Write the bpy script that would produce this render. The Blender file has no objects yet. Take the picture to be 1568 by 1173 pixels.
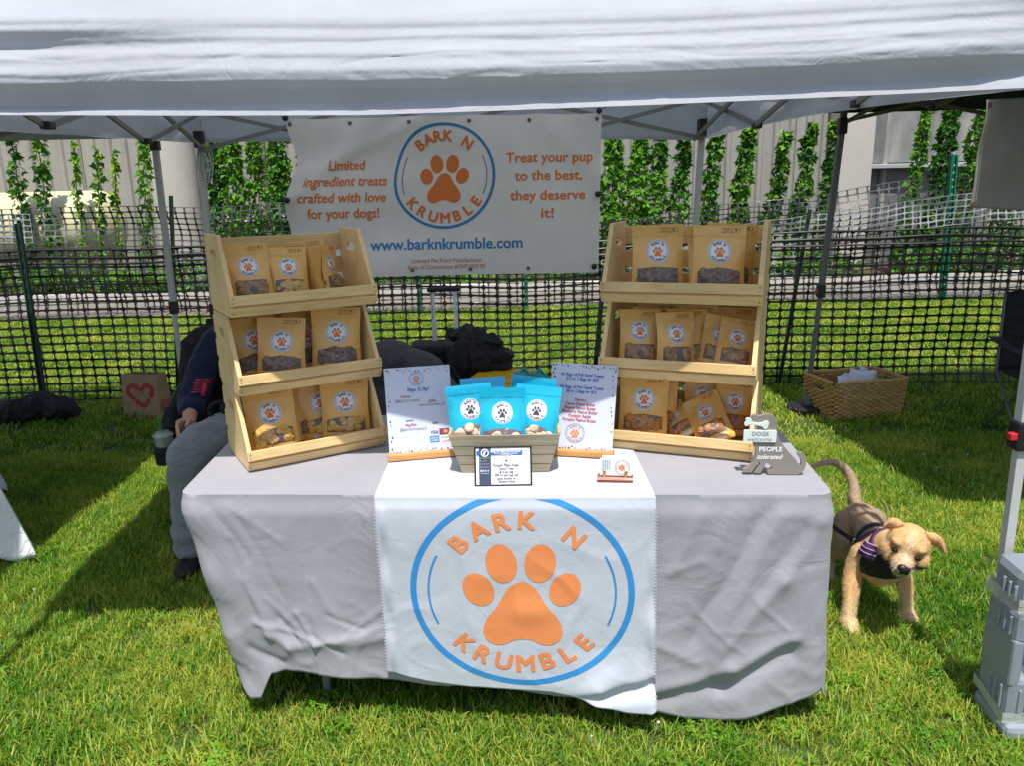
import bpy, bmesh, math, random
import numpy as np
from mathutils import Vector, Matrix, Euler, noise

random.seed(7)
rng = np.random.default_rng(7)
R = math.radians
scene = bpy.context.scene
C = scene.collection

# ---------------------------------------------------------------- camera
F, CX, CY, PITCH, CH = 1180.0, 784.0, 586.5, R(14.0), 1.57
ROLL = R(1.4)
cam_data = bpy.data.cameras.new('camera')
cam_data.sensor_width = 36.0
cam_data.lens = 36.0 * F / 1568.0
cam_data.clip_start = 0.05
cam_data.clip_end = 400.0
cam = bpy.data.objects.new('camera', cam_data)
cam.location = (0, 0, CH)
cam.rotation_euler = (Matrix.Rotation(math.pi / 2 - PITCH, 3, 'X') @ Matrix.Rotation(-ROLL, 3, 'Z')).to_euler()
C.objects.link(cam)
scene.camera = cam

# ---------------------------------------------------------------- world and sun
world = bpy.data.worlds.new('World')
scene.world = world
world.use_nodes = True
wn = world.node_tree
wn.nodes.clear()
sky = wn.nodes.new('ShaderNodeTexSky')
sky.sky_type = 'NISHITA'
sky.sun_disc = False
sky.sun_elevation = R(67)
sky.sun_rotation = R(187)
sky.air_density = 1.0
sky.dust_density = 1.6
bgn = wn.nodes.new('ShaderNodeBackground')
bgn.inputs['Strength'].default_value = 0.105
wo = wn.nodes.new('ShaderNodeOutputWorld')
wn.links.new(sky.outputs[0], bgn.inputs[0])
wn.links.new(bgn.outputs[0], wo.inputs[0])
SUN_DIR = Vector((-0.03, 0.40, -1.0)).normalized()
sd = bpy.data.lights.new('sun', 'SUN')
sd.energy = 4.1
sd.angle = R(0.55)
sd.color = (1.0, 0.955, 0.88)
sun = bpy.data.objects.new('sun', sd)
sun.rotation_euler = SUN_DIR.to_track_quat('-Z', 'Y').to_euler()
sun.location = (0, -3, 8)
C.objects.link(sun)
scene.view_settings.view_transform = 'Standard'
scene.view_settings.look = 'None'
scene.view_settings.exposure = 0.45
scene.view_settings.gamma = 1.0
scene.view_settings.use_curve_mapping = False
scene.render.engine = 'CYCLES'
scene.cycles.max_bounces = 10
scene.cycles.transparent_max_bounces = 24


# ---------------------------------------------------------------- where things stand
def ray(px, py):
    a0, b0 = (px - CX) / F, -(py - CY) / F
    c, s = math.cos(-ROLL), math.sin(-ROLL)
    a, b = a0 * c - b0 * s, a0 * s + b0 * c
    return Vector((a, math.cos(PITCH) + b * math.sin(PITCH), -math.sin(PITCH) + b * math.cos(PITCH)))


def atY(px, py, Y):
    d = ray(px, py)
    return Vector((0, 0, CH)) + d * (Y / d.y)


def atZ(px, py, Z):
    d = ray(px, py)
    return Vector((0, 0, CH)) + d * ((Z - CH) / d.z)


def mg(x, y, z=0.0):
    """measured spot, corrected for the tilt and focal length of the camera"""
    p = R(15.0)
    d = y * math.cos(p) - (z - 1.57) * math.sin(p)
    v = y * math.sin(p) + (z - 1.57) * math.cos(p)
    px, py = CX + 1100.0 * x / d, CY - 1100.0 * v / d
    if z < 1.25:
        return atZ(px, py, z)
    return atY(px, py, mg(x, y, 0.745).y)


def shift(o, ref):
    o.location = Vector(o.location) + (mg(*ref) - Vector(ref))


# ---------------------------------------------------------------- mesh building
class MB:
    def __init__(s):
        s.v, s.f, s.m = [], [], []
        s.cur = 0

    def add(s, vs, fs, mi=None):
        n = len(s.v)
        s.v.extend([tuple(p) for p in vs])
        s.f.extend([tuple(i + n for i in f) for f in fs])
        s.m.extend([s.cur if mi is None else mi] * len(fs))
        return s

    def box(s, c, size, rot=None, bev=0.0):
        x, y, z = size[0] / 2, size[1] / 2, size[2] / 2
        M = rot if rot is not None else Matrix.Identity(3)
        c = Vector(c)
        if bev <= 0:
            vs = [c + M @ Vector((sx * x, sy * y, sz * z)) for sx in (-1, 1) for sy in (-1, 1) for sz in (-1, 1)]
            fs = [(0, 1, 3, 2), (4, 6, 7, 5), (0, 4, 5, 1), (2, 3, 7, 6), (0, 2, 6, 4), (1, 5, 7, 3)]
            return s.add(vs, fs)
        bm = bmesh.new()
        bmesh.ops.create_cube(bm, size=1.0)
        for v in bm.verts:
            v.co = Vector((v.co.x * size[0], v.co.y * size[1], v.co.z * size[2]))
        bmesh.ops.bevel(bm, geom=bm.edges[:], offset=min(bev, min(size) * 0.45), segments=2, affect='EDGES', profile=0.5)
        return s.bm(bm, lambda p: c + M @ p)

    def bm(s, bm, fn=lambda p: p):
        bm.verts.ensure_lookup_table()
        for i, v in enumerate(bm.verts):
            v.index = i
        vs = [fn(v.co.copy()) for v in bm.verts]
        fs = [[v.index for v in f.verts] for f in bm.faces]
        bm.free()
        return s.add(vs, fs)

    def bar(s, p0, p1, w, h, up=(0, 0, 1)):
        p0, p1 = Vector(p0), Vector(p1)
        d = (p1 - p0)
        L = d.length
        d.normalize()
        u = Vector(up)
        if abs(d.dot(u)) > 0.95:
            u = Vector((0, 1, 0))
        r = d.cross(u).normalized()
        u = r.cross(d).normalized()
        M = Matrix((r, d, u)).transposed()
        return s.box((p0 + p1) / 2, (w, L, h), M)

    def tube(s, pts, r, n=8, caps=True):
        pts = [Vector(p) for p in pts]
        rs = r if isinstance(r, (list, tuple)) else [r] * len(pts)
        vs, fs = [], []
        prev = None
        for i, p in enumerate(pts):
            t = (pts[min(i + 1, len(pts) - 1)] - pts[max(i - 1, 0)])
            if t.length < 1e-9:
                t = Vector((0, 0, 1))
            t.normalize()
            if prev is None:
                a = Vector((0, 0, 1)) if abs(t.z) < 0.9 else Vector((1, 0, 0))
                x = t.cross(a).normalized()
            else:
                x = (prev - t * prev.dot(t)).normalized()
            prev = x
            y = t.cross(x)
            for k in range(n):
                a = 2 * math.pi * k / n
                vs.append(p + (x * math.cos(a) + y * math.sin(a)) * rs[i])
        for i in range(len(pts) - 1):
            for k in range(n):
                fs.append((i * n + k, i * n + (k + 1) % n, (i + 1) * n + (k + 1) % n, (i + 1) * n + k))
        if caps:
            fs.append(tuple(range(n))[::-1])
            fs.append(tuple((len(pts) - 1) * n + k for k in range(n)))
        return s.add(vs, fs)

    def lathe(s, c, prof, n=20):
        c = Vector(c)
        vs, fs = [], []
        for (r, z) in prof:
            for k in range(n):
                a = 2 * math.pi * k / n
                vs.append(c + Vector((r * math.cos(a), r * math.sin(a), z)))
        for i in range(len(prof) - 1):
            for k in range(n):
                fs.append((i * n + k, i * n + (k + 1) % n, (i + 1) * n + (k + 1) % n, (i + 1) * n + k))
        fs.append(tuple(range(n))[::-1])
        fs.append(tuple((len(prof) - 1) * n + k for k in range(n)))
        return s.add(vs, fs)

    def prism(s, poly, fn, t):
        """poly: 2D outline, fn(a, b, d) -> 3D with d in 0..t"""
        n = len(poly)
        vs = [fn(a, b, 0) for a, b in poly] + [fn(a, b, t) for a, b in poly]
        fs = [tuple(range(n))[::-1], tuple(range(n, 2 * n))]
        fs += [(i, (i + 1) % n, n + (i + 1) % n, n + i) for i in range(n)]
        return s.add(vs, fs)

    def ell(s, c, r, rot=None, sub=2):
        bm = bmesh.new()
        bmesh.ops.create_icosphere(bm, subdivisions=sub, radius=1.0)
        M = rot if rot is not None else Matrix.Identity(3)
        c = Vector(c)
        return s.bm(bm, lambda p: c + M @ Vector((p.x * r[0], p.y * r[1], p.z * r[2])))

    def grid(s, nu, nv, fn, flip=False, closed=False):
        vs = [fn(i / nu, j / nv) for j in range(nv + 1) for i in range(nu + 1)]
        fs = []
        w = nu + 1
        for j in range(nv):
            for i in range(nu):
                q = (j * w + i, j * w + i + 1, (j + 1) * w + i + 1, (j + 1) * w + i)
                fs.append(q[::-1] if flip else q)
        return s.add(vs, fs)

    def mesh(s, name, mats, smooth=False):
        me = bpy.data.meshes.new(name)
        me.from_pydata(s.v, [], s.f)
        for m in (mats if isinstance(mats, (list, tuple)) else [mats]):
            me.materials.append(m)
        me.polygons.foreach_set('material_index', s.m)
        if smooth:
            me.polygons.foreach_set('use_smooth', [True] * len(me.polygons))
            me.update()
            me.set_sharp_from_angle(angle=R(55))
        me.update()
        return me


FRAME = {}


def thing(name, label, cat, loc=(0, 0, 0), rz=0.0, group=None, rot=None, **kw):
    o = bpy.data.objects.new(name, None)
    o.empty_display_size = 0.05
    C.objects.link(o)
    e = rot if rot is not None else (0, 0, rz)
    o.location = loc
    o.rotation_euler = e
    FRAME[o.name] = Matrix.Translation(Vector(loc)) @ Euler(e).to_matrix().to_4x4()
    tag(o, label, cat, group)
    return o


def tag(o, label=None, cat=None, group=None, kind=None):
    if label: o['label'] = label
    if cat: o['category'] = cat
    if group: o['group'] = group
    if kind: o['kind'] = kind
    return o


def part(name, src, mats=None, parent=None, smooth=False, world=False, label=None, kind=None, autosmooth=None, solid=None, bevel=None):
    """links ONE mesh object; world=True: vertices are given in world space"""
    if isinstance(src, MB):
        if world and parent is not None:
            Mi = FRAME[parent.name].inverted()
            src.v = [tuple(Mi @ Vector(p)) for p in src.v]
        me = src.mesh(name, mats, smooth)
    else:
        me = src
    o = bpy.data.objects.new(name, me)
    C.objects.link(o)
    if parent is not None:
        o.parent = parent
        if parent.name in FRAME:
            FRAME[o.name] = FRAME[parent.name]
    if solid:
        m = o.modifiers.new('solid', 'SOLIDIFY')
        m.thickness = solid
        m.offset = 0
    if bevel:
        m = o.modifiers.new('bevel', 'BEVEL')
        m.width = bevel
        m.segments = 2
        m.limit_method = 'ANGLE'
    if label: o['label'] = label
    if kind: o['kind'] = kind
    return o


def struct(name, mb, mats, smooth=False):
    return tag(part(name, mb, mats, None, smooth), kind='structure')


def copy_tree(o, parent=None):
    c = o.copy()
    C.objects.link(c)
    if parent is not None:
        c.parent = parent
    if o.name in FRAME:
        FRAME[c.name] = FRAME[o.name]
    for ch in list(o.children):
        copy_tree(ch, c)
    return c


def place(o, loc, rot):
    o.location = loc
    o.rotation_euler = rot
    FRAME[o.name] = Matrix.Translation(Vector(loc)) @ Euler(rot).to_matrix().to_4x4()


def nz(x, y=0.0, z=0.0):
    return noise.noise(Vector((x, y, z)))


def smoothstep(a, b, x):
    t = max(0.0, min(1.0, (x - a) / (b - a)))
    return t * t * (3 - 2 * t)


# ---------------------------------------------------------------- materials
def nodes_of(m):
    m.use_nodes = True
    nt = m.node_tree
    return nt, nt.nodes['Principled BSDF']


def N(nt, t, **kw):
    n = nt.nodes.new(t)
    for k, v in kw.items():
        if k in n.inputs:
            n.inputs[k].default_value = v
        else:
            setattr(n, k, v)
    return n


def col(c):
    return (c[0], c[1], c[2], 1.0)


def mat(name, c, rough=0.6, c2=None, scale=8.0, stretch=(1, 1, 1), var=0.5, bump=0.0, bscale=40.0, bstretch=(1, 1, 1),
        metal=0.0, trans=0.0, coat=0.0, dirt=None, sheen=0.0, spec=None, wave=None):
    m = bpy.data.materials.new(name)
    nt, b = nodes_of(m)
    L = nt.links.new
    b.inputs['Base Color'].default_value = col(c)
    b.inputs['Roughness'].default_value = rough
    b.inputs['Metallic'].default_value = metal
    if spec is not None: b.inputs['Specular IOR Level'].default_value = spec
    if coat: b.inputs['Coat Weight'].default_value = coat
    if sheen: b.inputs['Sheen Weight'].default_value = sheen
    tc = N(nt, 'ShaderNodeTexCoord')
    base = None
    if c2 is not None:
        mp = N(nt, 'ShaderNodeMapping')
        mp.inputs['Scale'].default_value = stretch
        L(tc.outputs['Object'], mp.inputs[0])
        tx = N(nt, 'ShaderNodeTexNoise', Scale=scale, Detail=6.0, Roughness=0.6)
        L(mp.outputs[0], tx.inputs['Vector'])
        rp = N(nt, 'ShaderNodeValToRGB')
        rp.color_ramp.elements[0].position = 0.5 - var * 0.4
        rp.color_ramp.elements[1].position = 0.5 + var * 0.4
        rp.color_ramp.elements[0].color = col(c)
        rp.color_ramp.elements[1].color = col(c2)
        L(tx.outputs[0], rp.inputs[0])
        base = rp.outputs[0]
    if dirt is not None:
        tx = N(nt, 'ShaderNodeTexNoise', Scale=dirt[1], Detail=8.0, Roughness=0.7)
        L(tc.outputs['Object'], tx.inputs['Vector'])
        rp = N(nt, 'ShaderNodeValToRGB')
        rp.color_ramp.elements[0].position = dirt[2]
        rp.color_ramp.elements[1].position = dirt[2] + 0.2
        rp.color_ramp.elements[0].color = (0, 0, 0, 1)
        rp.color_ramp.elements[1].color = (1, 1, 1, 1)
        L(tx.outputs[0], rp.inputs[0])
        mx = N(nt, 'ShaderNodeMix', data_type='RGBA')
        L(rp.outputs[0], mx.inputs[0])
        if base is None:
            mx.inputs[6].default_value = col(c)
        else:
            L(base, mx.inputs[6])
        mx.inputs[7].default_value = col(dirt[0])
        base = mx.outputs[2]
    if base is not None:
        L(base, b.inputs['Base Color'])
    if bump:
        mp = N(nt, 'ShaderNodeMapping')
        mp.inputs['Scale'].default_value = bstretch
        L(tc.outputs['Object'], mp.inputs[0])
        tx = N(nt, 'ShaderNodeTexNoise', Scale=bscale, Detail=5.0, Roughness=0.6)
        L(mp.outputs[0], tx.inputs['Vector'])
        bp = N(nt, 'ShaderNodeBump', Strength=1.0, Distance=bump)
        L(tx.outputs[0], bp.inputs['Height'])
        L(bp.outputs[0], b.inputs['Normal'])
    if trans:
        tr = N(nt, 'ShaderNodeBsdfTranslucent')
        if base is not None:
            L(base, tr.inputs[0])
        else:
            tr.inputs[0].default_value = col(c)
        ms = N(nt, 'ShaderNodeMixShader')
        ms.inputs[0].default_value = trans
        out = nt.nodes['Material Output']
        L(b.outputs[0], ms.inputs[1])
        L(tr.outputs[0], ms.inputs[2])
        L(ms.outputs[0], out.inputs[0])
    return m


def wood(name, c1, c2, knot, axis=0, rough=0.55):
    """planed softwood: long grain along one object axis, a few knots, offset per object"""
    m = bpy.data.materials.new(name)
    nt, b = nodes_of(m)
    L = nt.links.new
    tc = N(nt, 'ShaderNodeTexCoord')
    oi = N(nt, 'ShaderNodeObjectInfo')
    cb = N(nt, 'ShaderNodeVectorMath', operation='SCALE')
    cb.inputs[0].default_value = (7.3, 3.1, 5.7)
    L(oi.outputs['Random'], cb.inputs['Scale'])
    ad = N(nt, 'ShaderNodeVectorMath', operation='ADD')
    L(tc.outputs['Object'], ad.inputs[0]); L(cb.outputs[0], ad.inputs[1])
    sc = [14.0, 14.0, 14.0]
    sc[axis] = 1.1
    mp = N(nt, 'ShaderNodeMapping')
    mp.inputs['Scale'].default_value = sc
    L(ad.outputs[0], mp.inputs[0])
    t1 = N(nt, 'ShaderNodeTexNoise', Scale=1.6, Detail=4.0, Roughness=0.5, Distortion=0.6)
    L(mp.outputs[0], t1.inputs['Vector'])
    mu = N(nt, 'ShaderNodeMath', operation='MULTIPLY'); mu.inputs[1].default_value = 9.0
    L(t1.outputs[0], mu.inputs[0])
    fr = N(nt, 'ShaderNodeMath', operation='PINGPONG'); fr.inputs[1].default_value = 0.5
    L(mu.outputs[0], fr.inputs[0])
    rp = N(nt, 'ShaderNodeValToRGB')
    rp.color_ramp.elements[0].color = col(c2)
    rp.color_ramp.elements[0].position = 0.0
    rp.color_ramp.elements[1].color = col(c1)
    rp.color_ramp.elements[1].position = 0.35
    L(fr.outputs[0], rp.inputs[0])
    # broad tone changes
    t3 = N(nt, 'ShaderNodeTexNoise', Scale=4.0, Detail=2.0)
    L(ad.outputs[0], t3.inputs['Vector'])
    r3 = N(nt, 'ShaderNodeMapRange'); r3.inputs[1].default_value = 0.35; r3.inputs[2].default_value = 0.7
    r3.inputs[3].default_value = 0.82; r3.inputs[4].default_value = 1.08
    L(t3.outputs[0], r3.inputs[0])
    hs = N(nt, 'ShaderNodeHueSaturation')
    L(r3.outputs[0], hs.inputs['Value']); L(rp.outputs[0], hs.inputs['Color'])
    ksc = [5.0, 5.0, 5.0]
    ksc[axis] = 2.6
    mk = N(nt, 'ShaderNodeMapping'); mk.inputs['Scale'].default_value = ksc
    L(ad.outputs[0], mk.inputs[0])
    vo = N(nt, 'ShaderNodeTexVoronoi', Scale=1.0)
    L(mk.outputs[0], vo.inputs['Vector'])
    rk = N(nt, 'ShaderNodeValToRGB')
    rk.color_ramp.elements[0].position = 0.055
    rk.color_ramp.elements[0].color = (1, 1, 1, 1)
    rk.color_ramp.elements[1].position = 0.11
    rk.color_ramp.elements[1].color = (0, 0, 0, 1)
    L(vo.outputs['Distance'], rk.inputs[0])
    mx = N(nt, 'ShaderNodeMix', data_type='RGBA')
    L(rk.outputs[0], mx.inputs[0]); L(hs.outputs[0], mx.inputs[6]); mx.inputs[7].default_value = col(knot)
    L(mx.outputs[2], b.inputs['Base Color'])
    b.inputs['Roughness'].default_value = rough
    bp = N(nt, 'ShaderNodeBump', Strength=0.5, Distance=0.0008)
    L(fr.outputs[0], bp.inputs['Height']); L(bp.outputs[0], b.inputs['Normal'])
    return m


def cloth_mat(name, c, weave=900.0, trans=0.0, rough=0.85, crease=0.0015, cscale=9.0, sheen=0.1, dirt=None):
    m = bpy.data.materials.new(name)
    nt, b = nodes_of(m)
    L = nt.links.new
    tc = N(nt, 'ShaderNodeTexCoord')
    n1 = N(nt, 'ShaderNodeTexNoise', Scale=cscale, Detail=5.0, Roughness=0.55, Distortion=1.2)
    L(tc.outputs['Object'], n1.inputs['Vector'])
    # ridged: creases where the noise crosses one half
    s1 = N(nt, 'ShaderNodeMath', operation='SUBTRACT'); s1.inputs[1].default_value = 0.5
    L(n1.outputs[0], s1.inputs[0])
    a1 = N(nt, 'ShaderNodeMath', operation='ABSOLUTE'); L(s1.outputs[0], a1.inputs[0])
    r1 = N(nt, 'ShaderNodeMapRange'); r1.inputs[2].default_value = 0.10
    L(a1.outputs[0], r1.inputs[0])
    b1 = N(nt, 'ShaderNodeBump', Strength=0.7, Distance=crease)
    L(r1.outputs[0], b1.inputs['Height'])
    n2 = N(nt, 'ShaderNodeTexNoise', Scale=weave, Detail=1.0)
    L(tc.outputs['Object'], n2.inputs['Vector'])
    b2 = N(nt, 'ShaderNodeBump', Strength=0.35, Distance=0.0006)
    L(n2.outputs[0], b2.inputs['Height']); L(b1.outputs[0], b2.inputs['Normal'])
    L(b2.outputs[0], b.inputs['Normal'])
    n3 = N(nt, 'ShaderNodeTexNoise', Scale=3.0, Detail=6.0, Roughness=0.65)
    L(tc.outputs['Object'], n3.inputs['Vector'])
    rr = N(nt, 'ShaderNodeMapRange'); rr.inputs[3].default_value = 0.90; rr.inputs[4].default_value = 1.04
    rr.inputs[1].default_value = 0.3; rr.inputs[2].default_value = 0.7
    L(n3.outputs[0], rr.inputs[0])
    hs = N(nt, 'ShaderNodeHueSaturation'); hs.inputs['Color'].default_value = col(c)
    L(rr.outputs[0], hs.inputs['Value'])
    L(hs.outputs[0], b.inputs['Base Color'])
    b.inputs['Roughness'].default_value = rough
    b.inputs['Specular IOR Level'].default_value = 0.25
    b.inputs['Sheen Weight'].default_value = sheen
    if trans:
        tr = N(nt, 'ShaderNodeBsdfTranslucent')
        L(hs.outputs[0], tr.inputs[0]); L(b2.outputs[0], tr.inputs['Normal'])
        ms = N(nt, 'ShaderNodeMixShader'); ms.inputs[0].default_value = trans
        L(b.outputs[0], ms.inputs[1]); L(tr.outputs[0], ms.inputs[2])
        L(ms.outputs[0], nt.nodes['Material Output'].inputs[0])
    return m


def leafy(name, c1, c2, c3, trans=0.35, pscale=0.7):
    """leaf and grass material: tone by instance and by place, light shines through"""
    m = bpy.data.materials.new(name)
    nt, b = nodes_of(m)
    L = nt.links.new
    geo = N(nt, 'ShaderNodeNewGeometry')
    oi = N(nt, 'ShaderNodeObjectInfo')
    n1 = N(nt, 'ShaderNodeTexNoise', Scale=pscale, Detail=5.0, Roughness=0.6)
    L(geo.outputs['Position'], n1.inputs['Vector'])
    ad = N(nt, 'ShaderNodeMath', operation='MULTIPLY_ADD')
    L(oi.outputs['Random'], ad.inputs[0]); ad.inputs[1].default_value = 0.22
    L(n1.outputs[0], ad.inputs[2])
    at = N(nt, 'ShaderNodeAttribute', attribute_name='tone')
    a2 = N(nt, 'ShaderNodeMath', operation='MULTIPLY_ADD')
    L(at.outputs['Fac'], a2.inputs[0]); a2.inputs[1].default_value = 0.34
    L(ad.outputs[0], a2.inputs[2])
    rp = N(nt, 'ShaderNodeValToRGB')
    e = rp.color_ramp.elements
    e[0].position = 0.45; e[0].color = col(c1)
    e[1].position = 0.92; e[1].color = col(c3)
    x = e.new(0.72); x.color = col(c2)
    L(a2.outputs[0], rp.inputs[0])
    L(rp.outputs[0], b.inputs['Base Color'])
    b.inputs['Roughness'].default_value = 0.5
    b.inputs['Specular IOR Level'].default_value = 0.35
    tr = N(nt, 'ShaderNodeBsdfTranslucent')
    hs = N(nt, 'ShaderNodeHueSaturation'); hs.inputs['Saturation'].default_value = 1.15; hs.inputs['Value'].default_value = 1.3
    L(rp.outputs[0], hs.inputs['Color']); L(hs.outputs[0], tr.inputs[0])
    ms = N(nt, 'ShaderNodeMixShader'); ms.inputs[0].default_value = trans
    L(b.outputs[0], ms.inputs[1]); L(tr.outputs[0], ms.inputs[2])
    L(ms.outputs[0], nt.nodes['Material Output'].inputs[0])
    return m


def film_mat(name, tint=(1, 1, 1), opacity=0.25, rough=0.12):
    m = bpy.data.materials.new(name)
    nt, b = nodes_of(m)
    L = nt.links.new
    b.inputs['Base Color'].default_value = col(tint)
    b.inputs['Roughness'].default_value = rough
    b.inputs['Specular IOR Level'].default_value = 0.8
    tc = N(nt, 'ShaderNodeTexCoord')
    n1 = N(nt, 'ShaderNodeTexNoise', Scale=28.0, Detail=3.0, Distortion=1.0)
    L(tc.outputs['Object'], n1.inputs['Vector'])
    bp = N(nt, 'ShaderNodeBump', Strength=1.0, Distance=0.006)
    L(n1.outputs[0], bp.inputs['Height']); L(bp.outputs[0], b.inputs['Normal'])
    tr = N(nt, 'ShaderNodeBsdfTransparent')
    ms = N(nt, 'ShaderNodeMixShader'); ms.inputs[0].default_value = opacity
    L(tr.outputs[0], ms.inputs[1]); L(b.outputs[0], ms.inputs[2])
    L(ms.outputs[0], nt.nodes['Material Output'].inputs[0])
    return m


M = {}
M['canopy_next'] = cloth_mat('neighbour_canopy_cloth', (0.50, 0.52, 0.56), weave=500, trans=0.06, crease=0.0012, cscale=7.0)
M['canopy'] = cloth_mat('canopy_cloth', (0.60, 0.63, 0.71), weave=500, trans=0.38, crease=0.0012, cscale=7.0)
M['canopy_green'] = cloth_mat('canopy_green', (0.03, 0.05, 0.035), trans=0.1)
M['table_cloth'] = cloth_mat('table_cloth', (0.335, 0.335, 0.375), weave=900, crease=0.0012, cscale=4.5)
M['runner'] = cloth_mat('runner_cloth', (0.52, 0.56, 0.64), weave=700, crease=0.0006, cscale=5.5)
M['banner'] = cloth_mat('banner_vinyl', (0.84, 0.83, 0.84), weave=400, crease=0.001, cscale=5.0, rough=0.5, trans=0.12)
M['beige'] = cloth_mat('beige_vinyl', (0.25, 0.24, 0.21), weave=400, crease=0.0006, rough=0.6, trans=0.0)
M['white_linen'] = cloth_mat('white_linen', (0.78, 0.80, 0.84), weave=300, crease=0.003, cscale=14)
M['orange'] = mat('orange_print', (0.80, 0.26, 0.09), 0.6, c2=(0.84, 0.29, 0.10), scale=5)
M['blue'] = mat('blue_print', (0.03, 0.25, 0.62), 0.6, c2=(0.035, 0.28, 0.66), scale=5)
M['orange_d'] = mat('orange_banner_print', (0.72, 0.19, 0.03), 0.55)
M['blue_d'] = mat('blue_banner_print', (0.03, 0.22, 0.50), 0.55)
M['ink'] = mat('dark_ink', (0.03, 0.03, 0.045), 0.5)
M['grey_ink'] = mat('grey_ink', (0.30, 0.30, 0.33), 0.5)
M['brown_ink'] = mat('brown_ink', (0.10, 0.045, 0.02), 0.5)
M['red_ink'] = mat('red_ink', (0.42, 0.04, 0.05), 0.5)
M['navy_ink'] = mat('navy_ink', (0.03, 0.055, 0.16), 0.5)
M['deepblue'] = mat('deep_blue_ink', (0.02, 0.13, 0.48), 0.5)
M['label'] = mat('label_paper', (0.82, 0.83, 0.86), 0.4)
M['paper'] = mat('sign_paper', (0.60, 0.63, 0.74), 0.28, coat=0.3)
M['white'] = mat('white_card', (0.84, 0.84, 0.84), 0.5)
M['white_ink'] = mat('white_ink', (0.85, 0.86, 0.86), 0.5)
M['kraft'] = mat('kraft_paper', (0.74, 0.42, 0.105), 0.40, c2=(0.80, 0.48, 0.14), scale=6, bump=0.0060, bscale=20, sheen=0.0, coat=0.3)
M['kraft_bag'] = mat('kraft_bag_paper', (0.34, 0.22, 0.125), 0.75, c2=(0.40, 0.26, 0.15), scale=6, bump=0.004, bscale=9)
M['cyan'] = mat('cyan_foil', (0.005, 0.42, 0.66), 0.22, c2=(0.01, 0.46, 0.70), scale=6, bump=0.0035, bscale=18, coat=0.6)
M['cyan_back'] = mat('cyan_foil_back', (0.008, 0.33, 0.53), 0.3, bump=0.003, bscale=18, coat=0.3)
M['treat_dark'] = mat('dark_treats', (0.10, 0.055, 0.045), 0.75, c2=(0.32, 0.22, 0.19), scale=60, bump=0.003, bscale=180)
M['treat_brown'] = mat('brown_treats', (0.24, 0.13, 0.05), 0.75, c2=(0.48, 0.31, 0.14), scale=50, bump=0.003, bscale=180)
M['treat_gold'] = mat('golden_treats', (0.52, 0.28, 0.03), 0.6, c2=(0.74, 0.50, 0.13), scale=40, bump=0.0015, bscale=140)
M['treat_orange'] = mat('orange_treats', (0.36, 0.13, 0.02), 0.6, c2=(0.52, 0.24, 0.05), scale=40, bump=0.002, bscale=140)
M['treat_cream'] = mat('iced_treats', (0.62, 0.42, 0.22), 0.6, c2=(0.72, 0.60, 0.62), scale=16, bump=0.002, bscale=140)
M['film'] = film_mat('clear_film', (0.9, 0.9, 0.95), 0.11, 0.15)
M['tape'] = film_mat('clear_tape', (0.62, 0.66, 0.62), 0.55, 0.3)
M['acrylic'] = film_mat('acrylic', (0.8, 0.85, 0.9), 0.15, 0.05)
M['pine_x'] = wood('pine_grain_x', (0.84, 0.60, 0.285), (0.75, 0.51, 0.22), (0.26, 0.12, 0.05), 0)
M['pine_y'] = wood('pine_grain_y', (0.84, 0.60, 0.285), (0.75, 0.51, 0.22), (0.30, 0.14, 0.06), 1)
M['pine_z'] = wood('pine_grain_z', (0.84, 0.61, 0.30), (0.76, 0.53, 0.235), (0.34, 0.17, 0.07), 2)
M['taupe_x'] = wood('washed_slat_x', (0.42, 0.36, 0.25), (0.33, 0.28, 0.19), (0.36, 0.30, 0.20), 0)
M['taupe_z'] = wood('washed_slat_z', (0.55, 0.42, 0.22), (0.48, 0.36, 0.18), (0.40, 0.30, 0.16), 2)
M['beech'] = wood('beech_foot', (0.66, 0.33, 0.11), (0.56, 0.27, 0.09), (0.5, 0.24, 0.08), 0)
M['mahogany'] = wood('mahogany', (0.28, 0.06, 0.025), (0.20, 0.04, 0.02), (0.2, 0.04, 0.02), 0, 0.3)
M['nail'] = mat('nail_head', (0.05, 0.03, 0.02), 0.5)
M['brass'] = mat('brass', (0.72, 0.50, 0.16), 0.25, metal=1.0)
M['steel_white'] = mat('powder_coated_leg', (0.50, 0.51, 0.50), 0.45, dirt=((0.33, 0.32, 0.30), 9.0, 0.62))
M['steel_grey'] = mat('grey_steel', (0.20, 0.20, 0.20), 0.45, metal=0.2)
M['steel_dark'] = mat('dark_grey_steel', (0.13, 0.13, 0.135), 0.5)
M['alu'] = mat('aluminium', (0.55, 0.56, 0.58), 0.3, metal=0.7)
M['silver'] = mat('silver_paint', (0.78, 0.80, 0.84), 0.3)
M['black_plastic'] = mat('black_plastic', (0.012, 0.012, 0.014), 0.45, bump=0.0004, bscale=300)
M['red_plastic'] = mat('red_plastic', (0.60, 0.02, 0.03), 0.4)
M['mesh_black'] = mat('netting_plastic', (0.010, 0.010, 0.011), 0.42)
M['mesh_far'] = mat('sunlit_far_netting', (0.045, 0.047, 0.05), 0.35, dirt=((0.42, 0.43, 0.45), 0.9, 0.55))  # pale blotches paint sunlight on the far strands into the colour
M['green_paint'] = mat('green_painted_post', (0.0, 0.145, 0.075), 0.45, dirt=((0.02, 0.09, 0.05), 20, 0.6))
M['dark_green_paint'] = mat('dark_green_post', (0.012, 0.045, 0.032), 0.5)
M['cord'] = mat('white_cord', (0.55, 0.55, 0.53), 0.8)
M['grey_block'] = mat('grey_moulded_plastic', (0.23, 0.265, 0.31), 0.42, c2=(0.25, 0.285, 0.33), scale=12, bump=0.0006, bscale=260)
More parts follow.
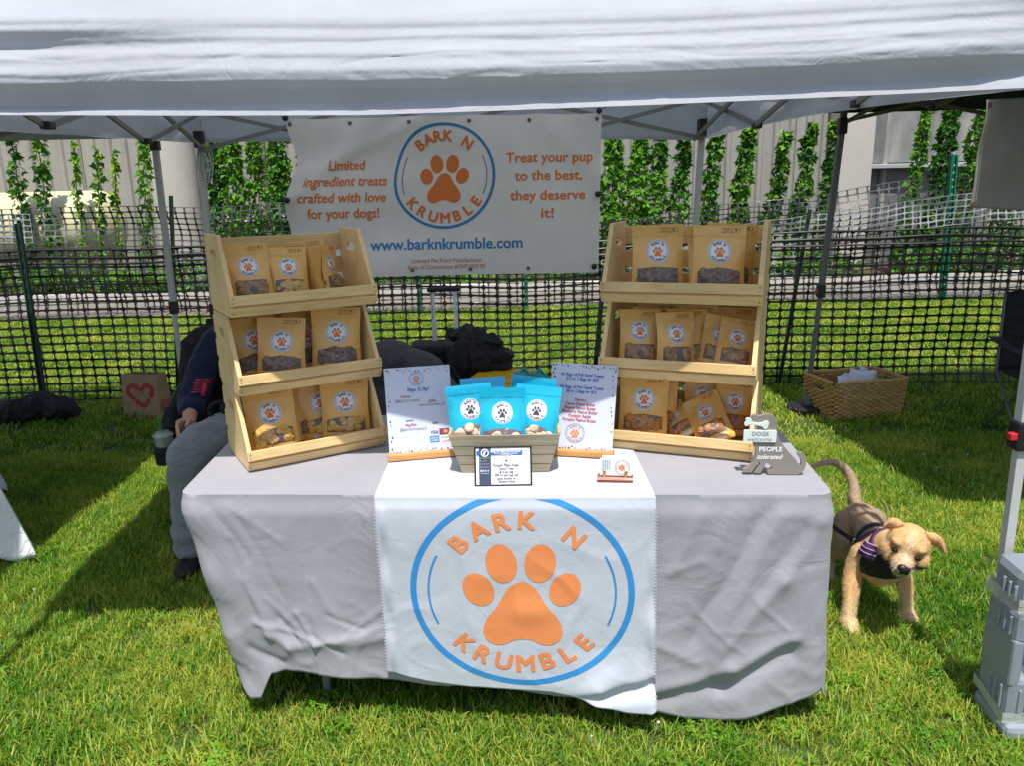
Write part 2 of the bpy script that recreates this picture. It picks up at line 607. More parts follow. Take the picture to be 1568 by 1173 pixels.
M['straw'] = mat('wicker', (0.36, 0.19, 0.06), 0.7, c2=(0.60, 0.38, 0.14), scale=25, bump=0.002, bscale=120)
M['napkin'] = mat('white_papers', (0.78, 0.80, 0.86), 0.7)
M['sign_grey'] = mat('grey_sign_paint', (0.25, 0.225, 0.20), 0.55, bump=0.0003, bscale=200)
M['sign_edge'] = mat('cut_board_edge', (0.50, 0.45, 0.35), 0.7)
M['mint'] = mat('pale_mint_paint', (0.70, 0.78, 0.74), 0.55)
M['skin'] = mat('skin', (0.52, 0.27, 0.19), 0.5, c2=(0.60, 0.33, 0.24), scale=20, bump=0.0006, bscale=200)
M['sweats'] = cloth_mat('grey_marl_fleece', (0.22, 0.235, 0.26), weave=420, crease=0.006, cscale=10, rough=0.95, sheen=0.3)
M['navy'] = cloth_mat('navy_knit', (0.012, 0.018, 0.05), weave=420, crease=0.004, cscale=9, rough=0.9, sheen=0.1)
M['black_fabric'] = cloth_mat('black_nylon', (0.014, 0.014, 0.017), weave=420, crease=0.006, cscale=9, rough=0.6, sheen=0.05)
M['charcoal'] = cloth_mat('charcoal_denim', (0.065, 0.068, 0.078), weave=420, crease=0.007, cscale=8, rough=0.85, sheen=0.1)
M['shoe'] = mat('black_shoe_knit', (0.010, 0.010, 0.012), 0.7, bump=0.002, bscale=90)
M['shoe_sole'] = mat('shoe_sole', (0.03, 0.03, 0.033), 0.6)
M['pink'] = mat('pink_print', (0.50, 0.03, 0.09), 0.7)
M['hair'] = mat('dark_hair', (0.03, 0.018, 0.01), 0.6, bump=0.004, bscale=80)
M['yellow'] = mat('yellow_plastic', (0.70, 0.42, 0.01), 0.4)
M['teal'] = mat('teal_plastic', (0.05, 0.42, 0.38), 0.4)
M['cup'] = film_mat('cup_plastic', (0.7, 0.75, 0.75), 0.35, 0.1)
M['drink'] = mat('iced_drink', (0.25, 0.15, 0.08), 0.2)
M['straw_green'] = mat('green_straw', (0.0, 0.30, 0.12), 0.4)
M['leash'] = mat('navy_webbing', (0.008, 0.010, 0.022), 0.7, bump=0.003, bscale=150)
M['purple'] = mat('purple_webbing', (0.085, 0.02, 0.115), 0.55, bump=0.002, bscale=120)
M['lavender'] = mat('lavender_trim', (0.50, 0.42, 0.58), 0.5)
M['heart_red'] = mat('red_bag_print', (0.42, 0.03, 0.035), 0.7)
M['tank'] = mat('cream_tank_paint', (0.66, 0.62, 0.38), 0.4, dirt=((0.50, 0.45, 0.27), 2.0, 0.6))
M['copper'] = mat('rusty_pipe', (0.20, 0.06, 0.03), 0.6)
M['window_dirt'] = mat('dusty_glass', (0.16, 0.17, 0.165), 0.25, c2=(0.36, 0.36, 0.34), scale=2.2, stretch=(1, 1, 0.4), var=0.35, dirt=((0.22, 0.14, 0.06), 5.0, 0.66))
M['frame_grey'] = mat('window_frame_paint', (0.42, 0.43, 0.44), 0.5)
M['twine'] = mat('hop_twine', (0.28, 0.19, 0.10), 0.9)
M['vine_stem'] = mat('hop_stem', (0.09, 0.12, 0.03), 0.8)
M['hop'] = leafy('hop_leaves', (0.012, 0.065, 0.008), (0.035, 0.14, 0.012), (0.13, 0.32, 0.018), 0.34, 1.3)
M['hop_young'] = leafy('young_hop_leaves', (0.12, 0.30, 0.015), (0.22, 0.44, 0.02), (0.34, 0.55, 0.03), 0.45, 1.3)
M['bush'] = leafy('shrub_leaves', (0.020, 0.080, 0.010), (0.05, 0.165, 0.015), (0.12, 0.29, 0.022), 0.3, 1.6)
M['grass'] = leafy('grass_blades', (0.045, 0.165, 0.010), (0.150, 0.33, 0.020), (0.48, 0.50, 0.09), 0.40, 1.4)
M['clover'] = leafy('clover_leaves', (0.07, 0.22, 0.014), (0.13, 0.32, 0.02), (0.2, 0.4, 0.03), 0.3, 1.7)
M['flower'] = mat('clover_flower', (0.62, 0.58, 0.50), 0.8)


# ---------------------------------------------------------------- flat print
GLYPH = {}


def glyphs(s, bold=0.0, shear=0.0):
    k = (s, bold, shear)
    if k not in GLYPH:
        c = bpy.data.curves.new('lettering', 'FONT')
        c.body = s
        c.size = 1.0
        c.offset = bold
        c.shear = shear
        c.resolution_u = 3
        o = bpy.data.objects.new('lettering', c)
        me = o.to_mesh()
        vs = [(v.co.x, v.co.y) for v in me.vertices]
        fs = [tuple(p.vertices) for p in me.polygons]
        o.to_mesh_clear()
        bpy.data.objects.remove(o)
        bpy.data.curves.remove(c)
        xs = [v[0] for v in vs] or [0]
        GLYPH[k] = (vs, fs, min(xs), max(xs))
    return GLYPH[k]


class Print:
    def __init__(s):
        s.items = []   # (verts2d, faces, mat, layer)

    def text(s, t, x, y, size, mi, bold=0.012, align='C', rot=0.0, layer=1, width=None, shear=0.0, sx=1.0):
        extra = bold
        vs, fs, a, b = glyphs(t, 0.0, shear)
        k = size
        if width is not None:
            kx = width / (b - a)
        else:
            kx = k * sx
        o = -(a + b) / 2 if align == 'C' else (-a if align == 'L' else -b)
        c, sn = math.cos(rot), math.sin(rot)
        out = []
        for (vx, vy) in vs:
            px, py = (vx + o) * kx, (vy - 0.33) * k
            out.append((x + px * c - py * sn, y + px * sn + py * c))
        s.items.append((out, fs, mi, layer))
        if extra:
            nst = 14 if extra >= .035 and size > .03 else (8 if extra >= .03 else 4)
            for q in range(nst):
                dx, dy = extra * k * math.cos(6.2832 * q / nst + rot), extra * k * math.sin(6.2832 * q / nst + rot)
                s.items.append(([(a_ + dx, b_ + dy) for a_, b_ in out], fs, mi, layer + 0.04 * (q + 1)))

    def arc_text(s, t, cx, cy, r, a0, a1, size, mi, bold=0.02, flip=False, layer=1):
        n = len(t)
        for i, ch in enumerate(t):
            if ch == ' ':
                continue
            a = R(a0 + (a1 - a0) * i / (n - 1))
            rot = a - math.pi / 2 + (math.pi if flip else 0)
            s.text(ch, cx + r * math.cos(a), cy + r * math.sin(a), size, mi, bold, rot=rot, layer=layer)

    def poly(s, pts, mi, layer=1):
        s.items.append((list(pts), [tuple(range(len(pts)))], mi, layer))

    def rect(s, x0, y0, x1, y1, mi, layer=1):
        s.poly([(x0, y0), (x1, y0), (x1, y1), (x0, y1)], mi, layer)

    def ellipse(s, cx, cy, rx, ry, rot, mi, layer=1, n=28):
        c, sn = math.cos(rot), math.sin(rot)
        p = []
        for k in range(n):
            a = 2 * math.pi * k / n
            x, y = rx * math.cos(a), ry * math.sin(a)
            p.append((cx + x * c - y * sn, cy + x * sn + y * c))
        s.poly(p, mi, layer)

    def ring(s, cx, cy, r0, r1, a0, a1, mi, layer=1, n=64):
        vs, fs = [], []
        for k in range(n + 1):
            a = R(a0 + (a1 - a0) * k / n)
            vs += [(cx + r0 * math.cos(a), cy + r0 * math.sin(a)), (cx + r1 * math.cos(a), cy + r1 * math.sin(a))]
        for k in range(n):
            fs.append((2 * k, 2 * k + 1, 2 * k + 3, 2 * k + 2))
        s.items.append((vs, fs, mi, layer))

    def paw(s, cx, cy, k, mi, rot=0.0, layer=1, sx=.87, sy=.96):
        half = [(0, .04), (.10, .005), (.17, -.08), (.235, -.19), (.325, -.29), (.375, -.40), (.355, -.49), (.28, -.545), (.18, -.545), (.09, -.505), (0, -.49)]
        pts = half + [(-a, b) for a, b in half[-2:0:-1]]
        c, sn = math.cos(rot), math.sin(rot)
        sm = []
        m = len(pts)
        for i in range(m):
            p0, p1, p2, p3 = pts[i - 1], pts[i], pts[(i + 1) % m], pts[(i + 2) % m]
            for t in (0, 1 / 3, 2 / 3):
                q = []
                for d in (0, 1):
                    q.append(0.5 * (2 * p1[d] + (p2[d] - p0[d]) * t + (2 * p0[d] - 5 * p1[d] + 4 * p2[d] - p3[d]) * t * t + (3 * p1[d] - p0[d] - 3 * p2[d] + p3[d]) * t ** 3))
                sm.append(q)
        tr = lambda x, y: (cx + k * (x * sx * c - y * sy * sn), cy + k * (x * sx * sn + y * sy * c))
        s.poly([tr(*p) for p in sm], mi, layer)
        for (x, y, rx, ry, a) in ((-.18, .21, .142, .178, 8), (.18, .21, .142, .178, -8), (-.405, -.03, .138, .158, 22), (.405, -.03, .138, .158, -22)):
            q = tr(x, y)
            s.ellipse(q[0], q[1], rx * k * sx * 1.03, ry * k * sy, R(a) + rot, mi, layer)

    def logo(s, cx, cy, r, mo, mb, letters=None, disc=None, rot=0.0, layer=1, ring=0.055, tsize=0.27, bold=0.022, ps=(.87, .96), bk=(129, 53, .755), kr=(220, 323, .79)):
        ml = mo if letters is None else letters
        if disc is not None:
            s.ellipse(cx, cy, r * 1.07, r * 1.07, 0, disc, layer - 1, n=40)
        s.ring(cx, cy, r * (1 - ring), r, 0, 360, mb, layer)
        d = math.degrees(rot)
        s.ring(cx, cy, r * .825, r * .843, -24 + d, 27 + d, mb, layer, n=16)
        s.ring(cx, cy, r * .825, r * .843, 153 + d, 204 + d, mb, layer, n=16)
        s.paw(cx, cy + (0.06 if ps[1] > 1 else 0.03) * r * math.cos(rot), r, mo, rot, layer, *ps)
        s.arc_text('BARK N', cx, cy, r * bk[2], bk[0] + d, bk[1] + d, r * tsize, ml, bold, layer=layer)
        s.arc_text('KRUMBLE', cx, cy, r * kr[2], kr[0] + d, kr[1] + d, r * tsize, ml, bold, flip=True, layer=layer)

    def build(s, name, mats, fn, parent=None, maxlen=None, gap=0.0005, label=None, world=False):
        """fn(x, y, h) -> 3D point h above the printed surface"""
        mb = MB()
        for vs, fs, mi, layer in s.items:
            bm = bmesh.new()
            bv = [bm.verts.new((a, b, 0)) for a, b in vs]
            for f in fs:
                try:
                    bm.faces.new([bv[i] for i in f])
                except ValueError:
                    pass
            if maxlen:
                bmesh.ops.triangulate(bm, faces=bm.faces[:])
                for _ in range(7):
                    es = [e for e in bm.edges if e.calc_length() > maxlen]
                    if not es:
                        break
                    bmesh.ops.subdivide_edges(bm, edges=es, cuts=1)
                    bmesh.ops.triangulate(bm, faces=[f for f in bm.faces if len(f.verts) > 3])
            mb.cur = mi
            h = gap * (layer + 1)
            mb.bm(bm, lambda p: Vector(fn(p.x, p.y, h)))
        return part(name, mb, mats, parent, world=world, label=label)


# ================================================================ THE SETTING
def lawn_z(x, y):
    return 0.012 * nz(x * 0.9, y * 0.9, 3.1) + 0.006 * nz(x * 3, y * 3, 1.0)


def ground_mat(name, cs, scale, bump=0.01, bscale=30):
    return mat(name, cs[0], 0.95, c2=cs[1], scale=scale, var=0.6, bump=bump, bscale=bscale, dirt=(cs[2], scale * 2.3, 0.58) if len(cs) > 2 else None)


M['soil'] = ground_mat('lawn_soil', ((0.035, 0.065, 0.010), (0.06, 0.09, 0.015), (0.09, 0.08, 0.03)), 5.0)
M['far_lawn'] = ground_mat('far_lawn', ((0.09, 0.17, 0.016), (0.17, 0.25, 0.025), (0.25, 0.26, 0.05)), 6.0, 0.03, 60)
M['gravel'] = ground_mat('pale_gravel', ((0.20, 0.17, 0.14), (0.34, 0.30, 0.26), (0.12, 0.09, 0.06)), 9.0, 0.03, 60)
M['concrete'] = mat('concrete', (0.50, 0.47, 0.42), 0.85, c2=(0.58, 0.55, 0.50), scale=1.6, var=0.7, dirt=((0.30, 0.275, 0.24), 3.5, 0.62), bump=0.0015, bscale=18)
M['mulch'] = ground_mat('bark_mulch', ((0.07, 0.035, 0.022), (0.15, 0.075, 0.045), (0.035, 0.03, 0.02)), 14.0, 0.05, 40)
M['clad'] = mat('weathered_shaded_cladding', (0.25, 0.24, 0.215), 0.55, c2=(0.42, 0.405, 0.37), scale=1.8, stretch=(1.6, 1, 0.22), var=0.9, dirt=((0.20, 0.175, 0.14), 2.6, 0.56), bump=0.002, bscale=30)  # colour streaks hold weathering plus mottled shade painted onto the wall
M['dark_clad'] = mat('dark_panel', (0.13, 0.135, 0.14), 0.55, c2=(0.18, 0.185, 0.19), scale=2, var=0.7, dirt=((0.09, 0.08, 0.07), 3.0, 0.6))

g = MB()
g.grid(60, 60, lambda u, v: (-9 + 18 * u, -3.0 + 13.6 * v, lawn_z(-9 + 18 * u, -3.0 + 13.6 * v)))
struct('lawn', g, M['soil'], True)
g = MB()
g.box((0, 40, -0.27), (160, 170, 0.4))
struct('ground', g, M['mulch'])
g = MB()
g.grid(60, 6, lambda u, v: (-14 + 28 * u, 10.5 + 1.85 * v, 0.012 + 0.012 * nz(u * 60, v * 8)))
struct('gravel_path', g, M['gravel'])
kerb = None
for i in range(24):
    b = MB().box((0, 0, 0), (1.185, 0.13, 0.16), bev=0.015)
    if kerb is None:
        kerb = b.mesh('kerb_stone', M['concrete'])
    o = part('kerb_stone', kerb)
    o.location = (-13.8 + i * 1.2, 12.42 + 0.006 * (i % 3), 0.06)
    tag(o, kind='structure')
g = MB()
g.grid(60, 8, lambda u, v: (-14 + 28 * u, 12.45 + 2.95 * v, 0.02 + 0.05 * abs(nz(u * 40, v * 6))))
struct('planting_bed', g, M['mulch'])

# ---- building: corrugated cladding, concrete columns, windows
bld = thing('industrial_building', 'weathered industrial building with pale corrugated cladding and concrete columns behind the vines', 'building', (0, 15.3, 0))
WY = 15.3


def cladding_sheet(w=0.9):
    m = MB()
    prof = []
    x = 0.0
    while x < w - 1e-6:
        prof += [(x, 0.0), (x + 0.16, 0.0), (x + 0.19, -0.045), (x + 0.26, -0.045), (x + 0.29, 0.0)]
        x += 0.30
    prof.append((w, 0.0))
    vs, fs = [], []
    for (a, b) in prof:
        vs += [(a, b, 0), (a, b, 5.6)]
    for i in range(len(prof) - 1):
        fs.append((2 * i, 2 * i + 2, 2 * i + 3, 2 * i + 1))
    m.add(vs, fs)
    return m.mesh('cladding_sheet', M['clad'])


sheet = cladding_sheet()
gaps = [(-6.72, -5.88), (6.0, 6.9), (6.9, 9.35)]
x = -14.4
k = 0
while x < 14.4:
    if not any(a - 0.3 < x < b - 0.6 for a, b in gaps):
        o = part('cladding_sheet', sheet, None, bld)
        o.location = (x, 0.012 * (k % 2), -0.05)
    x += 0.905
    k += 1
b = MB().box((0, 0.35, 2.7), (29, 0.3, 5.6))
part('back_wall', b, M['dark_clad'], bld)
b = MB().lathe((-6.32, -0.12, -0.05), [(0.42, 0), (0.42, 5.5)], 36)
part('round_column', b, M['concrete'], bld, smooth=True)
b = MB().box((6.42, -0.32, 2.7), (0.60, 0.62, 5.6), bev=0.02)
part('square_column', b, M['concrete'], bld)
# window bay to the right of the square column
b = MB().box((8.1, 0.0, 0.88), (2.5, 0.06, 1.86))
part('lower_panel', b, M['dark_clad'], bld)
for i in range(4):
    b = MB().box((7.15 + i * 0.62, -0.055, 0.9), (0.035, 0.05, 1.8))
    part('panel_rib', b, M['dark_clad'], bld)
fr = part('window', MB().box((8.1, 0.06, 2.85), (2.5, 0.05, 2.1)), M['dark_clad'], bld)
for (a, w_) in ((6.93, 0.09), (7.88, 0.075), (8.5, 0.045), (9.27, 0.09)):
    part('mullion', MB().box((a, -0.02, 2.87), (w_, 0.12, 1.9), bev=0.01), M['frame_grey'], fr)
part('sill', MB().box((8.1, -0.09, 1.86), (2.6, 0.26, 0.085), bev=0.012), M['frame_grey'], fr)
for (a, w_) in ((7.40, 0.86), (8.19, 0.56), (8.87, 0.70)):
    part('pane', MB().box((a, 0.0, 2.87), (w_, 0.02, 1.88)), M['window_dirt'], fr)
# pipe running along the wall on the left
b = MB()
b.tube([(-4.6, -0.1, 0), (-4.6, -0.1, 5.2)], 0.05, 10)
part('downpipe', b, M['steel_dark'], bld, smooth=True)
b = MB()
for z in (1.12, 1.20):
    b.tube([(-5.5, -0.09, z), (-0.5, -0.09, z)], 0.028, 8)
part('conduit', b, M['alu'], bld, smooth=True)

# ---- propane tank
tk = thing('storage_tank', 'long cream coloured horizontal gas tank with domed ends beside the concrete column', 'tank', (-9.0, 14.2, 0))
prof = []
L_, r_ = 3.4, 0.62
for i in range(9):
    a = math.pi / 2 * i / 8
    prof.append((r_ * math.sin(a) + 0.002, -L_ / 2 - 0.35 * math.cos(a)))
for i in range(9):
    a = math.pi / 2 * i / 8
    prof.append((r_ * math.cos(a) + 0.002, L_ / 2 + 0.35 * math.sin(a)))
b = MB().lathe((0, 0, 0), prof, 36)
b.v = [(p[2], p[1], p[0] + 1.14) for p in b.v]
part('tank_shell', b, M['tank'], tk, smooth=True)
for sx in (-1.1, 1.1):
    part('saddle', MB().box((sx, 0, 0.3), (0.22, 0.9, 0.64), bev=0.02), M['concrete'], tk)
b = MB().tube([(1.0, -0.1, 1.5), (1.05, -0.1, 1.62), (1.4, -0.15, 1.64), (1.8, -0.2, 1.5), (2.0, -0.2, 1.2), (2.02, -0.2, 0.0)], 0.02, 8)
part('feed_pipe', b, M['copper'], tk, smooth=True)
part('valve_cap', MB().lathe((0.9, 0, 1.48), [(0.1, 0), (0.1, 0.16), (0.03, 0.2)], 14), M['steel_grey'], tk)


# ---------------------------------------------------------------- leaves
def leaf_cloud(n, fn, size, seed, young=None, droop=0.5):
    """n three-lobed leaves; fn(rng) -> (position, outward direction). Returns verts, faces, tone."""
    r = np.random.default_rng(seed)
    lobes = np.array([(0, 0), (0.30, 0.10), (0.62, 0.42), (0.33, 0.52), (0.0, 1.05), (-0.33, 0.52), (-0.62, 0.42), (-0.30, 0.10)])
    fold = np.array([0, 0.02, -0.10, 0.06, -0.16, 0.06, -0.10, 0.02])
    V, Fc, T = [], [], []
    for i in range(n):
        p, d = fn(r)
        s = size * r.uniform(0.42, 1.3)
        d = Vector(d)
        t = Vector((r.normal() * 0.5, r.normal() * 0.3, -droop + r.normal() * 0.45)) + d * 0.6
        t.normalize()
        nrm = (d + Vector((r.normal(), r.normal(), 0.5 + r.normal())) * 0.45)
        b_ = t.cross(nrm)
        if b_.length < 1e-4:
            continue
        b_.normalize()
        nrm = b_.cross(t).normalized()
        base = len(V)
        P = Vector(p)
        for (a, c), f in zip(lobes, fold):
            V.append(P + b_ * (a * s) + t * (c * s) + nrm * (f * s))
        Fc += [(base, base + 1, base + 2, base + 3), (base, base + 3, base + 4, base + 5), (base, base + 5, base + 6, base + 7)]
        tone = max(0, r.uniform(0, 1) + (seed % 5 - 2) * .09 + (r.uniform() < .05) * .6)
        T += [tone] * 8
    return V, Fc, T


def leaf_part(name, data, m, parent=None, world=True, kind='stuff'):
    V, Fc, T = data
    mb = MB()
    mb.add(V, Fc)
    o = part(name, mb, m, parent, world=world, kind=kind)
    at = o.data.attributes.new('tone', 'FLOAT', 'POINT')
    at.data.foreach_set('value', T)
    return o


def vine(px0, py0, px1, py1, Y, width, dens, label, group, seed, top_young=0.12, zt=None):
    top = atY(px0, py0, Y)
    bot = atY(px1, py1, Y)
    bot.z = 0.05
    t = thing('hop_vine', label, 'vine', (bot.x, bot.y, 0.0), group=group)
    H = top.z
    n_seg = 24
    def axis(k):
        p = bot.lerp(top, k)
        return Vector((p.x + 0.05 * nz(k * 4, seed), p.y + 0.04 * nz(k * 4, seed + 9), p.z))
    b = MB().tube([axis(k / n_seg) for k in range(n_seg + 1)], 0.008, 5)
    b.tube([axis(k / 40) + Vector((0.02 * math.cos(k), 0.02 * math.sin(k), 0)) for k in range(41)], 0.006, 5)
    part('stem', b, M['vine_stem'], t, world=True)
    part('twine', MB().tube([axis(1.0), axis(1.0) + Vector((0.1, 0, 1.6))], 0.004, 5), M['twine'], t, world=True)
    gaps_ = [(1 + 0.5 * nz(k * 0.9, seed * 3.3)) for k in range(40)]

    def fn(r):
        while True:
            k = r.uniform(0, 1)
            w = width * (1.15 - 0.55 * k) * (0.8 + 0.45 * nz(k * 9, seed * 1.7)) * (0.35 + 0.65 * min(1, (1 - k) * 7 + 0.2))
            if r.uniform(0, 1) < 0.55 + 0.6 * nz(k * 16, seed * 2.1) + 0.35:
                break
        a = r.uniform(0, 2 * math.pi)
        q = math.sqrt(r.uniform(0.08, 1))
        d = Vector((math.cos(a), math.sin(a) * 0.9, 0.15))
        return axis(k) + Vector((d.x * w * q, d.y * w * q * 0.8, r.normal() * 0.03)), d
    n = int(dens * H)
    leaf_part('foliage', leaf_cloud(n, fn, 0.105, seed), M['hop'], t)
    if top_young > 0:
        def fy(r):
            k = 1 - abs(r.normal()) * top_young
            k = max(0, min(1.03, k))
            a = r.uniform(0, 2 * math.pi)
            d = Vector((math.cos(a), math.sin(a), 0.3))
            w = width * 0.55
            return axis(min(k, 1)) + d * (w * r.uniform(0.1, 1)), d
        leaf_part('young_leaves', leaf_cloud(int(38 + 90 * top_young), fy, 0.085, seed + 50), M['hop_young'], t)
    return t


VY = 13.4
# px at the top, py top, px at the bottom (y 400), width, leaves per metre, label
vines = [
    (14, 185, 45, 400, .15, 75, 'hop vine at the far left edge climbing past the cream tank', .05),
    (56, 195, 78, 400, .16, 85, 'second hop vine from the left hanging in front of the cream tank', .05),
    (110, 215, 128, 400, .07, 22, 'sparse young hop vine in front of the middle of the cream tank', .6),
    (146, 225, 156, 400, .08, 28, 'thin yellow green hop vine over the right half of the cream tank', .7),
    (172, 235, 184, 400, .07, 18, 'wispy hop vine at the right end of the cream tank', .6),
    (216, 200, 224, 400, .14, 70, 'hop vine just left of the round concrete column', .1),
    (322, 190, 330, 400, .22, 190, 'hop vine just right of the round concrete column', .04),
    (352, 195, 358, 400, .26, 210, 'broad hop vine second to the right of the round column', .04),
    (388, 195, 392, 400, .20, 150, 'hop vine left of the white banner with lighter leaf tips', .10),
    (424, 190, 428, 400, .30, 250, 'dense hop vine at the left edge of the white banner', .04),
    (470, 190, 474, 400, .30, 120, 'hop vine behind the left end of the white banner', .04),
    (530, 190, 530, 400, .30, 60, 'hop vine hidden behind the left text of the banner', 0),
    (880, 190, 874, 400, .30, 90, 'hop vine behind the right end of the white banner', .04),
    (944, 190, 932, 400, .26, 240, 'dense hop vine just right of the white banner', .04),
    (982, 190, 966, 400, .24, 230, 'second dense hop vine right of the white banner', .04),
    (1012, 200, 994, 400, .20, 190, 'dark hop vine left of the tent corner leg', .04),
    (1049, 205, 1030, 400, .20, 200, 'hop vine touching the left side of the tent corner leg', .04),
    (1098, 200, 1076, 400, .19, 200, 'hop vine right of the tent corner leg', .04),
    (1150, 195, 1118, 400, .20, 210, 'dark dense hop vine between the tent corner and the pale cladding', .04),
    (1206, 200, 1166, 400, .17, 140, 'leaning hop vine with a yellow green top in front of pale cladding', .18),
    (1246, 190, 1206, 400, .17, 170, 'hop vine with bright top left of the grey pole', .14),
    (1280, 185, 1250, 400, .12, 130, 'narrow hop vine beside the slanting grey pole', .06),
    (1420, 165, 1374, 400, .13, 110, 'bright yellow green hop vine in front of the dusty window', .55),
    (1462, 160, 1412, 400, .24, 230, 'broad hop vine between the window and the beige sheet', .08),
    (1512, 150, 1450, 400, .22, 200, 'hop vine half hidden by the beige sheet', .05),
    (1575, 150, 1520, 400, .26, 150, 'hop vine behind the beige sheet at the right edge', .05),
]
for i, (a, b_, c, d, w, dn, lab, ty) in enumerate(vines):
    vine(a, b_, c, d, VY, w, dn * 1.5, lab, 'hop vines trained up strings along the building', 100 + i * 7, ty)


def shrub(x, y, w, h, n, label, seed, m='bush', size=0.08):
    t = thing('shrub', label, 'shrub', (x, y, 0), group='shrubs growing at the foot of the building')
    b = MB()
    r = random.Random(seed)
    for k in range(7):
        a = r.uniform(0, 6.28)
        b.tube([(0, 0, 0), (0.2 * w * math.cos(a), 0.2 * w * math.sin(a), h * .4), (0.38 * w * math.cos(a), 0.3 * w * math.sin(a), h * .75)], [0.012, 0.009, 0.004], 5)
    part('stem', b, M['vine_stem'], t)

    def fn(rr):
        u, v, z = rr.uniform(-1, 1), rr.uniform(-1, 1), rr.uniform(0, 1)
        hh = h * (0.75 + 0.4 * nz(u * 2.2 + seed, v * 2)) * math.sqrt(max(0.05, 1 - 0.7 * u * u))
        return (u * w / 2, v * 0.4, hh * z ** 0.7), Vector((u * 0.5, -0.5, 0.8)).normalized()
    leaf_part('foliage', leaf_cloud(n, fn, size, seed), M[m], t, world=False)


sh = [(-9.9, 12.3, 1.5, .8, 'low leafy shrub at the left edge beneath the tank'), (-8.5, 12.2, 1.5, .7, 'low leafy shrub beneath the left half of the cream tank'),
      (-7.3, 12.3, 1.3, .8, 'leafy shrub under the right end of the cream tank'), (-6.2, 12.2, 1.2, .65, 'low shrub at the foot of the round column'),
      (-5.1, 12.3, 1.3, .85, 'leafy shrub right of the round column'), (-4.1, 12.2, 1.2, .9, 'leafy shrub left of the banner'),
      (-3.0, 12.3, 1.3, .6, 'low shrub below the left end of the banner'), (-1.6, 12.2, 1.6, .5, 'low shrub below the middle of the banner'),
      (0.2, 12.2, 1.6, .5, 'low shrub below the banner web address'), (1.6, 12.3, 1.2, .8, 'leafy shrub right of the banner'),
      (2.8, 12.2, 1.3, .75, 'leafy shrub behind the tent corner leg'), (4.0, 12.3, 1.3, .7, 'leafy shrub under the leaning vines'),
      (5.2, 12.2, 1.2, .6, 'low shrub left of the square concrete column'), (7.4, 12.2, 1.3, .8, 'leafy shrub beneath the dusty window'),
      (8.5, 12.1, 1.5, 1.05, 'tall bushy shrub right of the window'), (9.9, 12.0, 1.6, 1.15, 'tall bushy shrub below the beige sheet')]
for i, (x_, y_, w_, h_, lab) in enumerate(sh):
    shrub(x_, y_ + .8, w_ * 1.1, h_, int(700 * h_ + 150), lab, 900 + i * 3)


# ---------------------------------------------------------------- grass
def tuft_mesh(name, n, rad, h, w, seed, m):
    r = np.random.default_rng(seed)
    V, Fc, T = [], [], []
    for i in range(n):
        a, q = r.uniform(0, 6.283), rad * math.sqrt(r.uniform(0, 1))
        x0, y0 = q * math.cos(a), q * math.sin(a)
        hh = h * r.uniform(0.45, 1.25)
        ww = w * r.uniform(0.6, 1.2)
        d = r.uniform(0, 6.283)
        lean = hh * r.uniform(0.15, 0.95)
        ax = d + r.normal() * 0.4 + 1.57
        cx_, sx_ = math.cos(ax), math.sin(ax)
        base = len(V)
        for (k, wk) in ((0, 1.0), (0.4, 0.95), (0.78, 0.6)):
            lx = x0 + math.cos(d) * lean * k * k
            ly = y0 + math.sin(d) * lean * k * k
            lz = hh * (k - 0.18 * k * k)
            V += [(lx - cx_ * ww * wk / 2, ly - sx_ * ww * wk / 2, lz), (lx + cx_ * ww * wk / 2, ly + sx_ * ww * wk / 2, lz)]
        V.append((x0 + math.cos(d) * lean, y0 + math.sin(d) * lean, hh * (0.82 if lean < .6 * hh else .62)))
        Fc += [(base, base + 1, base + 3, base + 2), (base + 2, base + 3, base + 5, base + 4), (base + 4, base + 5, base + 6)]
        tone = r.uniform(0, 1) ** 1.3
        if r.uniform() < 0.07:
            tone = 1.5
        T += [tone] * 7
    me = bpy.data.meshes.new(name)
    me.from_pydata(V, [], Fc)
    me.materials.append(M[m])
    at = me.attributes.new('tone', 'FLOAT', 'POINT')
    at.data.foreach_set('value', T)
    return bpy.data.objects.new(name, me)


def clover_mesh(name, seed):
    r = np.random.default_rng(seed)
    V, Fc, T = [], [], []
    for i in range(16):
        a, q = r.uniform(0, 6.283), 0.05 * math.sqrt(r.uniform(0, 1))
        c = Vector((q * math.cos(a), q * math.sin(a), r.uniform(0.02, 0.042)))
        s = r.uniform(0.006, 0.010)
        a0 = r.uniform(0, 6.28)
        for k in range(3):
            aa = a0 + k * 2.094
            u = Vector((math.cos(aa), math.sin(aa), r.uniform(-.2, .3)))
            p = Vector((-math.sin(aa), math.cos(aa), 0))
            b0 = len(V)
            V += [c, c + u * s * .8 + p * s * .6, c + u * s * 1.5 + p * s * .3, c + u * s * 1.5 - p * s * .3, c + u * s * .8 - p * s * .6]
            Fc.append((b0, b0 + 1, b0 + 2, b0 + 3, b0 + 4))
            T += [r.uniform(0, 1)] * 5
    me = bpy.data.meshes.new(name)
    me.from_pydata(V, [], Fc)
    me.materials.append(M['clover'])
    at = me.attributes.new('tone', 'FLOAT', 'POINT')
    at.data.foreach_set('value', T)
    return bpy.data.objects.new(name, me)


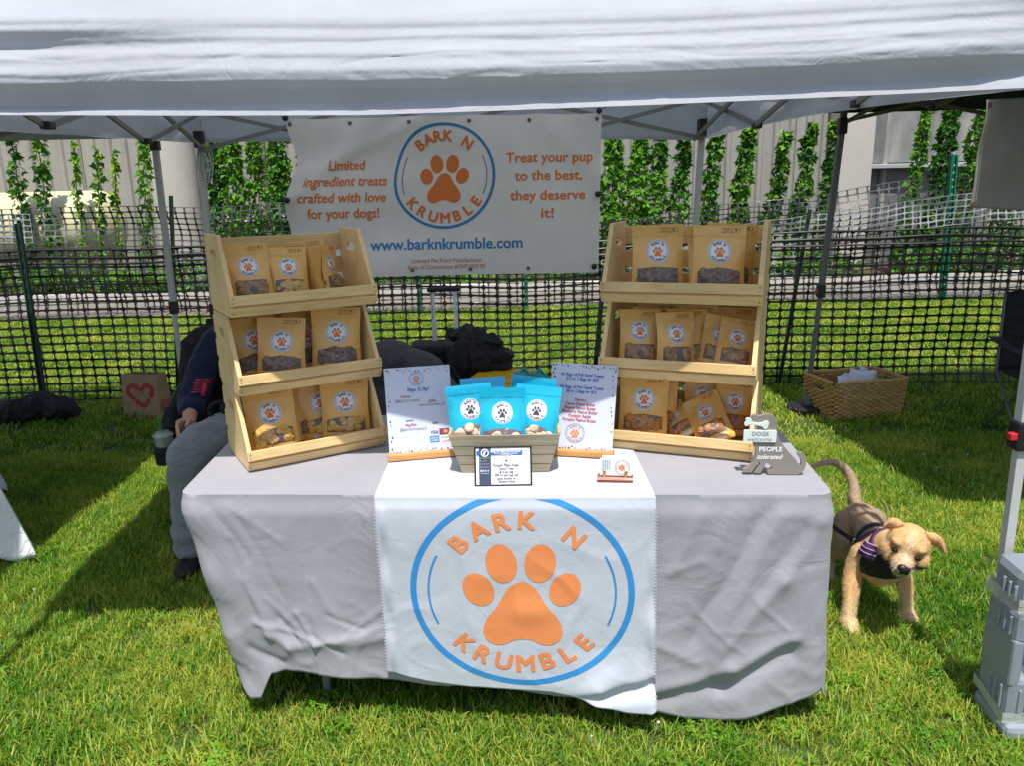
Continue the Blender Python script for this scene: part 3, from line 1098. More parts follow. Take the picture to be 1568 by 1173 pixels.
def scatter(name, pts, variants, smin, smax, tilt=0.25):
    col_ = bpy.data.collections.new(name + '_tufts')
    for v in variants:
        col_.objects.link(v)
    me = bpy.data.meshes.new(name)
    me.from_pydata([tuple(p) for p in pts], [], [])
    o = bpy.data.objects.new(name, me)
    C.objects.link(o)
    ng = bpy.data.node_groups.new(name, 'GeometryNodeTree')
    ng.interface.new_socket('Geometry', in_out='INPUT', socket_type='NodeSocketGeometry')
    ng.interface.new_socket('Geometry', in_out='OUTPUT', socket_type='NodeSocketGeometry')
    gi, go = ng.nodes.new('NodeGroupInput'), ng.nodes.new('NodeGroupOutput')
    ci = ng.nodes.new('GeometryNodeCollectionInfo')
    ci.inputs['Collection'].default_value = col_
    ci.inputs['Separate Children'].default_value = True
    ip = ng.nodes.new('GeometryNodeInstanceOnPoints')
    ip.inputs['Pick Instance'].default_value = True
    r1 = ng.nodes.new('FunctionNodeRandomValue'); r1.data_type = 'FLOAT_VECTOR'
    r1.inputs[0].default_value = (-tilt, -tilt, 0); r1.inputs[1].default_value = (tilt, tilt, 6.283)
    r2 = ng.nodes.new('FunctionNodeRandomValue'); r2.data_type = 'FLOAT'
    r2.inputs[2].default_value = smin; r2.inputs[3].default_value = smax
    r2.inputs['Seed'].default_value = 5
    L = ng.links.new
    L(gi.outputs[0], ip.inputs['Points']); L(ci.outputs[0], ip.inputs['Instance'])
    L(r1.outputs[0], ip.inputs['Rotation']); L(r2.outputs[1], ip.inputs['Scale'])
    L(ip.outputs[0], go.inputs[0])
    md = o.modifiers.new('scatter', 'NODES')
    md.node_group = ng
    tag(o, kind='stuff')
    return o


def lawn_points(density, y0, y1, margin=0.6, seed=1):
    r = np.random.default_rng(seed)
    pts = []
    half = lambda y: 0.72 * (y * 0.97 + 0.45) + margin
    n = int(density * 2 * half(y1) * (y1 - y0))
    X = r.uniform(-half(y1), half(y1), n); Yv = r.uniform(y0, y1, n)
    for a, b in zip(X, Yv):
        if abs(a) < half(b):
            pts.append((a, b, lawn_z(a, b)))
    return pts


near_v = [tuft_mesh('grass_tuft', 42, 0.055, 0.049, 0.0040, 10 + i, 'grass') for i in range(6)]
far_v = [tuft_mesh('far_grass_tuft', 34, 0.10, 0.055, 0.010, 30 + i, 'grass') for i in range(4)]
o = scatter('grass', lawn_points(700, 1.4, 4.6, seed=2), near_v, 0.65, 1.2)
tag(o, 'short bright green lawn grass in the foreground under and around the table', 'grass')
o = scatter('far_grass', lawn_points(170, 4.6, 10.55, seed=3), far_v, 0.6, 1.05)
tag(o, 'mown lawn grass under the tent and beyond the netting fence', 'grass')
cl = [(x, y, z) for (x, y, z) in lawn_points(60, 1.4, 5.0, seed=5) if nz(x * 1.3, y * 1.3, 7) > 0.24]
o = scatter('clover', cl, [clover_mesh('clover_leaves', s) for s in (1, 2, 3)], 0.6, 1.0)
tag(o, 'patches of small round clover leaves growing in the lawn', 'clover')
fl = MB().ell((0, 0, 0.052), (0.0045, 0.0045, 0.0045), sub=1)
fl.tube([(0, 0, 0), (0, 0, 0.05)], 0.001, 4)
fo = bpy.data.objects.new('flower_head', fl.mesh('flower_head', M['flower']))
o = scatter('clover_flowers', [p for p in lawn_points(5, 1.3, 5.2, seed=6) if nz(p[0] * 1.1, p[1] * 1.1, 5) > -0.05], [fo], 0.8, 1.3)
tag(o, 'tiny pale clover flowers dotted through the lawn', 'flowers')


# ---------------------------------------------------------------- netting fences
def netting(mb, x0, x1, z0f, z1f, yf, cols, rows, hx=0.448, hz=0.382, brick=False):
    for i in range(cols):
        for j in range(rows):
            def P(a, b):
                u = (i + 0.5 + a) / cols
                v = (j + 0.5 + b) / rows
                X = x0 + (x1 - x0) * u
                return (X, yf(X, v), z0f(X) + (z1f(X) - z0f(X)) * v)
            out = [P(-.5, -.5), P(.5, -.5), P(.5, .5), P(-.5, .5)]
            cx_, cz_ = 0.13, 0.17
            inn = [P(-hx + cx_, -hz), P(hx - cx_, -hz), P(hx, -hz + cz_), P(hx, hz - cz_), P(hx - cx_, hz), P(-hx + cx_, hz), P(-hx, hz - cz_), P(-hx, -hz + cz_)]
            mb.add(out + inn, [(0, 1, 5, 4), (1, 6, 5), (1, 2, 7, 6), (2, 8, 7), (2, 3, 9, 8), (3, 10, 9), (3, 0, 11, 10), (0, 4, 11)])


nf = thing('netting_fence', 'black plastic safety netting fence strung along the back of the tents', 'fence', (0, 5.9, 0))
nb = MB()
ny = lambda X, v: 5.9 + 0.05 * math.sin(X * 1.3) + 0.035 * nz(X * 1.7, v * 3) + 0.02 * math.sin(v * 3.1)
nzb = lambda X: 0.03 + 0.025 * nz(X * 1.1, 4)
nzt = lambda X: 1.215 + 0.05 * nz(X * 0.8, 8) - 0.05 * math.exp(-((X + 0.1) / 0.9) ** 2)
netting(nb, -4.6, 4.7, nzb, nzt, ny, 93, 18)
o = part('netting', nb, M['mesh_black'], nf, world=True, solid=0.004)
# slack upper edge folded into thick strands
b = MB()
for k, dz in enumerate((0.0, -0.055, -0.10)):
    b.tube([(X / 10, ny(X / 10, 1) - 0.012 - 0.01 * k, nzt(X / 10) + dz + 0.012 * nz(X / 7, k * 3)) for X in range(-46, 48)], 0.0085, 6)
part('edge_strand', b, M['mesh_black'], nf, world=True, smooth=True)


def stake(px0, py0, px1, py1, Y, w, m, parent):
    a, c = atY(px0, py0, Y), atY(px1, py1, Y)
    d = (a - c).normalized()
    c = c - d * (c.z / max(d.z, .2))
    b = MB()
    b.bar(c, a, w, w * 0.35, up=(0, 1, 0))
    off = Vector((w * 0.38, 0, 0))
    b.bar(c - off + Vector((0, -w * .3, 0)), a - off + Vector((0, -w * .3, 0)), w * 0.22, w * 0.5, up=(0, 1, 0))
    b.bar(c + off + Vector((0, -w * .3, 0)), a + off + Vector((0, -w * .3, 0)), w * 0.22, w * 0.5, up=(0, 1, 0))
    part('post', b, M[m], parent, world=True)
    L_ = (a - c).length
    nbm = MB()
    for k in range(int(L_ / 0.09)):
        p = c + d * (k * 0.09 + 0.05)
        nbm.box((p.x, p.y - w * 0.42, p.z), (w * .28, 0.006, 0.02))
    part('post_hole', nbm, M['alu'] if m == 'green_paint' else M['black_plastic'], parent, world=True)


stake(28, 342, 68, 612, 5.84, 0.042, 'dark_green_paint', nf)
stake(1240, 320, 1190, 600, 5.98, 0.026, 'dark_green_paint', nf)
stake(262, 299, 272, 560, 5.95, 0.026, 'dark_green_paint', nf)
stake(926, 405, 908, 600, 5.84, 0.036, 'black_plastic', nf)

ff = thing('far_netting_fence', 'netting fence painted in sunlit silver tones standing beyond the lawn by the gravel', 'fence', (0, 10.42, 0))
nb = MB()
fy = lambda X, v: 10.42 + 0.12 * math.sin(X * 0.9) + 0.08 * nz(X * 1.2, v * 4) + 0.05 * math.sin(v * 9 + X)
fzt = lambda X: 1.50 + 0.10 * nz(X * 0.6, 2) + (0.12 * smoothstep(3, 6, X)) - 0.35 * math.exp(-((X - 1.0) / 2.4) ** 2)
netting(nb, -7.6, 7.8, lambda X: 0.06 + 0.03 * nz(X, 4), fzt, fy, 120, 19, 0.43, 0.41)
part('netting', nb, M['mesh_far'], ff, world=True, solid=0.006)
# a second slack layer of netting drooping over it on each side
M['mesh_sunlit'] = mat('sunlit_netting', (0.30, 0.31, 0.32), 0.35)  # pale tone paints silvery sunlight onto the slack strands
nb = MB()
netting(nb, 2.9, 7.6, lambda X: 0.75 + 0.09 * (X - 3) + 0.05 * nz(X * 2, 1), lambda X: 1.08 + 0.11 * (X - 3) + 0.05 * nz(X * 2, 6), lambda X, v: 10.2 + 0.1 * nz(X * 2, v), 42, 5, 0.44, 0.40)
part('slack_netting', nb, M['mesh_sunlit'], ff, world=True, solid=0.006)
nb = MB()
netting(nb, -8.2, -6.15, lambda X: 1.08 - 0.02 * (X + 7), lambda X: 1.46 - 0.03 * (X + 7), lambda X, v: 10.2 + 0.1 * nz(X * 2, v), 21, 5, 0.44, 0.40)
part('slack_netting', nb, M['mesh_sunlit'], ff, world=True, solid=0.006)
stake(1460, 237, 1442, 452, 10.3, 0.085, 'green_paint', ff)
stake(803, 330, 806, 470, 10.3, 0.05, 'green_paint', ff)
stake(640, 330, 642, 470, 10.3, 0.05, 'green_paint', ff)


# ================================================================ TENTS
def interp(x, tab):
    if x <= tab[0][0]: return tab[0][1]
    for (a, b), (c, d) in zip(tab, tab[1:]):
        if x <= c:
            return b + (d - b) * (x - a) / (c - a)
    return tab[-1][1]


def gauss(x, c, w):
    return math.exp(-((x - c) / w) ** 2)


HEM = []
for px, py in ((-300, 176), (0, 175.6), (300, 176.5), (560, 175.6), (784, 168), (1000, 160), (1300, 147), (1568, 134), (1800, 123)):
    p = atY(px, py, 2.0)
    HEM.append((p.x, p.z))


def cos_interp(x, tab):
    if x <= tab[0][0]: return tab[0][1]
    for (a, b), (c, d) in zip(tab, tab[1:]):
        if x <= c:
            t = (x - a) / (c - a)
            return b + (d - b) * (t * t * (3 - 2 * t))
    return tab[-1][1]


FP_A = [(0, 0), (.020, 0), (.034, -.012), (.056, -.004), (.078, .036), (.096, .038), (.130, .022), (.165, -.004), (.178, .003), (.198, .013), (.215, .006), (.26, -.03)]
FP_B = [(0, 0), (.020, 0), (.034, -.012), (.054, -.004), (.074, .034), (.094, .036), (.130, .020), (.170, -.006), (.200, -.022), (.26, -.055)]


def front_profile(X, h):
    """outward bulge of the slack front cloth, h metres above the hem"""
    h0 = h
    h = h + 0.006 * nz(X * 0.9, 5) * smoothstep(0, .06, h) + 0.008 * nz(X * .7, h * 5, 3) * smoothstep(.08, .15, h)
    lf = max(smoothstep(-0.5, -1.2, X), 0.35 * smoothstep(0.7, 1.4, X))
    o = cos_interp(h, FP_B) * (1 - lf) + cos_interp(h + .012 * smoothstep(-.4, -1.4, X), FP_A) * lf
    s1 = smoothstep(0.03, 0.07, h0)
    o += 0.0014 * nz(X * 3.0 + h * 14, h * 30 - X * 2.0, 2) * s1
    k = abs(nz(X * 2.2 - h * 12, h * 18 + X * 2, 6))
    o -= 0.0025 * max(0, 1 - k * 8) * s1 * smoothstep(.21, .13, h)
    k = abs(nz(X * 5 - h * 26, h * 30 + X * 5, 16))
    o -= 0.0012 * max(0, 1 - k * 7) * s1 * smoothstep(.22, .15, h)
    o += 0.004 * nz(X * 1.3, h * 3, 9) * s1
    return o


def tent(name, label, corners, hemz, peak, cloth, legs, steel, truss_z=(1.86, 2.10), front=False, group='pop-up canopy tents', vh=0.23, nf_=200):
    """corners: FL, FR, BR, BL in the plan"""
    cs = [Vector((a, b, 0)) for a, b in corners]
    cen = sum(cs, Vector()) / 4
    t = thing(name, label, 'canopy tent', (cen.x, cen.y, 0), group=group)
    pk = Vector(peak)
    mb = MB()
    for e in range(4):
        A, B = cs[e], cs[(e + 1) % 4]
        d = (B - A).normalized()
        out = Vector((d.y, -d.x, 0))
        nu = nf_ if (front and e == 0) else 44
        nvv = 90 if (front and e == 0) else 22

        def fn(u, v):
            p = A.lerp(B, u)
            hz = hemz(p.x, p.y, e)
            zone = 0.70 if (front and e == 0) else 0.5
            if v < zone:
                h = vh * v / zone
                if front and e == 0:
                    o = front_profile(p.x, h)
                else:
                    o = 0.018 * nz(u * 9, h * 8, e) + 0.006 * math.sin(h * 40 + u * 9)
                o *= min(1, u * 14, (1 - u) * 14)
                q = p + out * o
                q.z = hz + h
                return q
            k = (v - zone) / (1 - zone)
            q = p.lerp(Vector((pk.x, pk.y, 0)), k)
            z0 = hz + vh
            sag = -0.10 * math.sin(k * math.pi) * (1 - abs(2 * u - 1)) + 0.012 * nz(u * 6, k * 9, e + 3)
            q.z = z0 + (pk.z - z0) * k ** 0.93 + sag
            if front and e == 0:
                q += out * (front_profile(p.x, vh) * min(1, u * 14, (1 - u) * 14) * (1 - k) ** 7)
            return q
        mb.grid(nu, nvv, fn)
    part('canopy', mb, cloth, t, smooth=True, world=True)
    # stitched hem band, a doubled strip just outside the cloth
    mb = MB()
    for e in range(4):
        A, B = cs[e], cs[(e + 1) % 4]
        d = (B - A).normalized()
        out = Vector((d.y, -d.x, 0))

        def fh(u, v):
            p = A.lerp(B, u)
            hz = hemz(p.x, p.y, e)
            h = 0.022 * v
            o = (front_profile(p.x, h) if (front and e == 0) else 0.018 * nz(u * 9, h * 8, e) + 0.006 * math.sin(h * 40 + u * 9)) * min(1, u * 14, (1 - u) * 14)
            q = p + out * (o + 0.003 + 0.011 * (1 - v))
            q.z = hz - 0.001 + h
            return q
        mb.grid(160 if front else 50, 2, fh)
    part('hem', mb, cloth, t, smooth=True, world=True)
    # legs
    for (base, top) in legs:
        base, top = Vector(base), Vector(top)
        ax = (top - base).normalized()
        lg = MB()
        lg.bar(base, base + ax * 1.08, 0.027, 0.027, up=(0, 1, 0))
        lo = part('leg', lg, steel, t, world=True, bevel=0.002)
        up = MB()
        up.bar(base + ax * 0.86, top, 0.036, 0.036, up=(0, 1, 0))
        part('upper_sleeve', up, steel, lo, world=True, bevel=0.003)
        cl = MB()
        c0 = base + ax * 0.86
        cl.box(c0 + Vector((0, 0, 0.0)), (0.052, 0.052, 0.085), bev=0.006)
        part('corner_bracket', MB().box(top - ax * 0.12, (0.055, 0.055, 0.10), bev=0.006), M['black_plastic'], lo, world=True)
        part('clamp', cl, M['black_plastic'], lo, world=True)
        part('clip_button', MB().box(c0 + Vector((-0.034, -0.012, 0.0)), (0.02, 0.022, 0.022), bev=0.004), M['red_plastic'], lo, world=True)
        ft = MB().box(base + Vector((0, 0, 0.006)), (0.09, 0.09, 0.010), bev=0.002)
        part('foot_plate', ft, M['steel_grey'], lo, world=True)
    # scissor trusses
    tops = [Vector(l[1]) for l in legs]
    order = [0, 1, 2, 3]
    for e in range(4):
        A, B = tops[order[e]], tops[order[(e + 1) % 4]]
        n = 3
        inn = (Vector((pk.x, pk.y, 0)) - Vector(((A.x + B.x) / 2, (A.y + B.y) / 2, 0))).normalized()
        for i in range(n):
            for s_ in (0, 1):
                a = A.lerp(B, i / n)
                b = A.lerp(B, (i + 1) / n)
                a.z = truss_z[s_]
                b.z = truss_z[1 - s_]
                of = inn * (0.030 + 0.022 * s_)
                part('truss_bar', MB().bar(a + of, b + of, 0.012, 0.024), M['steel_grey'] if steel is not M['steel_dark'] else M['steel_dark'], t, world=True)
        for i in range(1, n):
            for zz in truss_z:
                c = A.lerp(B, i / n) + inn * 0.04
                c.z = zz
                j = MB().box(c, (0.045, 0.045, 0.03), bev=0.006)
                part('truss_joint', j, M['black_plastic'], t, world=True)
    hub = Vector((pk.x, pk.y, pk.z - 0.16))
    for tp in tops:
        m_ = (tp + hub) / 2
        part('roof_strut', MB().bar(Vector((tp.x, tp.y, truss_z[1])), hub, 0.014, 0.026), M['steel_grey'], t, world=True)
    part('hub', MB().lathe(hub, [(0.05, -0.05), (0.06, 0), (0.05, 0.14)], 12), M['black_plastic'], t, world=True)
    return t


def hem_main(x, y, e):
    if e == 0:
        return interp(x, HEM)
    k = (y - 2.0) / 3.05
    if e == 1:
        return interp(1.55, HEM) * (1 - k) + BRZ * k + 0.03 * math.sin(k * math.pi)
    if e == 3:
        return interp(-1.75, HEM) * (1 - k) + BLZ * k
    k = (x + 1.98) / 3.1
    return BLZ + (BRZ - BLZ) * k + 0.008 * math.sin(x * 3)


TYB = 5.05
br_t, br_b = atY(1074, 215, TYB), atY(1066, 335, TYB + .02)
bl_t, bl_b = atY(306, 222, TYB), atY(331, 506, TYB + .02)
BRZ, BLZ = atY(1085, 211, TYB).z, atY(300, 217, TYB).z
fr_t, fr_b = atY(1563, 678, mg(1.475, 1.96, 0).y), atY(1511, 1062, mg(1.475, 1.96, 0).y)


def down(a, b):
    d = b - a
    return a + d * (a.z / -d.z)


def upto(a, b, z):
    d = b - a
    return a + d * ((z - a.z) / d.z)


our_legs = [(mg(-1.72, 1.97, 0), mg(-1.72, 1.97, 0) + Vector((.02, -.02, 1.98))), (down(fr_t, fr_b), upto(fr_b, fr_t, 1.98)),
            (down(br_t, br_b), upto(br_b, br_t, 2.05)), (down(bl_t, bl_b), upto(bl_b, bl_t, 2.05))]
our_tent = tent('pop_up_canopy', 'white pop-up canopy over the treat table, its slack front edge across the top',
                [(fr_b.x - 3.25, 2.0), (1.375, 2.0), (br_t.x + .02, TYB + .06), (bl_t.x - .06, TYB + .06)], hem_main, (-0.25, 3.55, 2.95), M['canopy'], our_legs, M['steel_white'], front=True)
# tied-up white cord on the back left corner
b = MB()
c0 = bl_t + Vector((0.03, -0.05, -0.04))
for k in range(5):
    b.tube([c0 + Vector((0.03 * math.sin(a) + 0.02 * math.sin(k * 2.1), 0.01 * k, -0.10 - 0.10 * math.cos(a) + 0.014 * k)) for a in [i * 0.45 for i in range(15)]], 0.0035, 5)
part('cord', b, M['cord'], our_tent, world=True, smooth=True)

ln_t, ln_b = atY(237, 218, 5.2), atY(272, 520, 5.22)
lb = down(ln_t, ln_b)
lt = upto(ln_b, ln_t, 2.05)
tent('pop_up_canopy', 'neighbouring canopy off the left edge, only its corner leg showing beside the paper bag',
     [(-5.25, 2.1), (-2.15, 2.1), (ln_t.x + .05, 5.25), (-5.4, 5.25)], lambda x, y, e: 1.97 + 0.01 * nz(x, y), (-3.8, 3.4, 3.0), M['canopy_next'],
     [((-5.1, 2.2, 0), (-5.1, 2.2, 2.05)), ((-2.28, 2.18, 0), (-2.25, 2.18, 2.05)), (lb, lt), ((-5.3, 5.15, 0), (-5.3, 5.15, 2.05))], M['steel_white'], truss_z=(1.98, 2.16), vh=0.22)
rn_t, rn_b = atY(1290, 190, 5.25), atY(1237, 600, 5.25)
rb = down(rn_t, rn_b)
rt = upto(rn_b, rn_t, 2.05)
tent('pop_up_canopy', 'neighbouring dark green pop-up canopy at the right edge held up by a slanting grey leg',
     [(2.20, 2.75), (5.5, 2.75), (5.3, 5.35), (2.04, 5.35)], lambda x, y, e: 2.02 + 0.01 * nz(x, y), (3.7, 3.8, 3.0), M['canopy_green'],
     [((2.62, 3.0, 0), (2.62, 3.0, 2.1)), ((5.4, 2.9, 0), (5.4, 2.9, 2.1)), ((5.2, 5.2, 0), (5.2, 5.2, 2.1)), (rb, rt)], M['steel_dark'], truss_z=(1.96, 2.16), vh=0.22)

# ---- beige sheet hung from the neighbouring tent
sh_t = thing('hanging_sheet', 'plain beige vinyl sheet hanging from the green tent at the upper right edge', 'banner', atY(1568, 315, 3.6), 0)
A_, B_, C_, D_ = atY(1511, 152, 3.6), atY(1700, 140, 3.5), atY(1700, 330, 3.5), atY(1485, 317, 3.6)


def sheet_fn(u, v):
    p = A_.lerp(B_, u).lerp(D_.lerp(C_, u), v)
    p.y += 0.02 * nz(u * 4, v * 3, 2) + 0.03 * u
    p.x += -0.015 * math.sin(v * math.pi) * (1 - u) * 0
    return p


part('sheet', MB().grid(30, 30, sheet_fn), M['beige'], sh_t, smooth=True, world=True, solid=0.002)
b = MB()
for q in ((0.025, 0.05), (0.02, 0.965)):
    p = sheet_fn(*q)
    b.box((p.x, p.y - 0.004, p.z), (0.014, 0.004, 0.02))
part('grommet', b, M['copper'], sh_t, world=True)

# ================================================================ BANNER
BW, BH, BY = 1.83, 0.91, 4.68
bc = [atY(437, 181, BY), atY(922, 171, BY), atY(916, 416, BY), atY(450, 425, BY)]


def banner_pt(x, y, h=0.0):
    s, t = x / BW, y / BH
    p = bc[3].lerp(bc[2], s).lerp(bc[0].lerp(bc[1], s), t)
    l = (1 - s) ** 3
    p.x += l * (0.055 * gauss(t, 0.74, 0.16) - 0.02 * gauss(t, 0.45, 0.14))
    w = 0.016 * math.sin(s * 9 + t * 3) * (0.4 + t) + 0.02 * gauss(s + (1 - t) * .55, 0.28, .05) + 0.014 * gauss(s * .8 + (1 - t), 0.36, 0.05)
    w += 0.022 * l * math.sin(t * 13 + 1) + 0.012 * nz(s * 5, t * 3, 4)
    w += 0.014 * gauss(s - (1 - t) * .5, 0.80, .05)
    p.y += -w - h
    p.z += -0.006 * abs(math.sin(s * 15.7)) * t * t
    return p


bt = thing('vinyl_banner', 'large white vinyl banner with orange paw logo and slogans hanging behind the crates', 'banner', (bc[3].x, BY, bc[3].z))
part('sheet', MB().grid(110, 60, lambda u, v: banner_pt(u * BW, v * BH)), M['banner'], bt, smooth=True, world=True)
P = Print()
zx = lambda a: (a / 3.136 + 430 - 437) / 483 * BW
zy = lambda a: (421 - (a / 3.136 + 160)) / 243 * BH
P.logo(zx(775), zy(338), 0.302, 0, 1, tsize=0.28, bold=0.035)
for (t_, a, c, w) in (('Limited', 283, 277, 175), ('ingredient treats', 290, 352, 402), ('crafted with love', 285, 430, 415), ('for your dogs!', 290, 506, 338),
                      ('Treat your pup', 1287, 256, 420), ('to the best,', 1283, 342, 325), ('they deserve', 1281, 436, 365), ('it!', 1280, 522, 60)):
    P.text(t_, zx(a), zy(c), 0.079, 0, bold=0.022, width=w / 3.136 / 483 * BW)
P.text('www.barknkrumble.com', zx(783), zy(664), 0.092, 1, bold=0.022, width=750 / 3.136 / 483 * BW)
P.text('Licensed Pet Food Manufacturer', zx(782), zy(745), 0.036, 0, bold=0.008, width=352 / 3.136 / 483 * BW)
P.text('State of Connecticut #CMF.000199', zx(782), zy(777), 0.036, 0, bold=0.008, width=383 / 3.136 / 483 * BW)
P.build('print', [M['orange_d'], M['blue_d']], banner_pt, bt, maxlen=0.03, gap=0.0012, world=True)
gro = MB()
for s_ in (0.012, 0.2, 0.39, 0.58, 0.77, 0.985):
    for t_ in (0.965, 0.035):
        if t_ < .5 and s_ in (0.012,): continue
        gro.lathe((0, 0, 0), [(0.004, 0), (0.011, 0), (0.012, 0.002), (0.004, 0.003)], 14)
        n = 56 + 0
        pts = gro.v[-56:]
        c = banner_pt(s_ * BW, t_ * BH, 0.002)
        gro.v[-56:] = [(c.x + p[0], c.y - p[2], c.z + p[1]) for p in pts]
part('grommet', gro, M['steel_dark'], bt, world=True)
for (s_, t_) in ((0.008, 0.50), (0.992, 0.50), (0.985, 0.04), (0.004, 1.0), (0.99, 1.01)):
    b = MB()
    c = banner_pt(s_ * BW, t_ * BH, 0.02)
    b.ell(c, (0.018, 0.018, 0.018), sub=2)
    d = Vector((-1 if s_ < .5 else 1, 0.4, 0.5)).normalized()
    b.tube([c, c + d * 0.10, c + d * 0.32 + Vector((0, 0.1, 0.05))], 0.0025, 5)
    part('ball_bungee', b, M['black_plastic'], bt, smooth=True, world=True)

# ================================================================ TABLE
TZ = 0.745
TC = [tuple(mg(a, b, 0.745))[:2] for a, b in ((-0.935, 1.865), (0.905, 1.865), (0.965, 2.60), (-0.975, 2.60))]
YF = (TC[0][1] + TC[1][1]) / 2
tb = thing('folding_table', 'folding table hidden under the lavender grey cloth', 'table', (0, 2.25, 0))
part('table_top', MB().box((0, YF + .41, 0.722), (1.70, 0.66, 0.03), bev=0.01), M['white'], tb, world=True)
for sx in (-0.62, 0.62):
    for sy in (YF + .16, YF + .6):
        part('leg', MB().tube([(sx, sy, 0.01), (sx, sy, 0.70)], 0.014, 8), M['steel_grey'], tb, world=True)
tb['label'] = 'folding table hidden under the lavender grey cloth'


def seg_d(x, z, a, b):
    ax, az = a
    bx, bz = b
    dx, dz = bx - ax, bz - az
    t = max(0, min(1, ((x - ax) * dx + (z - az) * dz) / (dx * dx + dz * dz)))
    return math.hypot(x - ax - t * dx, z - az - t * dz), t


def fz(px, py):
    p = atY(px, py, YF - .02)
    return (p.x, p.z)


FOLDS = []
for (a, b, w, amp) in (((1170, 768), (1055, 970), .030, -.020), ((1190, 775), (1090, 975), .035, .014), ((1249, 790), (1195, 880), .03, .014), ((1195, 880), (1085, 1000), .035, .020),
                       ((1225, 800), (1165, 890), .028, -.012), ((1205, 965), (1110, 1010), .03, .022), ((1110, 1010), (1000, 1045), .028, .020),
                       ((1200, 990), (1100, 1040), .030, -.035), ((1100, 1040), (1000, 1062), .026, -.030),
                       ((1070, 780), (1035, 860), .03, .010), ((1230, 860), (1215, 960), .018, .010), ((1245, 800), (1240, 960), .02, -.01),
                       ((1120, 775), (1095, 830), .018, .006), ((1000, 980), (1060, 1000), .02, .01),
                       ((1150, 905), (1200, 950), .010, .007), ((1060, 930), (1130, 985), .010, .006), ((1020, 870), (1075, 850), .016, .007),
                       ((345, 900), (380, 990), .03, .016), ((330, 850), (352, 950), .02, -.010), ((380, 985), (420, 1005), .03, .024), ((420, 1005), (590, 985), .030, .022),
                       ((470, 775), (476, 970), .006, .0035), ((462, 775), (466, 930), .010, -.003), ((300, 780), (360, 870), .02, -.008),
                       ((350, 965), (470, 992), .010, .011), ((400, 960), (450, 1000), .010, -.011), ((440, 950), (480, 1000), .011, .011), ((480, 1000), (560, 975), .011, .010),
                       ((470, 985), (520, 1010), .010, -.012), ((500, 950), (560, 975), .011, -.009), ((540, 985), (600, 965), .011, .010), ((470, 900), (520, 965), .018, .006),
                       ((600, 930), (520, 985), .012, .008), ((330, 1010), (400, 1030), .02, -.02), ((380, 930), (440, 975), .012, .007), ((560, 800), (585, 900), .02, .005),
                       ((310, 770), (420, 840), .018, .005), ((345, 800), (420, 930), .02, -.005)):
    FOLDS.append((fz(*a), fz(*b), w, amp))


def drape(X, z, s=0.0):
    """how far the hanging cloth stands out from the table edge"""
    d = TZ - z
    g = smoothstep(0, 0.06, d)
    wx, wz = X + 0.012 * nz(X * 9, z * 9, 1), z + 0.012 * nz(X * 9, z * 9, 5)
    o = 0.010 * g
    for (a, b, w, amp) in FOLDS:
        if abs(wx - (a[0] + b[0]) / 2) > 0.4:
            continue
        dd, t = seg_d(wx, wz, a, b)
        o += 0.45 * amp * math.exp(-(abs(dd) / (w * .8)) ** 1.5) * g
    low = smoothstep(0.25, 0.62, d)
    o += (0.003 + 0.004 * low) * nz(X * 4.5 + z * .8, z * 1.3, 11) * g
    r1 = 1 - min(1, abs(nz(X * 6 + z * 2.5, z * 7 - X * 2, 21)) * 6)
    o += (0.0008 + 0.0025 * low) * r1 * g
    r2 = 1 - min(1, abs(nz(X * 12 - z * 7, z * 13 + X * 5, 31)) * 5)
    o += 0.0012 * r2 * low * g
    o += 0.010 * d + 0.006 * math.sin(X * 21 + 2 * z + 2 * nz(X * 3, 4)) * smoothstep(.1, .6, d)
    return o


HEMZ = [(-1.1, 0.10)] + [fz(*q) for q in ((330, 1020), (350, 1056), (372, 1088), (390, 1084), (402, 1064), (414, 1044), (450, 1042), (520, 1047), (600, 1049), (800, 1055), (1003, 1078), (1050, 1088), (1095, 1090), (1150, 1080), (1200, 1064), (1240, 1046))] + [(1.1, 0.12)]
HEMZ = [(a_, max(b_, .008)) for a_, b_ in HEMZ]


def outline(n):
    pts = []
    r = 0.045
    m = len(TC)
    cs = [Vector((a, b)) for a, b in TC]
    path = []
    for i in range(m):
        p, c, q = cs[i - 1], cs[i], cs[(i + 1) % m]
        a, b = (p - c).normalized(), (q - c).normalized()
        s0, s1 = c + a * r, c + b * r
        for k in range(9):
            t = k / 8
            path.append((1 - t) ** 2 * s0 + 2 * t * (1 - t) * c + t * t * s1)
    # resample
    path.append(path[0])
    L_ = [0]
    for a, b in zip(path, path[1:]):
        L_.append(L_[-1] + (b - a).length)
    out = []
    j = 0
    for i in range(n):
        s = L_[-1] * i / n
        while L_[j + 1] < s: j += 1
        t = (s - L_[j]) / (L_[j + 1] - L_[j])
        out.append(path[j].lerp(path[j + 1], t))
    return out


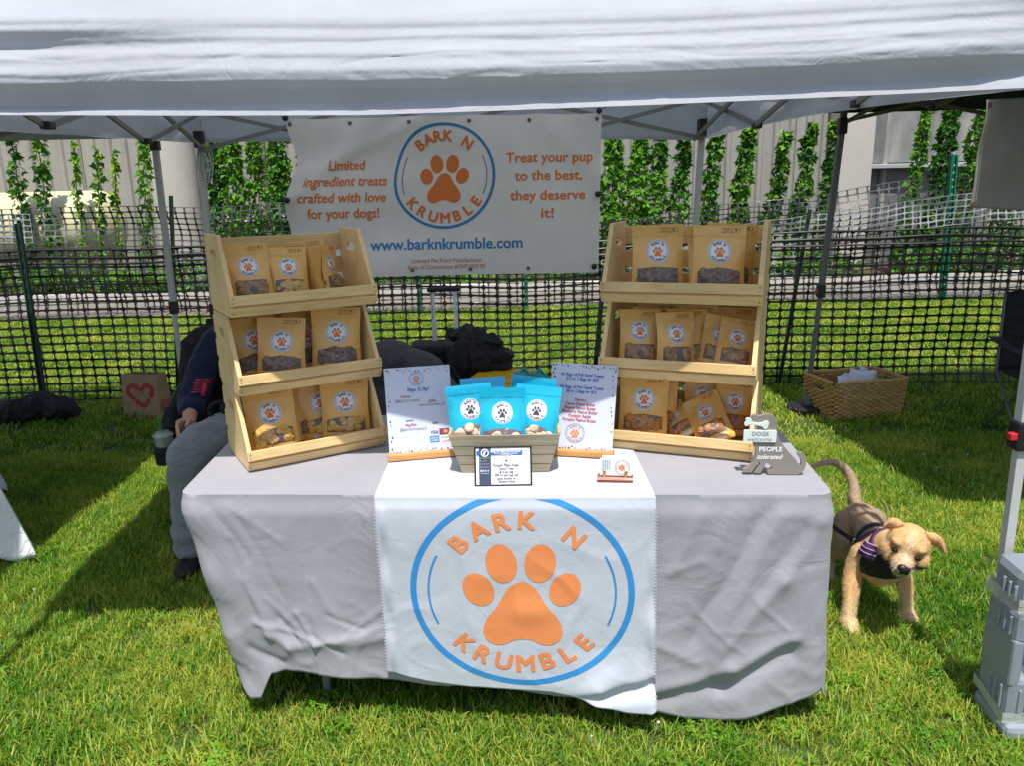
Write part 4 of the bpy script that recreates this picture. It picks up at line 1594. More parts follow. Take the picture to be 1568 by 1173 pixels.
NP = 760
ol = outline(NP)
cen = Vector((0.0, YF + .39))
mb = MB()
rings = []
vs, fs = [], []
for k, f in enumerate((0.0, 0.25, 0.5, 0.75, 0.9, 0.96, 0.985, 0.996)):
    for p in ol:
        q = cen.lerp(p, f)
        vs.append((q.x, q.y, TZ + 0.0022 * nz(q.x * 5, q.y * 9, 2) + 0.003 * abs(nz(q.x * 2, q.y * 14, 6)) * f))
NV = 84
for j in range(NV):
    v = j / (NV - 1)
    for i, p in enumerate(ol):
        a, b = ol[i - 1], ol[(i + 1) % NP]
        d = (b - a).normalized()
        nrm = Vector((d.y, -d.x))
        front = smoothstep(0.5, 0.9, -nrm.y)
        hem = interp(p.x + 0.11 * smoothstep(-0.55, -0.93, p.x), HEMZ) if nrm.y < -0.3 else (0.10 + 0.04 * nz(p.y * 4, p.x))
        z = TZ + (hem - TZ) * v
        if nrm.y > -0.3:
            s_ = p.y * 1.0
            o = 0.010 * smoothstep(0, .06, TZ - z) + 0.016 * nz(s_ * 5, z * 3, 40) * smoothstep(0, .3, TZ - z) + 0.02 * (TZ - z)
            if p.x < 0:
                o -= 0.05 * smoothstep(0.1, .7, TZ - z)
        else:
            o = drape(p.x, z)
        # cloth corner pinch and tail
        cor = gauss(p.x, -0.93, .035) + gauss(p.x, 0.915, .03)
        o += cor * 0.006 * math.sin((TZ - z) * 30)
        taper = 0.0
        if p.x < -0.6:
            taper = 0.115 * min(1, max(0, TZ - z - .03) / .62) * smoothstep(-0.55, -0.93, p.x)
        lift = 0.0
        q = p + nrm * o
        vs.append((q.x + taper, q.y + (-0.03 * gauss(p.x, -0.84, 0.05) + 0.05 * gauss(p.x, -0.76, 0.03)) * smoothstep(0.5, 0.72, TZ - z) * (nrm.y < -0.3),
                   z - (0.004 if j else 0.0005) * (1 if j else 1)))
nr = len(vs) // NP
for r_ in range(nr - 1):
    for i in range(NP):
        i2 = (i + 1) % NP
        fs.append((r_ * NP + i, (r_ + 1) * NP + i, (r_ + 1) * NP + i2, r_ * NP + i2))
mb.add(vs, fs)
tc_ = part('tablecloth', mb, M['table_cloth'], None, smooth=True, solid=0.0015)
tag(tc_, 'lavender grey tablecloth hanging nearly to the grass over the main table', 'tablecloth')

# ---- runner with the big logo
RX0, RX1 = atY(573, 768, YF).x, atY(999, 762, YF).x


def runner_pt(x, s, h=0.0):
    """x across, s = height: above 0.75 it lies back on the table"""
    edge = TC[0][1] + (TC[1][1] - TC[0][1]) * (x - TC[0][0]) / (TC[1][0] - TC[0][0]) - 0.012
    if s >= TZ:
        y = edge + (s - TZ)
        e = smoothstep(0, 0.03, s - TZ)
        z = TZ + 0.006 + 0.0025 * nz(x * 9, y * 7, 3) * e + 0.002 * abs(nz(x * 3 + y * 2, y * 16, 8)) * e - 0.006 * (1 - e) + h * e
        return Vector((x, y - 0.010 * (1 - e) - h * (1 - e), z))
    d = TZ - s
    o = drape(x, s) * 0.25
    rx = smoothstep(0.05, 0.38, x)
    low = smoothstep(0.45, 0.66, d)
    o += 0.008 + 0.035 * rx * low + 0.03 * gauss(x - 0.55 * (s - .12), 0.20, .05) * low
    o += -0.024 * gauss(s - 0.25 * (x - 0.2), 0.125, .022) * smoothstep(0.08, 0.2, x)
    o += 0.008 * gauss(x, 0.375, .012) * math.sin(s * 24) * smoothstep(.1, .3, d) + 0.006 * gauss(x, -0.375, .012) * math.sin(s * 30)
    o += 0.0020 * (1 - min(1, abs(nz(x * 6, s * 5, 61)) * 6)) * smoothstep(0, .2, d) + 0.005 * nz(x * 3, s * 2, 70) * smoothstep(0, .1, d)
    o *= smoothstep(-.004, .035, d)
    o += 0.006 * gauss(math.hypot(x - 0.03, (s - 0.40) * 1.6), 0.0, .06)
    xx = x + 0.012 * d * (1 if x > 0 else 0.8) * (1 if x > 0 else 1)
    return Vector((xx, edge - 0.010 - o - h, s))


RHEM = [fz(*q) for q in ((594, 1034), (650, 1044), (720, 1050), (800, 1051), (840, 1052), (868, 1056), (905, 1064), (950, 1070), (985, 1069), (1004, 1060))]


def runner_grid(u, v):
    x = RX0 + (RX1 - RX0) * u
    hz = interp(x, RHEM)
    s = hz + (TZ - hz) * v / .6 if v < .6 else TZ + .62 * (v - .6) / .4
    return runner_pt(x, s)


rn = MB().grid(150, 230, runner_grid)
rno = part('table_runner', rn, M['runner'], None, smooth=True, solid=0.0012)
tag(rno, 'white table runner with a large orange paw logo hanging over the table front', 'table runner')
P = Print()
LC = atY(797, 905, YF - .03)
P.logo(LC.x, 0.0, 0.318, 0, 1, tsize=0.24, ring=0.055, bold=0.036, ps=(.95, 1.13), bk=(137, 50, .735), kr=(226, 316, .765))
lz = lambda x, y: max(interp(x, RHEM) + .004, min(LC.z + y * .935, TZ - .004))
P.build('print', [M['orange'], M['blue']], lambda x, y, h: runner_pt(x, lz(x, y), h), rno, maxlen=0.012, gap=0.0009)
for X in (RX0, RX1):
    b = MB()
    for k in range(58):
        s = interp(X, RHEM) + 0.01 + k * 0.0105
        if s < TZ - .01:
            c = runner_pt(X, s, 0.0008)
            b.box(c, (0.007, 0.0012, 0.0035))
    part('hem_stitch', b, M['lavender'], rno)


# ================================================================ CRATES
CL, CHT = 0.45, 0.238
PROF = [(0, 0), (0, CHT - 0.003), (-0.165, CHT - 0.003), (-0.262, 0.064), (-0.265, 0.034), (-0.238, 0.0)]


def side_mesh():
    bm = bmesh.new()
    outer = [bm.verts.new((0, a, b)) for a, b in PROF]
    hole = []
    cy_, cz_, hw, hr = -0.092, 0.176, 0.026, 0.0135
    for k in range(9):
        a = -math.pi / 2 + math.pi * k / 8
        hole.append((cy_ + hw + hr * math.cos(a), cz_ + hr * math.sin(a)))
    for k in range(9):
        a = math.pi / 2 + math.pi * k / 8
        hole.append((cy_ - hw + hr * math.cos(a), cz_ + hr * math.sin(a)))
    hv = [bm.verts.new((0, a, b)) for a, b in hole]
    es = [bm.edges.new((l[i], l[(i + 1) % len(l)])) for l in (outer, hv) for i in range(len(l))]
    bmesh.ops.triangle_fill(bm, use_beauty=True, edges=es)
    bmesh.ops.recalc_face_normals(bm, faces=bm.faces[:])
    me = bpy.data.meshes.new('side_panel')
    bm.to_mesh(me)
    bm.free()
    me.materials.append(M['pine_z'])
    return me


SIDE = side_mesh()


def board(name, c, size, tilt, m):
    b = MB().box((0, 0, 0), size, bev=0.0015)
    return b.mesh(name, M[m]), c, tilt


def make_crate():
    t = thing('display_crate', 'crate', 'crate')
    for sx in (-1, 1):
        o = part('side_panel', SIDE, None, t, solid=0.013)
        o.location = (sx * (CL / 2 - 0.007), 0, 0)
    def bd(name, c, size, tilt=0.0, m='pine_x'):
        me, c, tl = board(name, c, size, tilt, m)
        o = part(name, me, None, t)
        o.location = c
        o.rotation_euler = (tl, 0, 0)
    bd('front_board', (0, -0.2690, 0.0500), (CL + 0.004, 0.012, 0.030), -0.10)
    bd('front_board', (0, -0.2590, 0.0165), (CL + 0.004, 0.012, 0.032), 0.55)
    for z, h in ((0.038, 0.055), (0.112, 0.055), (0.190, 0.058)):
        bd('back_board', (0, 0.007, z), (CL + 0.002, 0.010, h))
    for y in (-0.045, -0.118, -0.190):
        bd('bottom_board', (0, y, 0.008), (CL - 0.028, 0.064, 0.009))
    b = MB()
    for sx in (-1, 1):
        for (y, z) in ((-0.2760, 0.057), (-0.2752, 0.043), (-0.2700, 0.025), (-0.2645, 0.011)):
            b.box((sx * (CL / 2 - 0.007), y, z), (0.0028, 0.002, 0.0028))
    part('nail', b, M['nail'], t)
    return t


LT, RT = R(31.5), R(-22.0)
pl = atZ(381, 722, TZ + 0.006)
pr = atZ(921, 683, TZ + 0.006)


def corner_loc(p, th, k=1.0):
    lx, ly = -CL / 2 * k, -0.250
    c, s = math.cos(th), math.sin(th)
    return Vector((p.x - (lx * c - ly * s), p.y - (lx * s + ly * c), TZ + 0.006))


stacks = {'L': (corner_loc(pl, LT), LT), 'R': (corner_loc(pr, RT, 1.06), RT)}
crate0 = make_crate()
names = {('L', 0): 'bottom crate of the left pine stack holding pouches of golden round treats', ('L', 1): 'middle crate of the left pine stack holding pouches of dark treats',
         ('L', 2): 'top crate of the left pine stack, one pouch turned sideways at its right end', ('R', 0): 'bottom crate of the right pine stack with small pouches fallen over',
         ('R', 1): 'middle crate of the right pine stack crowded with small tilted pouches', ('R', 2): 'top crate of the right pine stack holding two large pouches of dark treats'}
CR = {}
first = True
for sk in 'LR':
    for lv in range(3):
        c = crate0 if first else copy_tree(crate0)
        first = False
        loc, th = stacks[sk]
        jr = random.Random(lv * 3 + ord(sk))
        l2 = loc + Vector((jr.uniform(-.003, .003), jr.uniform(-.002, .002), lv * (CHT + 0.001)))
        th2 = th + R(jr.uniform(-.6, .6))
        place(c, l2, (0, 0, th2))
        if sk == 'R': c.scale = (1.06, 1, 1)
        tag(c, names[(sk, lv)], 'crate', 'pine display crates stacked at both ends of the table')
        CR[(sk, lv)] = (l2, th2)


# ================================================================ POUCHES
def pouch_surface(w, h, T=0.044, seed=0, curl=0.0):
    def thick(u, v):
        e = max(0.0, 1 - (u / .94) ** 2) ** 0.55
        g = min(1.0, (max(v, 0) / 0.05) ** 0.5) if v < 0.05 else 1.0
        g *= 1 - 0.97 * smoothstep(0.30, 0.86, v)
        t = T / 2 * e * g
        t += 0.0022 * nz(u * 2.5 + seed, v * 5, 3) * smoothstep(0, .1, v) * (1 - smoothstep(.8, .9, v))
        return max(t, 0.0006)

    def front(x, z, off=0.0):
        u, v = 2 * x / w, z / h
        tw = 1 - 0.035 * smoothstep(0.1, 0.5, v) * (1 - smoothstep(0.6, .95, v))
        bow = 0.006 * nz(v * 2 + seed, 4) + curl * smoothstep(0.6, 1, v) * v
        return (x * tw, -thick(u, v) - off + bow, z)

    def back(x, z, off=0.0):
        u, v = 2 * x / w, z / h
        tw = 1 - 0.035 * smoothstep(0.1, 0.5, v) * (1 - smoothstep(0.6, .95, v))
        bow = 0.006 * nz(v * 2 + seed, 4) + curl * smoothstep(0.6, 1, v) * v
        return (x * tw, thick(u, v) * 0.9 + off + bow, z)
    return front, back


PM = {}


def pouch_meshes(kind, var=0):
    """kind: full, mini, cyan -> dict of shared meshes"""
    k = (kind, var)
    if k in PM:
        return PM[k]
    w, h = {'full': (0.158, 0.206), 'mini': (0.117, 0.166), 'cyan': (0.138, 0.186)}[kind]
    f, b = pouch_surface(w, h, {'full': .046, 'mini': .040, 'cyan': .044}[kind], seed=var * 3.7 + len(kind), curl=[0, -.006, .008][var % 3])
    body = 'cyan' if kind == 'cyan' else 'kraft'
    mb = MB()
    rr = 0.012
    def rx(u, v):
        # rounded top corners
        x = (u - .5) * w
        z = v * h
        return x, z
    mb.grid(22, 34, lambda u, v: f(*rx(u, v)))
    mb.grid(22, 34, lambda u, v: b(*rx(u, v)), flip=True)
    # bottom gusset
    mb.grid(22, 1, lambda u, v: (lambda p, q: tuple(p[i] + (q[i] - p[i]) * v for i in range(3)))(f((u - .5) * w, 0.0), b((u - .5) * w, 0.0)), flip=True)
    # crimped seal line and zip bead
    for zz in (0.835, 0.85):
        mb.grid(22, 1, lambda u, v: f((u - .5) * w * .985, h * (zz + 0.006 * v), 0.0011 * (1 - abs(2 * v - 1)) + 0.0008))
    d = {'pouch': mb.mesh('pouch', M[body] if kind != 'cyan' else M['cyan'], True)}
    # window
    wz0, wz1, ww = {'full': (.135, .385, .80), 'mini': (.135, .41, .74), 'cyan': (.04, .36, .84)}[kind]
    arch = {'full': .05, 'mini': .02, 'cyan': .16}[kind] * (1 if var != 0 else .4)
    wfn = lambda u, v, off: f((u - .5) * w * ww, h * (wz0 + (wz1 - wz0 - arch * (2 * u - 1) ** 2 * 1.0) * v), off)
    d['window_back'] = MB().grid(14, 6, lambda u, v: wfn(u, v, 0.0009)).mesh('window_lining', M['brown_ink'], True)
    d['film'] = MB().grid(16, 8, lambda u, v: wfn(u, v, 0.0022 + 0.0075 * (math.sin(u * math.pi) * math.sin(v * math.pi)) ** .6)).mesh('window', M['film'], True)
    # treats
    r = random.Random(var * 17 + len(kind))
    lumps = {}
    for tname in (('treat_dark', 'treat_brown', 'treat_gold', 'treat_orange') if kind != 'cyan' else ('treat_cream',)):
        tb_ = MB()
        n = 26 if kind == 'full' else 18
        if kind == 'cyan': n = 16
        for i in range(n):
            u, v = r.uniform(.07, .93), r.uniform(.12, .88)
            s = {'full': .0125, 'mini': .010, 'cyan': .015}[kind] * r.uniform(.75, 1.15)
            c = Vector(wfn(u, v, 0.003))
            rot = Euler((R(90) + r.uniform(-.7, .7), r.uniform(-.6, .6), r.uniform(0, 3))).to_matrix()
            rot = Euler((r.uniform(-.5, .5), r.uniform(-.5, .5), 0)).to_matrix() @ Euler((R(90), 0, 0)).to_matrix() @ Euler((0, 0, r.uniform(0, 6))).to_matrix()
            bm = bmesh.new()
            bmesh.ops.create_icosphere(bm, subdivisions=2, radius=1.0)
            heart = tname in ('treat_gold', 'treat_cream')
            sd_ = r.uniform(0, 50)
            def tf(p):
                q = 1 + (0.28 * noise.noise(Vector((p.x * 1.6 + sd_, p.y * 1.6, p.z * 1.6))) if not heart else 0.06 * noise.noise(p * 2 + Vector((sd_, 0, 0))))
                th = 0.30 if heart else 0.5
                zz = p.z
                if heart:
                    zz = math.copysign(min(abs(p.z) * 1.6, 1), p.z)
                return c + rot @ Vector((p.x * s * q, p.y * s * q * .92, zz * s * th * q))
            tb_.bm(bm, tf)
        lumps[tname] = tb_.mesh('treats', M[tname], True)
    d['lumps'] = lumps
    # round label with logo
    lr = {'full': .0335, 'mini': .0258, 'cyan': .030}[kind]
    lz = {'full': .62, 'mini': .635, 'cyan': .60}[kind] * h
    P = Print()
    if kind == 'cyan':
        P.logo(0, lz, lr, 1, 1, letters=1, disc=2, tsize=.31, bold=.04, ring=0.04)
    else:
        P.logo(0, lz, lr, 0, 1, letters=4, disc=2, tsize=.31, bold=.04)
    o = P.build('label', [M['orange_d'] if kind != 'cyan' else M['navy_ink'], M['blue_d'] if kind != 'cyan' else M['ink'], M['label'], M['ink'], M['brown_ink']], lambda x, z, hh: f(x, z, hh), maxlen=0.008, gap=0.0007)
    d['label'] = o.data
    bpy.data.objects.remove(o)
    if kind != 'cyan':
        P = Print()
        tx, tz_ = w * .31, h * .925
        s = w / .148
        out = [(-.013, .008), (.011, .008), (.0105, -.002), (.002, -.003), (-.007, -.004), (-.0115, -.0075), (-.0125, -.005), (-.0122, .001)]
        for (a, bb) in zip(out, out[1:] + out[:1]):
            dx, dz = bb[0] - a[0], bb[1] - a[1]
            L_ = math.hypot(dx, dz)
            nx_, nz_ = -dz / L_ * .00045, dx / L_ * .00045
            P.poly([(tx + s * (a[0] + nx_), tz_ + s * (a[1] + nz_)), (tx + s * (bb[0] + nx_), tz_ + s * (bb[1] + nz_)), (tx + s * (bb[0] - nx_), tz_ + s * (bb[1] - nz_)), (tx + s * (a[0] - nx_), tz_ + s * (a[1] - nz_))], 0)
        P.text('\u2665', tx - .001 * s, tz_ + .002 * s, .006 * s, 0)
        P.poly([(tx - .003 * s, tz_ + .003 * s), (tx, tz_ - .0005 * s), (tx + .003 * s, tz_ + .003 * s), (tx + .0015 * s, tz_ + .0045 * s), (tx, tz_ + .003 * s), (tx - .0015 * s, tz_ + .0045 * s)], 0)
        for i, tt in enumerate(('HAND MADE', 'LOCAL IN', 'CONNECTICUT')):
            P.text(tt, tx - .028 * s, tz_ + (.0065 - .0052 * i) * s, .0042 * s, 0, bold=.01)
        o = P.build('print', [M['brown_ink']], lambda x, z, hh: f(x, z, hh), maxlen=0.01, gap=0.0006)
        d['print'] = o.data
        bpy.data.objects.remove(o)
        P = Print()
        P.items.append(([(-w * .3, h * .015), (w * .3, h * .015), (w * .26, h * .075), (-w * .26, h * .075)], [(0, 1, 2, 3)], 0, 0))
        P.text('Peanut Butter Treats', 0, h * .055, w * .055, 1, bold=.01)
        P.text('for dogs', 0, h * .030, w * .045, 1, bold=.01)
        o = P.build('sticker', [M['label'], M['grey_ink']], lambda x, z, hh: f(x, z, hh), maxlen=0.01, gap=0.0007)
        d['sticker'] = o.data
        bpy.data.objects.remove(o)
    PM[k] = d
    return d


def pouch(kind, var, treat, loc, rot, label, group, sticker=False, scale=1.0):
    d = pouch_meshes(kind, var)
    t = bpy.data.objects.new('treat_pouch', None)
    t.empty_display_size = .03
    C.objects.link(t)
    t.location = loc
    t.rotation_euler = rot
    t.scale = (scale,) * 3
    tag(t, label, 'treat pouch', group)
    part('pouch', d['pouch'], None, t)
    wl = part('window', d['film'], None, t)
    part('window_lining', d['window_back'], None, wl)
    part('treats', d['lumps'][treat], None, wl)
    part('label', d['label'], None, t)
    if 'print' in d:
        part('print', d['print'], None, t)
    if sticker and 'sticker' in d:
        part('sticker', d['sticker'], None, t)
    return t


KG = 'kraft paper treat pouches standing in the crates'


def in_crate(sk, lv, x, y, kind, var, treat, label, lean=6, roll=0, yaw=0, sticker=False, z=0.022, scale=1.0):
    loc, th = CR[(sk, lv)]
    Mx = Matrix.Translation(loc) @ Matrix.Rotation(th, 4, 'Z')
    p = Mx @ Vector((x * (1.05 if sk == 'R' else 1), y, z))
    pouch(kind, var, treat, p, (R(-lean), R(roll), th + R(yaw)), label, KG, sticker, scale)


# left stack, top
in_crate('L', 2, -0.135, -0.165, 'mini', 0, 'treat_brown', 'kraft pouch at the left end of the top left crate, its label facing the front', 8, -2, -6, scale=1.10)
in_crate('L', 2, -0.145, -0.105, 'mini', 1, 'treat_brown', 'kraft pouch behind the leftmost one in the top left crate', 4, 0, -6, scale=1.12)
in_crate('L', 2, -0.022, -0.168, 'mini', 2, 'treat_gold', 'front kraft pouch near the middle of the top left crate', 9, 2, -8, scale=1.02)
in_crate('L', 2, -0.018, -0.115, 'mini', 0, 'treat_gold', 'second kraft pouch in the row at the middle of the top left crate', 5, 0, -8, scale=1.04)
in_crate('L', 2, -0.012, -0.066, 'mini', 1, 'treat_gold', 'rearmost kraft pouch in the row at the middle of the top left crate', 2, 0, -8, scale=1.05)
in_crate('L', 2, 0.085, -0.055, 'mini', 2, 'treat_brown', 'kraft pouch at the back of the top left crate, half hidden by leaning ones', 4, -3, -4, scale=1.08)
in_crate('L', 2, 0.072, -0.120, 'mini', 0, 'treat_brown', 'kraft pouch leaning to the right showing its pale back panel in the top left crate', 10, -16, 104, scale=.98)
in_crate('L', 2, 0.130, -0.130, 'mini', 1, 'treat_brown', 'kraft pouch turned sideways against the right end of the top left crate', 6, 4, 48, scale=1.0)
# left stack, middle
in_crate('L', 1, -0.125, -0.105, 'full', 1, 'treat_dark', 'kraft pouch of dark treats at the back left of the middle left crate', 5, -3, -2, scale=.93)
in_crate('L', 1, -0.075, -0.180, 'full', 2, 'treat_dark', 'bulging kraft pouch of dark treats in front at the left of the middle left crate', 5, 5, -14, scale=.93)
in_crate('L', 1, 0.045, -0.100, 'full', 0, 'treat_dark', 'kraft pouch of dark treats between the two front ones of the middle left crate', 5, -2, 0, scale=.93)
in_crate('L', 1, 0.108, -0.178, 'full', 1, 'treat_dark', 'kraft pouch of dark treats in front at the right of the middle left crate', 3, 3, -12)
# left stack, bottom
in_crate('L', 0, -0.118, -0.178, 'full', 0, 'treat_gold', 'kraft pouch of golden round treats at the left of the bottom left crate', 8, -3, -12, sticker=True)
in_crate('L', 0, 0.012, -0.085, 'full', 1, 'treat_brown', 'dark shaded kraft pouch at the back of the bottom left crate', 3, 0, 50, scale=.95)
in_crate('L', 0, 0.065, -0.125, 'full', 2, 'treat_gold', 'kraft pouch of golden treats behind the right one of the bottom left crate', 4, -4, -4, sticker=True, scale=.95)
in_crate('L', 0, 0.120, -0.178, 'full', 1, 'treat_gold', 'kraft pouch of golden treats in front at the right of the bottom left crate', 3, 1, -16)
# right stack, top
in_crate('R', 2, -0.080, -0.170, 'full', 0, 'treat_dark', 'large kraft pouch of dark treats at the left of the top right crate', 5, 0, 14)
in_crate('R', 2, -0.088, -0.115, 'full', 1, 'treat_dark', 'kraft pouch just behind the left one of the top right crate', 3, -1, 14)
in_crate('R', 2, 0.095, -0.178, 'full', 2, 'treat_dark', 'large kraft pouch of dark treats at the right of the top right crate', 6, 2, 16)
in_crate('R', 2, 0.083, -0.125, 'full', 0, 'treat_dark', 'kraft pouch directly behind the right one of the top right crate', 4, -3, 16)
in_crate('R', 2, 0.110, -0.075, 'full', 1, 'treat_dark', 'rearmost kraft pouch at the right of the top right crate', 3, 4, 16)
# right stack, middle
in_crate('R', 1, -0.125, -0.180, 'mini', 0, 'treat_brown', 'small kraft pouch at the left of the middle right crate', 5, 1, 14, scale=1.1)
in_crate('R', 1, -0.108, -0.130, 'mini', 1, 'treat_brown', 'small kraft pouch behind the leftmost one of the middle right crate', 4, 3, 14, scale=1.1)
in_crate('R', 1, -0.100, -0.080, 'mini', 2, 'treat_brown', 'third small kraft pouch back at the left of the middle right crate', 3, 4, 14, scale=1.14)
in_crate('R', 1, -0.012, -0.188, 'mini', 2, 'treat_brown', 'small kraft pouch in front at the centre of the middle right crate', 5, 1, 34, scale=1.08)
in_crate('R', 1, 0.004, -0.135, 'mini', 0, 'treat_brown', 'small kraft pouch behind the centre one of the middle right crate', 4, 3, 26, scale=1.1)
in_crate('R', 1, 0.028, -0.085, 'mini', 1, 'treat_brown', 'rearmost small kraft pouch at the centre of the middle right crate', 2, 1, 18, scale=1.14)
in_crate('R', 1, 0.095, -0.130, 'mini', 0, 'treat_brown', 'small kraft pouch leaning right beside the frontmost one of the middle right crate', 14, 10, 10, sticker=True)
in_crate('R', 1, 0.135, -0.075, 'mini', 2, 'treat_brown', 'small kraft pouch at the back right of the middle right crate', 8, 4, 12, scale=1.1)
in_crate('R', 1, 0.150, -0.165, 'mini', 1, 'treat_brown', 'small kraft pouch tipped back in front at the right end of the middle right crate', 24, 10, 12, sticker=True)
# right stack, bottom
in_crate('R', 0, -0.112, -0.180, 'full', 1, 'treat_orange', 'large kraft pouch of orange treats at the left of the bottom right crate', 5, 2, 16)
in_crate('R', 0, -0.092, -0.125, 'full', 2, 'treat_orange', 'kraft pouch behind the large one at the left of the bottom right crate', 4, 2, 16)
in_crate('R', 0, 0.055, -0.062, 'mini', 0, 'treat_orange', 'small kraft pouch standing at the back of the bottom right crate', 10, 0, 6, scale=1.06, z=.035)
in_crate('R', 0, 0.150, -0.085, 'mini', 1, 'treat_orange', 'small kraft pouch standing at the back right corner of the bottom right crate', 12, 4, 10, scale=1.1, z=.02)
in_crate('R', 0, 0.022, -0.150, 'mini', 2, 'treat_orange', 'small kraft pouch lying tipped over to the left in the bottom right crate', 40, -38, 10, scale=.82, sticker=True)
in_crate('R', 0, 0.120, -0.170, 'mini', 0, 'treat_orange', 'small kraft pouch fallen slanting to the left in front in the bottom right crate', 34, -27, 8, sticker=True, scale=1.04, z=.02)

# ================================================================ SLATTED BOX WITH CYAN POUCHES
TS = TZ + 0.009
BXP = mg(-0.018, 2.065, TZ)
bx = thing('slatted_box', 'tapered pale slatted wooden box holding the cyan pouches', 'box', (BXP.x, BXP.y, TS), R(-1.5))
bw0, bw1, bd0, bd1, bh = 0.130, 0.163, 0.060, 0.082, 0.122


def bxp(x, y, z):
    k = z / bh
    return Vector((x * (bw0 + (bw1 - bw0) * k), y * (bd0 + (bd1 - bd0) * k), z))


zs = [(0.000, 0.026), (0.0285, 0.056), (0.0585, 0.086), (0.0885, 0.122)]
for sy in (-1, 1):
    for (a, c) in zs:
        b = MB()
        vs = []
        for dy in (0, -0.006 * sy):
            for (x, z) in ((-1, a), (1, a), (1, c), (-1, c)):
                q = bxp(x, sy, z)
                vs.append((q.x, q.y - dy - 0.0 + dy * 0 + (dy), q.z) if False else (q.x, q.y + dy, q.z))
        b.add(vs, [(0, 1, 2, 3), (7, 6, 5, 4), (0, 4, 5, 1), (1, 5, 6, 2), (2, 6, 7, 3), (3, 7, 4, 0)])
        part('slat', b, M['taupe_x'], bx)
for sx in (-1, 1):
    b = MB()
    vs = []
    for dx in (0.001 * sx, -0.007 * sx):
        for (y, z) in ((-0.93, 0), (0.93, 0), (0.93, bh + .004), (-0.93, bh + .004)):
            q = bxp(sx, y, z)
            vs.append((q.x + dx, q.y, q.z))
    b.add(vs, [(0, 1, 2, 3), (7, 6, 5, 4), (0, 4, 5, 1), (1, 5, 6, 2), (2, 6, 7, 3), (3, 7, 4, 0)])
    part('end_panel', b, M['taupe_z'], bx)
part('bottom_board', MB().box((0, 0, 0.004), (bw0 * 1.9, bd0 * 1.8, 0.006)), M['taupe_x'], bx)
CG = 'cyan foil treat pouches in the slatted box'
X0, Y0 = BXP.x, BXP.y
pouch('cyan', 0, 'treat_cream', (X0 - 0.007, Y0 - 0.035, TS + 0.064), (R(-8), R(0), R(-3)), 'cyan foil pouch at the front centre of the slatted box, its whole label in view', CG)
pouch('cyan', 1, 'treat_cream', (X0 - 0.094, Y0 - 0.005, TS + 0.070), (R(-9), R(-4), R(4)), 'cyan foil pouch at the front left of the slatted box, partly behind the centre one', CG, scale=1.0)
pouch('cyan', 2, 'treat_cream', (X0 + 0.086, Y0 - 0.002, TS + 0.060), (R(-9), R(5), R(-8)), 'cyan foil pouch at the front right of the slatted box, its label partly covered', CG)
pouch('cyan', 2, 'treat_cream', (X0 - 0.060, Y0 + 0.045, TS + 0.078), (R(-7), R(-2), R(2)), 'cyan foil pouch at the back left of the slatted box, only its top showing', CG)
pouch('cyan', 1, 'treat_cream', (X0 + 0.072, Y0 + 0.048, TS + 0.080), (R(-7), R(6), R(-10)), 'cyan foil pouch at the back right of the slatted box, only its top showing', CG)

# ================================================================ PRINTED SIGNS
def sign(name, label, loc, rz, lean, W, H, fill, mats, roll=0.0, foot=True):
    t = thing(name, label, 'sign', loc, rz)
    Rm = Matrix.Rotation(R(roll), 4, 'Y') @ Matrix.Rotation(R(-lean), 4, 'X')
    f = lambda x, y, h=0.0: (Rm @ Vector((x, -h, y + 0.016)))[:]
    b = MB().box((0, 0.0022, H / 2), (W, 0.0042, H), bev=0.0008)
    b.v = [tuple(Rm @ (Vector(p) + Vector((0, 0, 0.016)))) for p in b.v]
    part('board', b, M['paper'], t)
    P = Print()
    fill(P)
    P.build('print', mats, f, t, gap=0.0005, maxlen=0.05)
    fb = MB().box((0, 0.004, 0.011), (W * 1.06, 0.036, 0.020), bev=0.003)
    part('foot', fb, M['beech'], t)
    fb = MB().box((W * .3, 0.03, 0.010), (0.022, 0.05, 0.018), bev=0.003)
    return t


W_, H_ = 0.208, 0.276


def paws_border(P, seed, mi1, mi2):
    r = random.Random(seed)
    n = 22
    for k in range(n):
        for side in range(4):
            if r.random() < (0.55 if side in (0, 2) else .25): continue
            q = (k + .5) / n
            j = r.uniform(.025, .065) * W_
            x, y = {0: (-W_ / 2 + j, q * H_), 2: (W_ / 2 - j, q * H_), 1: ((q - .5) * W_, j), 3: ((q - .5) * W_, H_ - j)}[side]
            P.paw(x, y, r.uniform(.0035, .0072), mi1 if r.random() < .6 else mi2, r.uniform(-.8, .8))


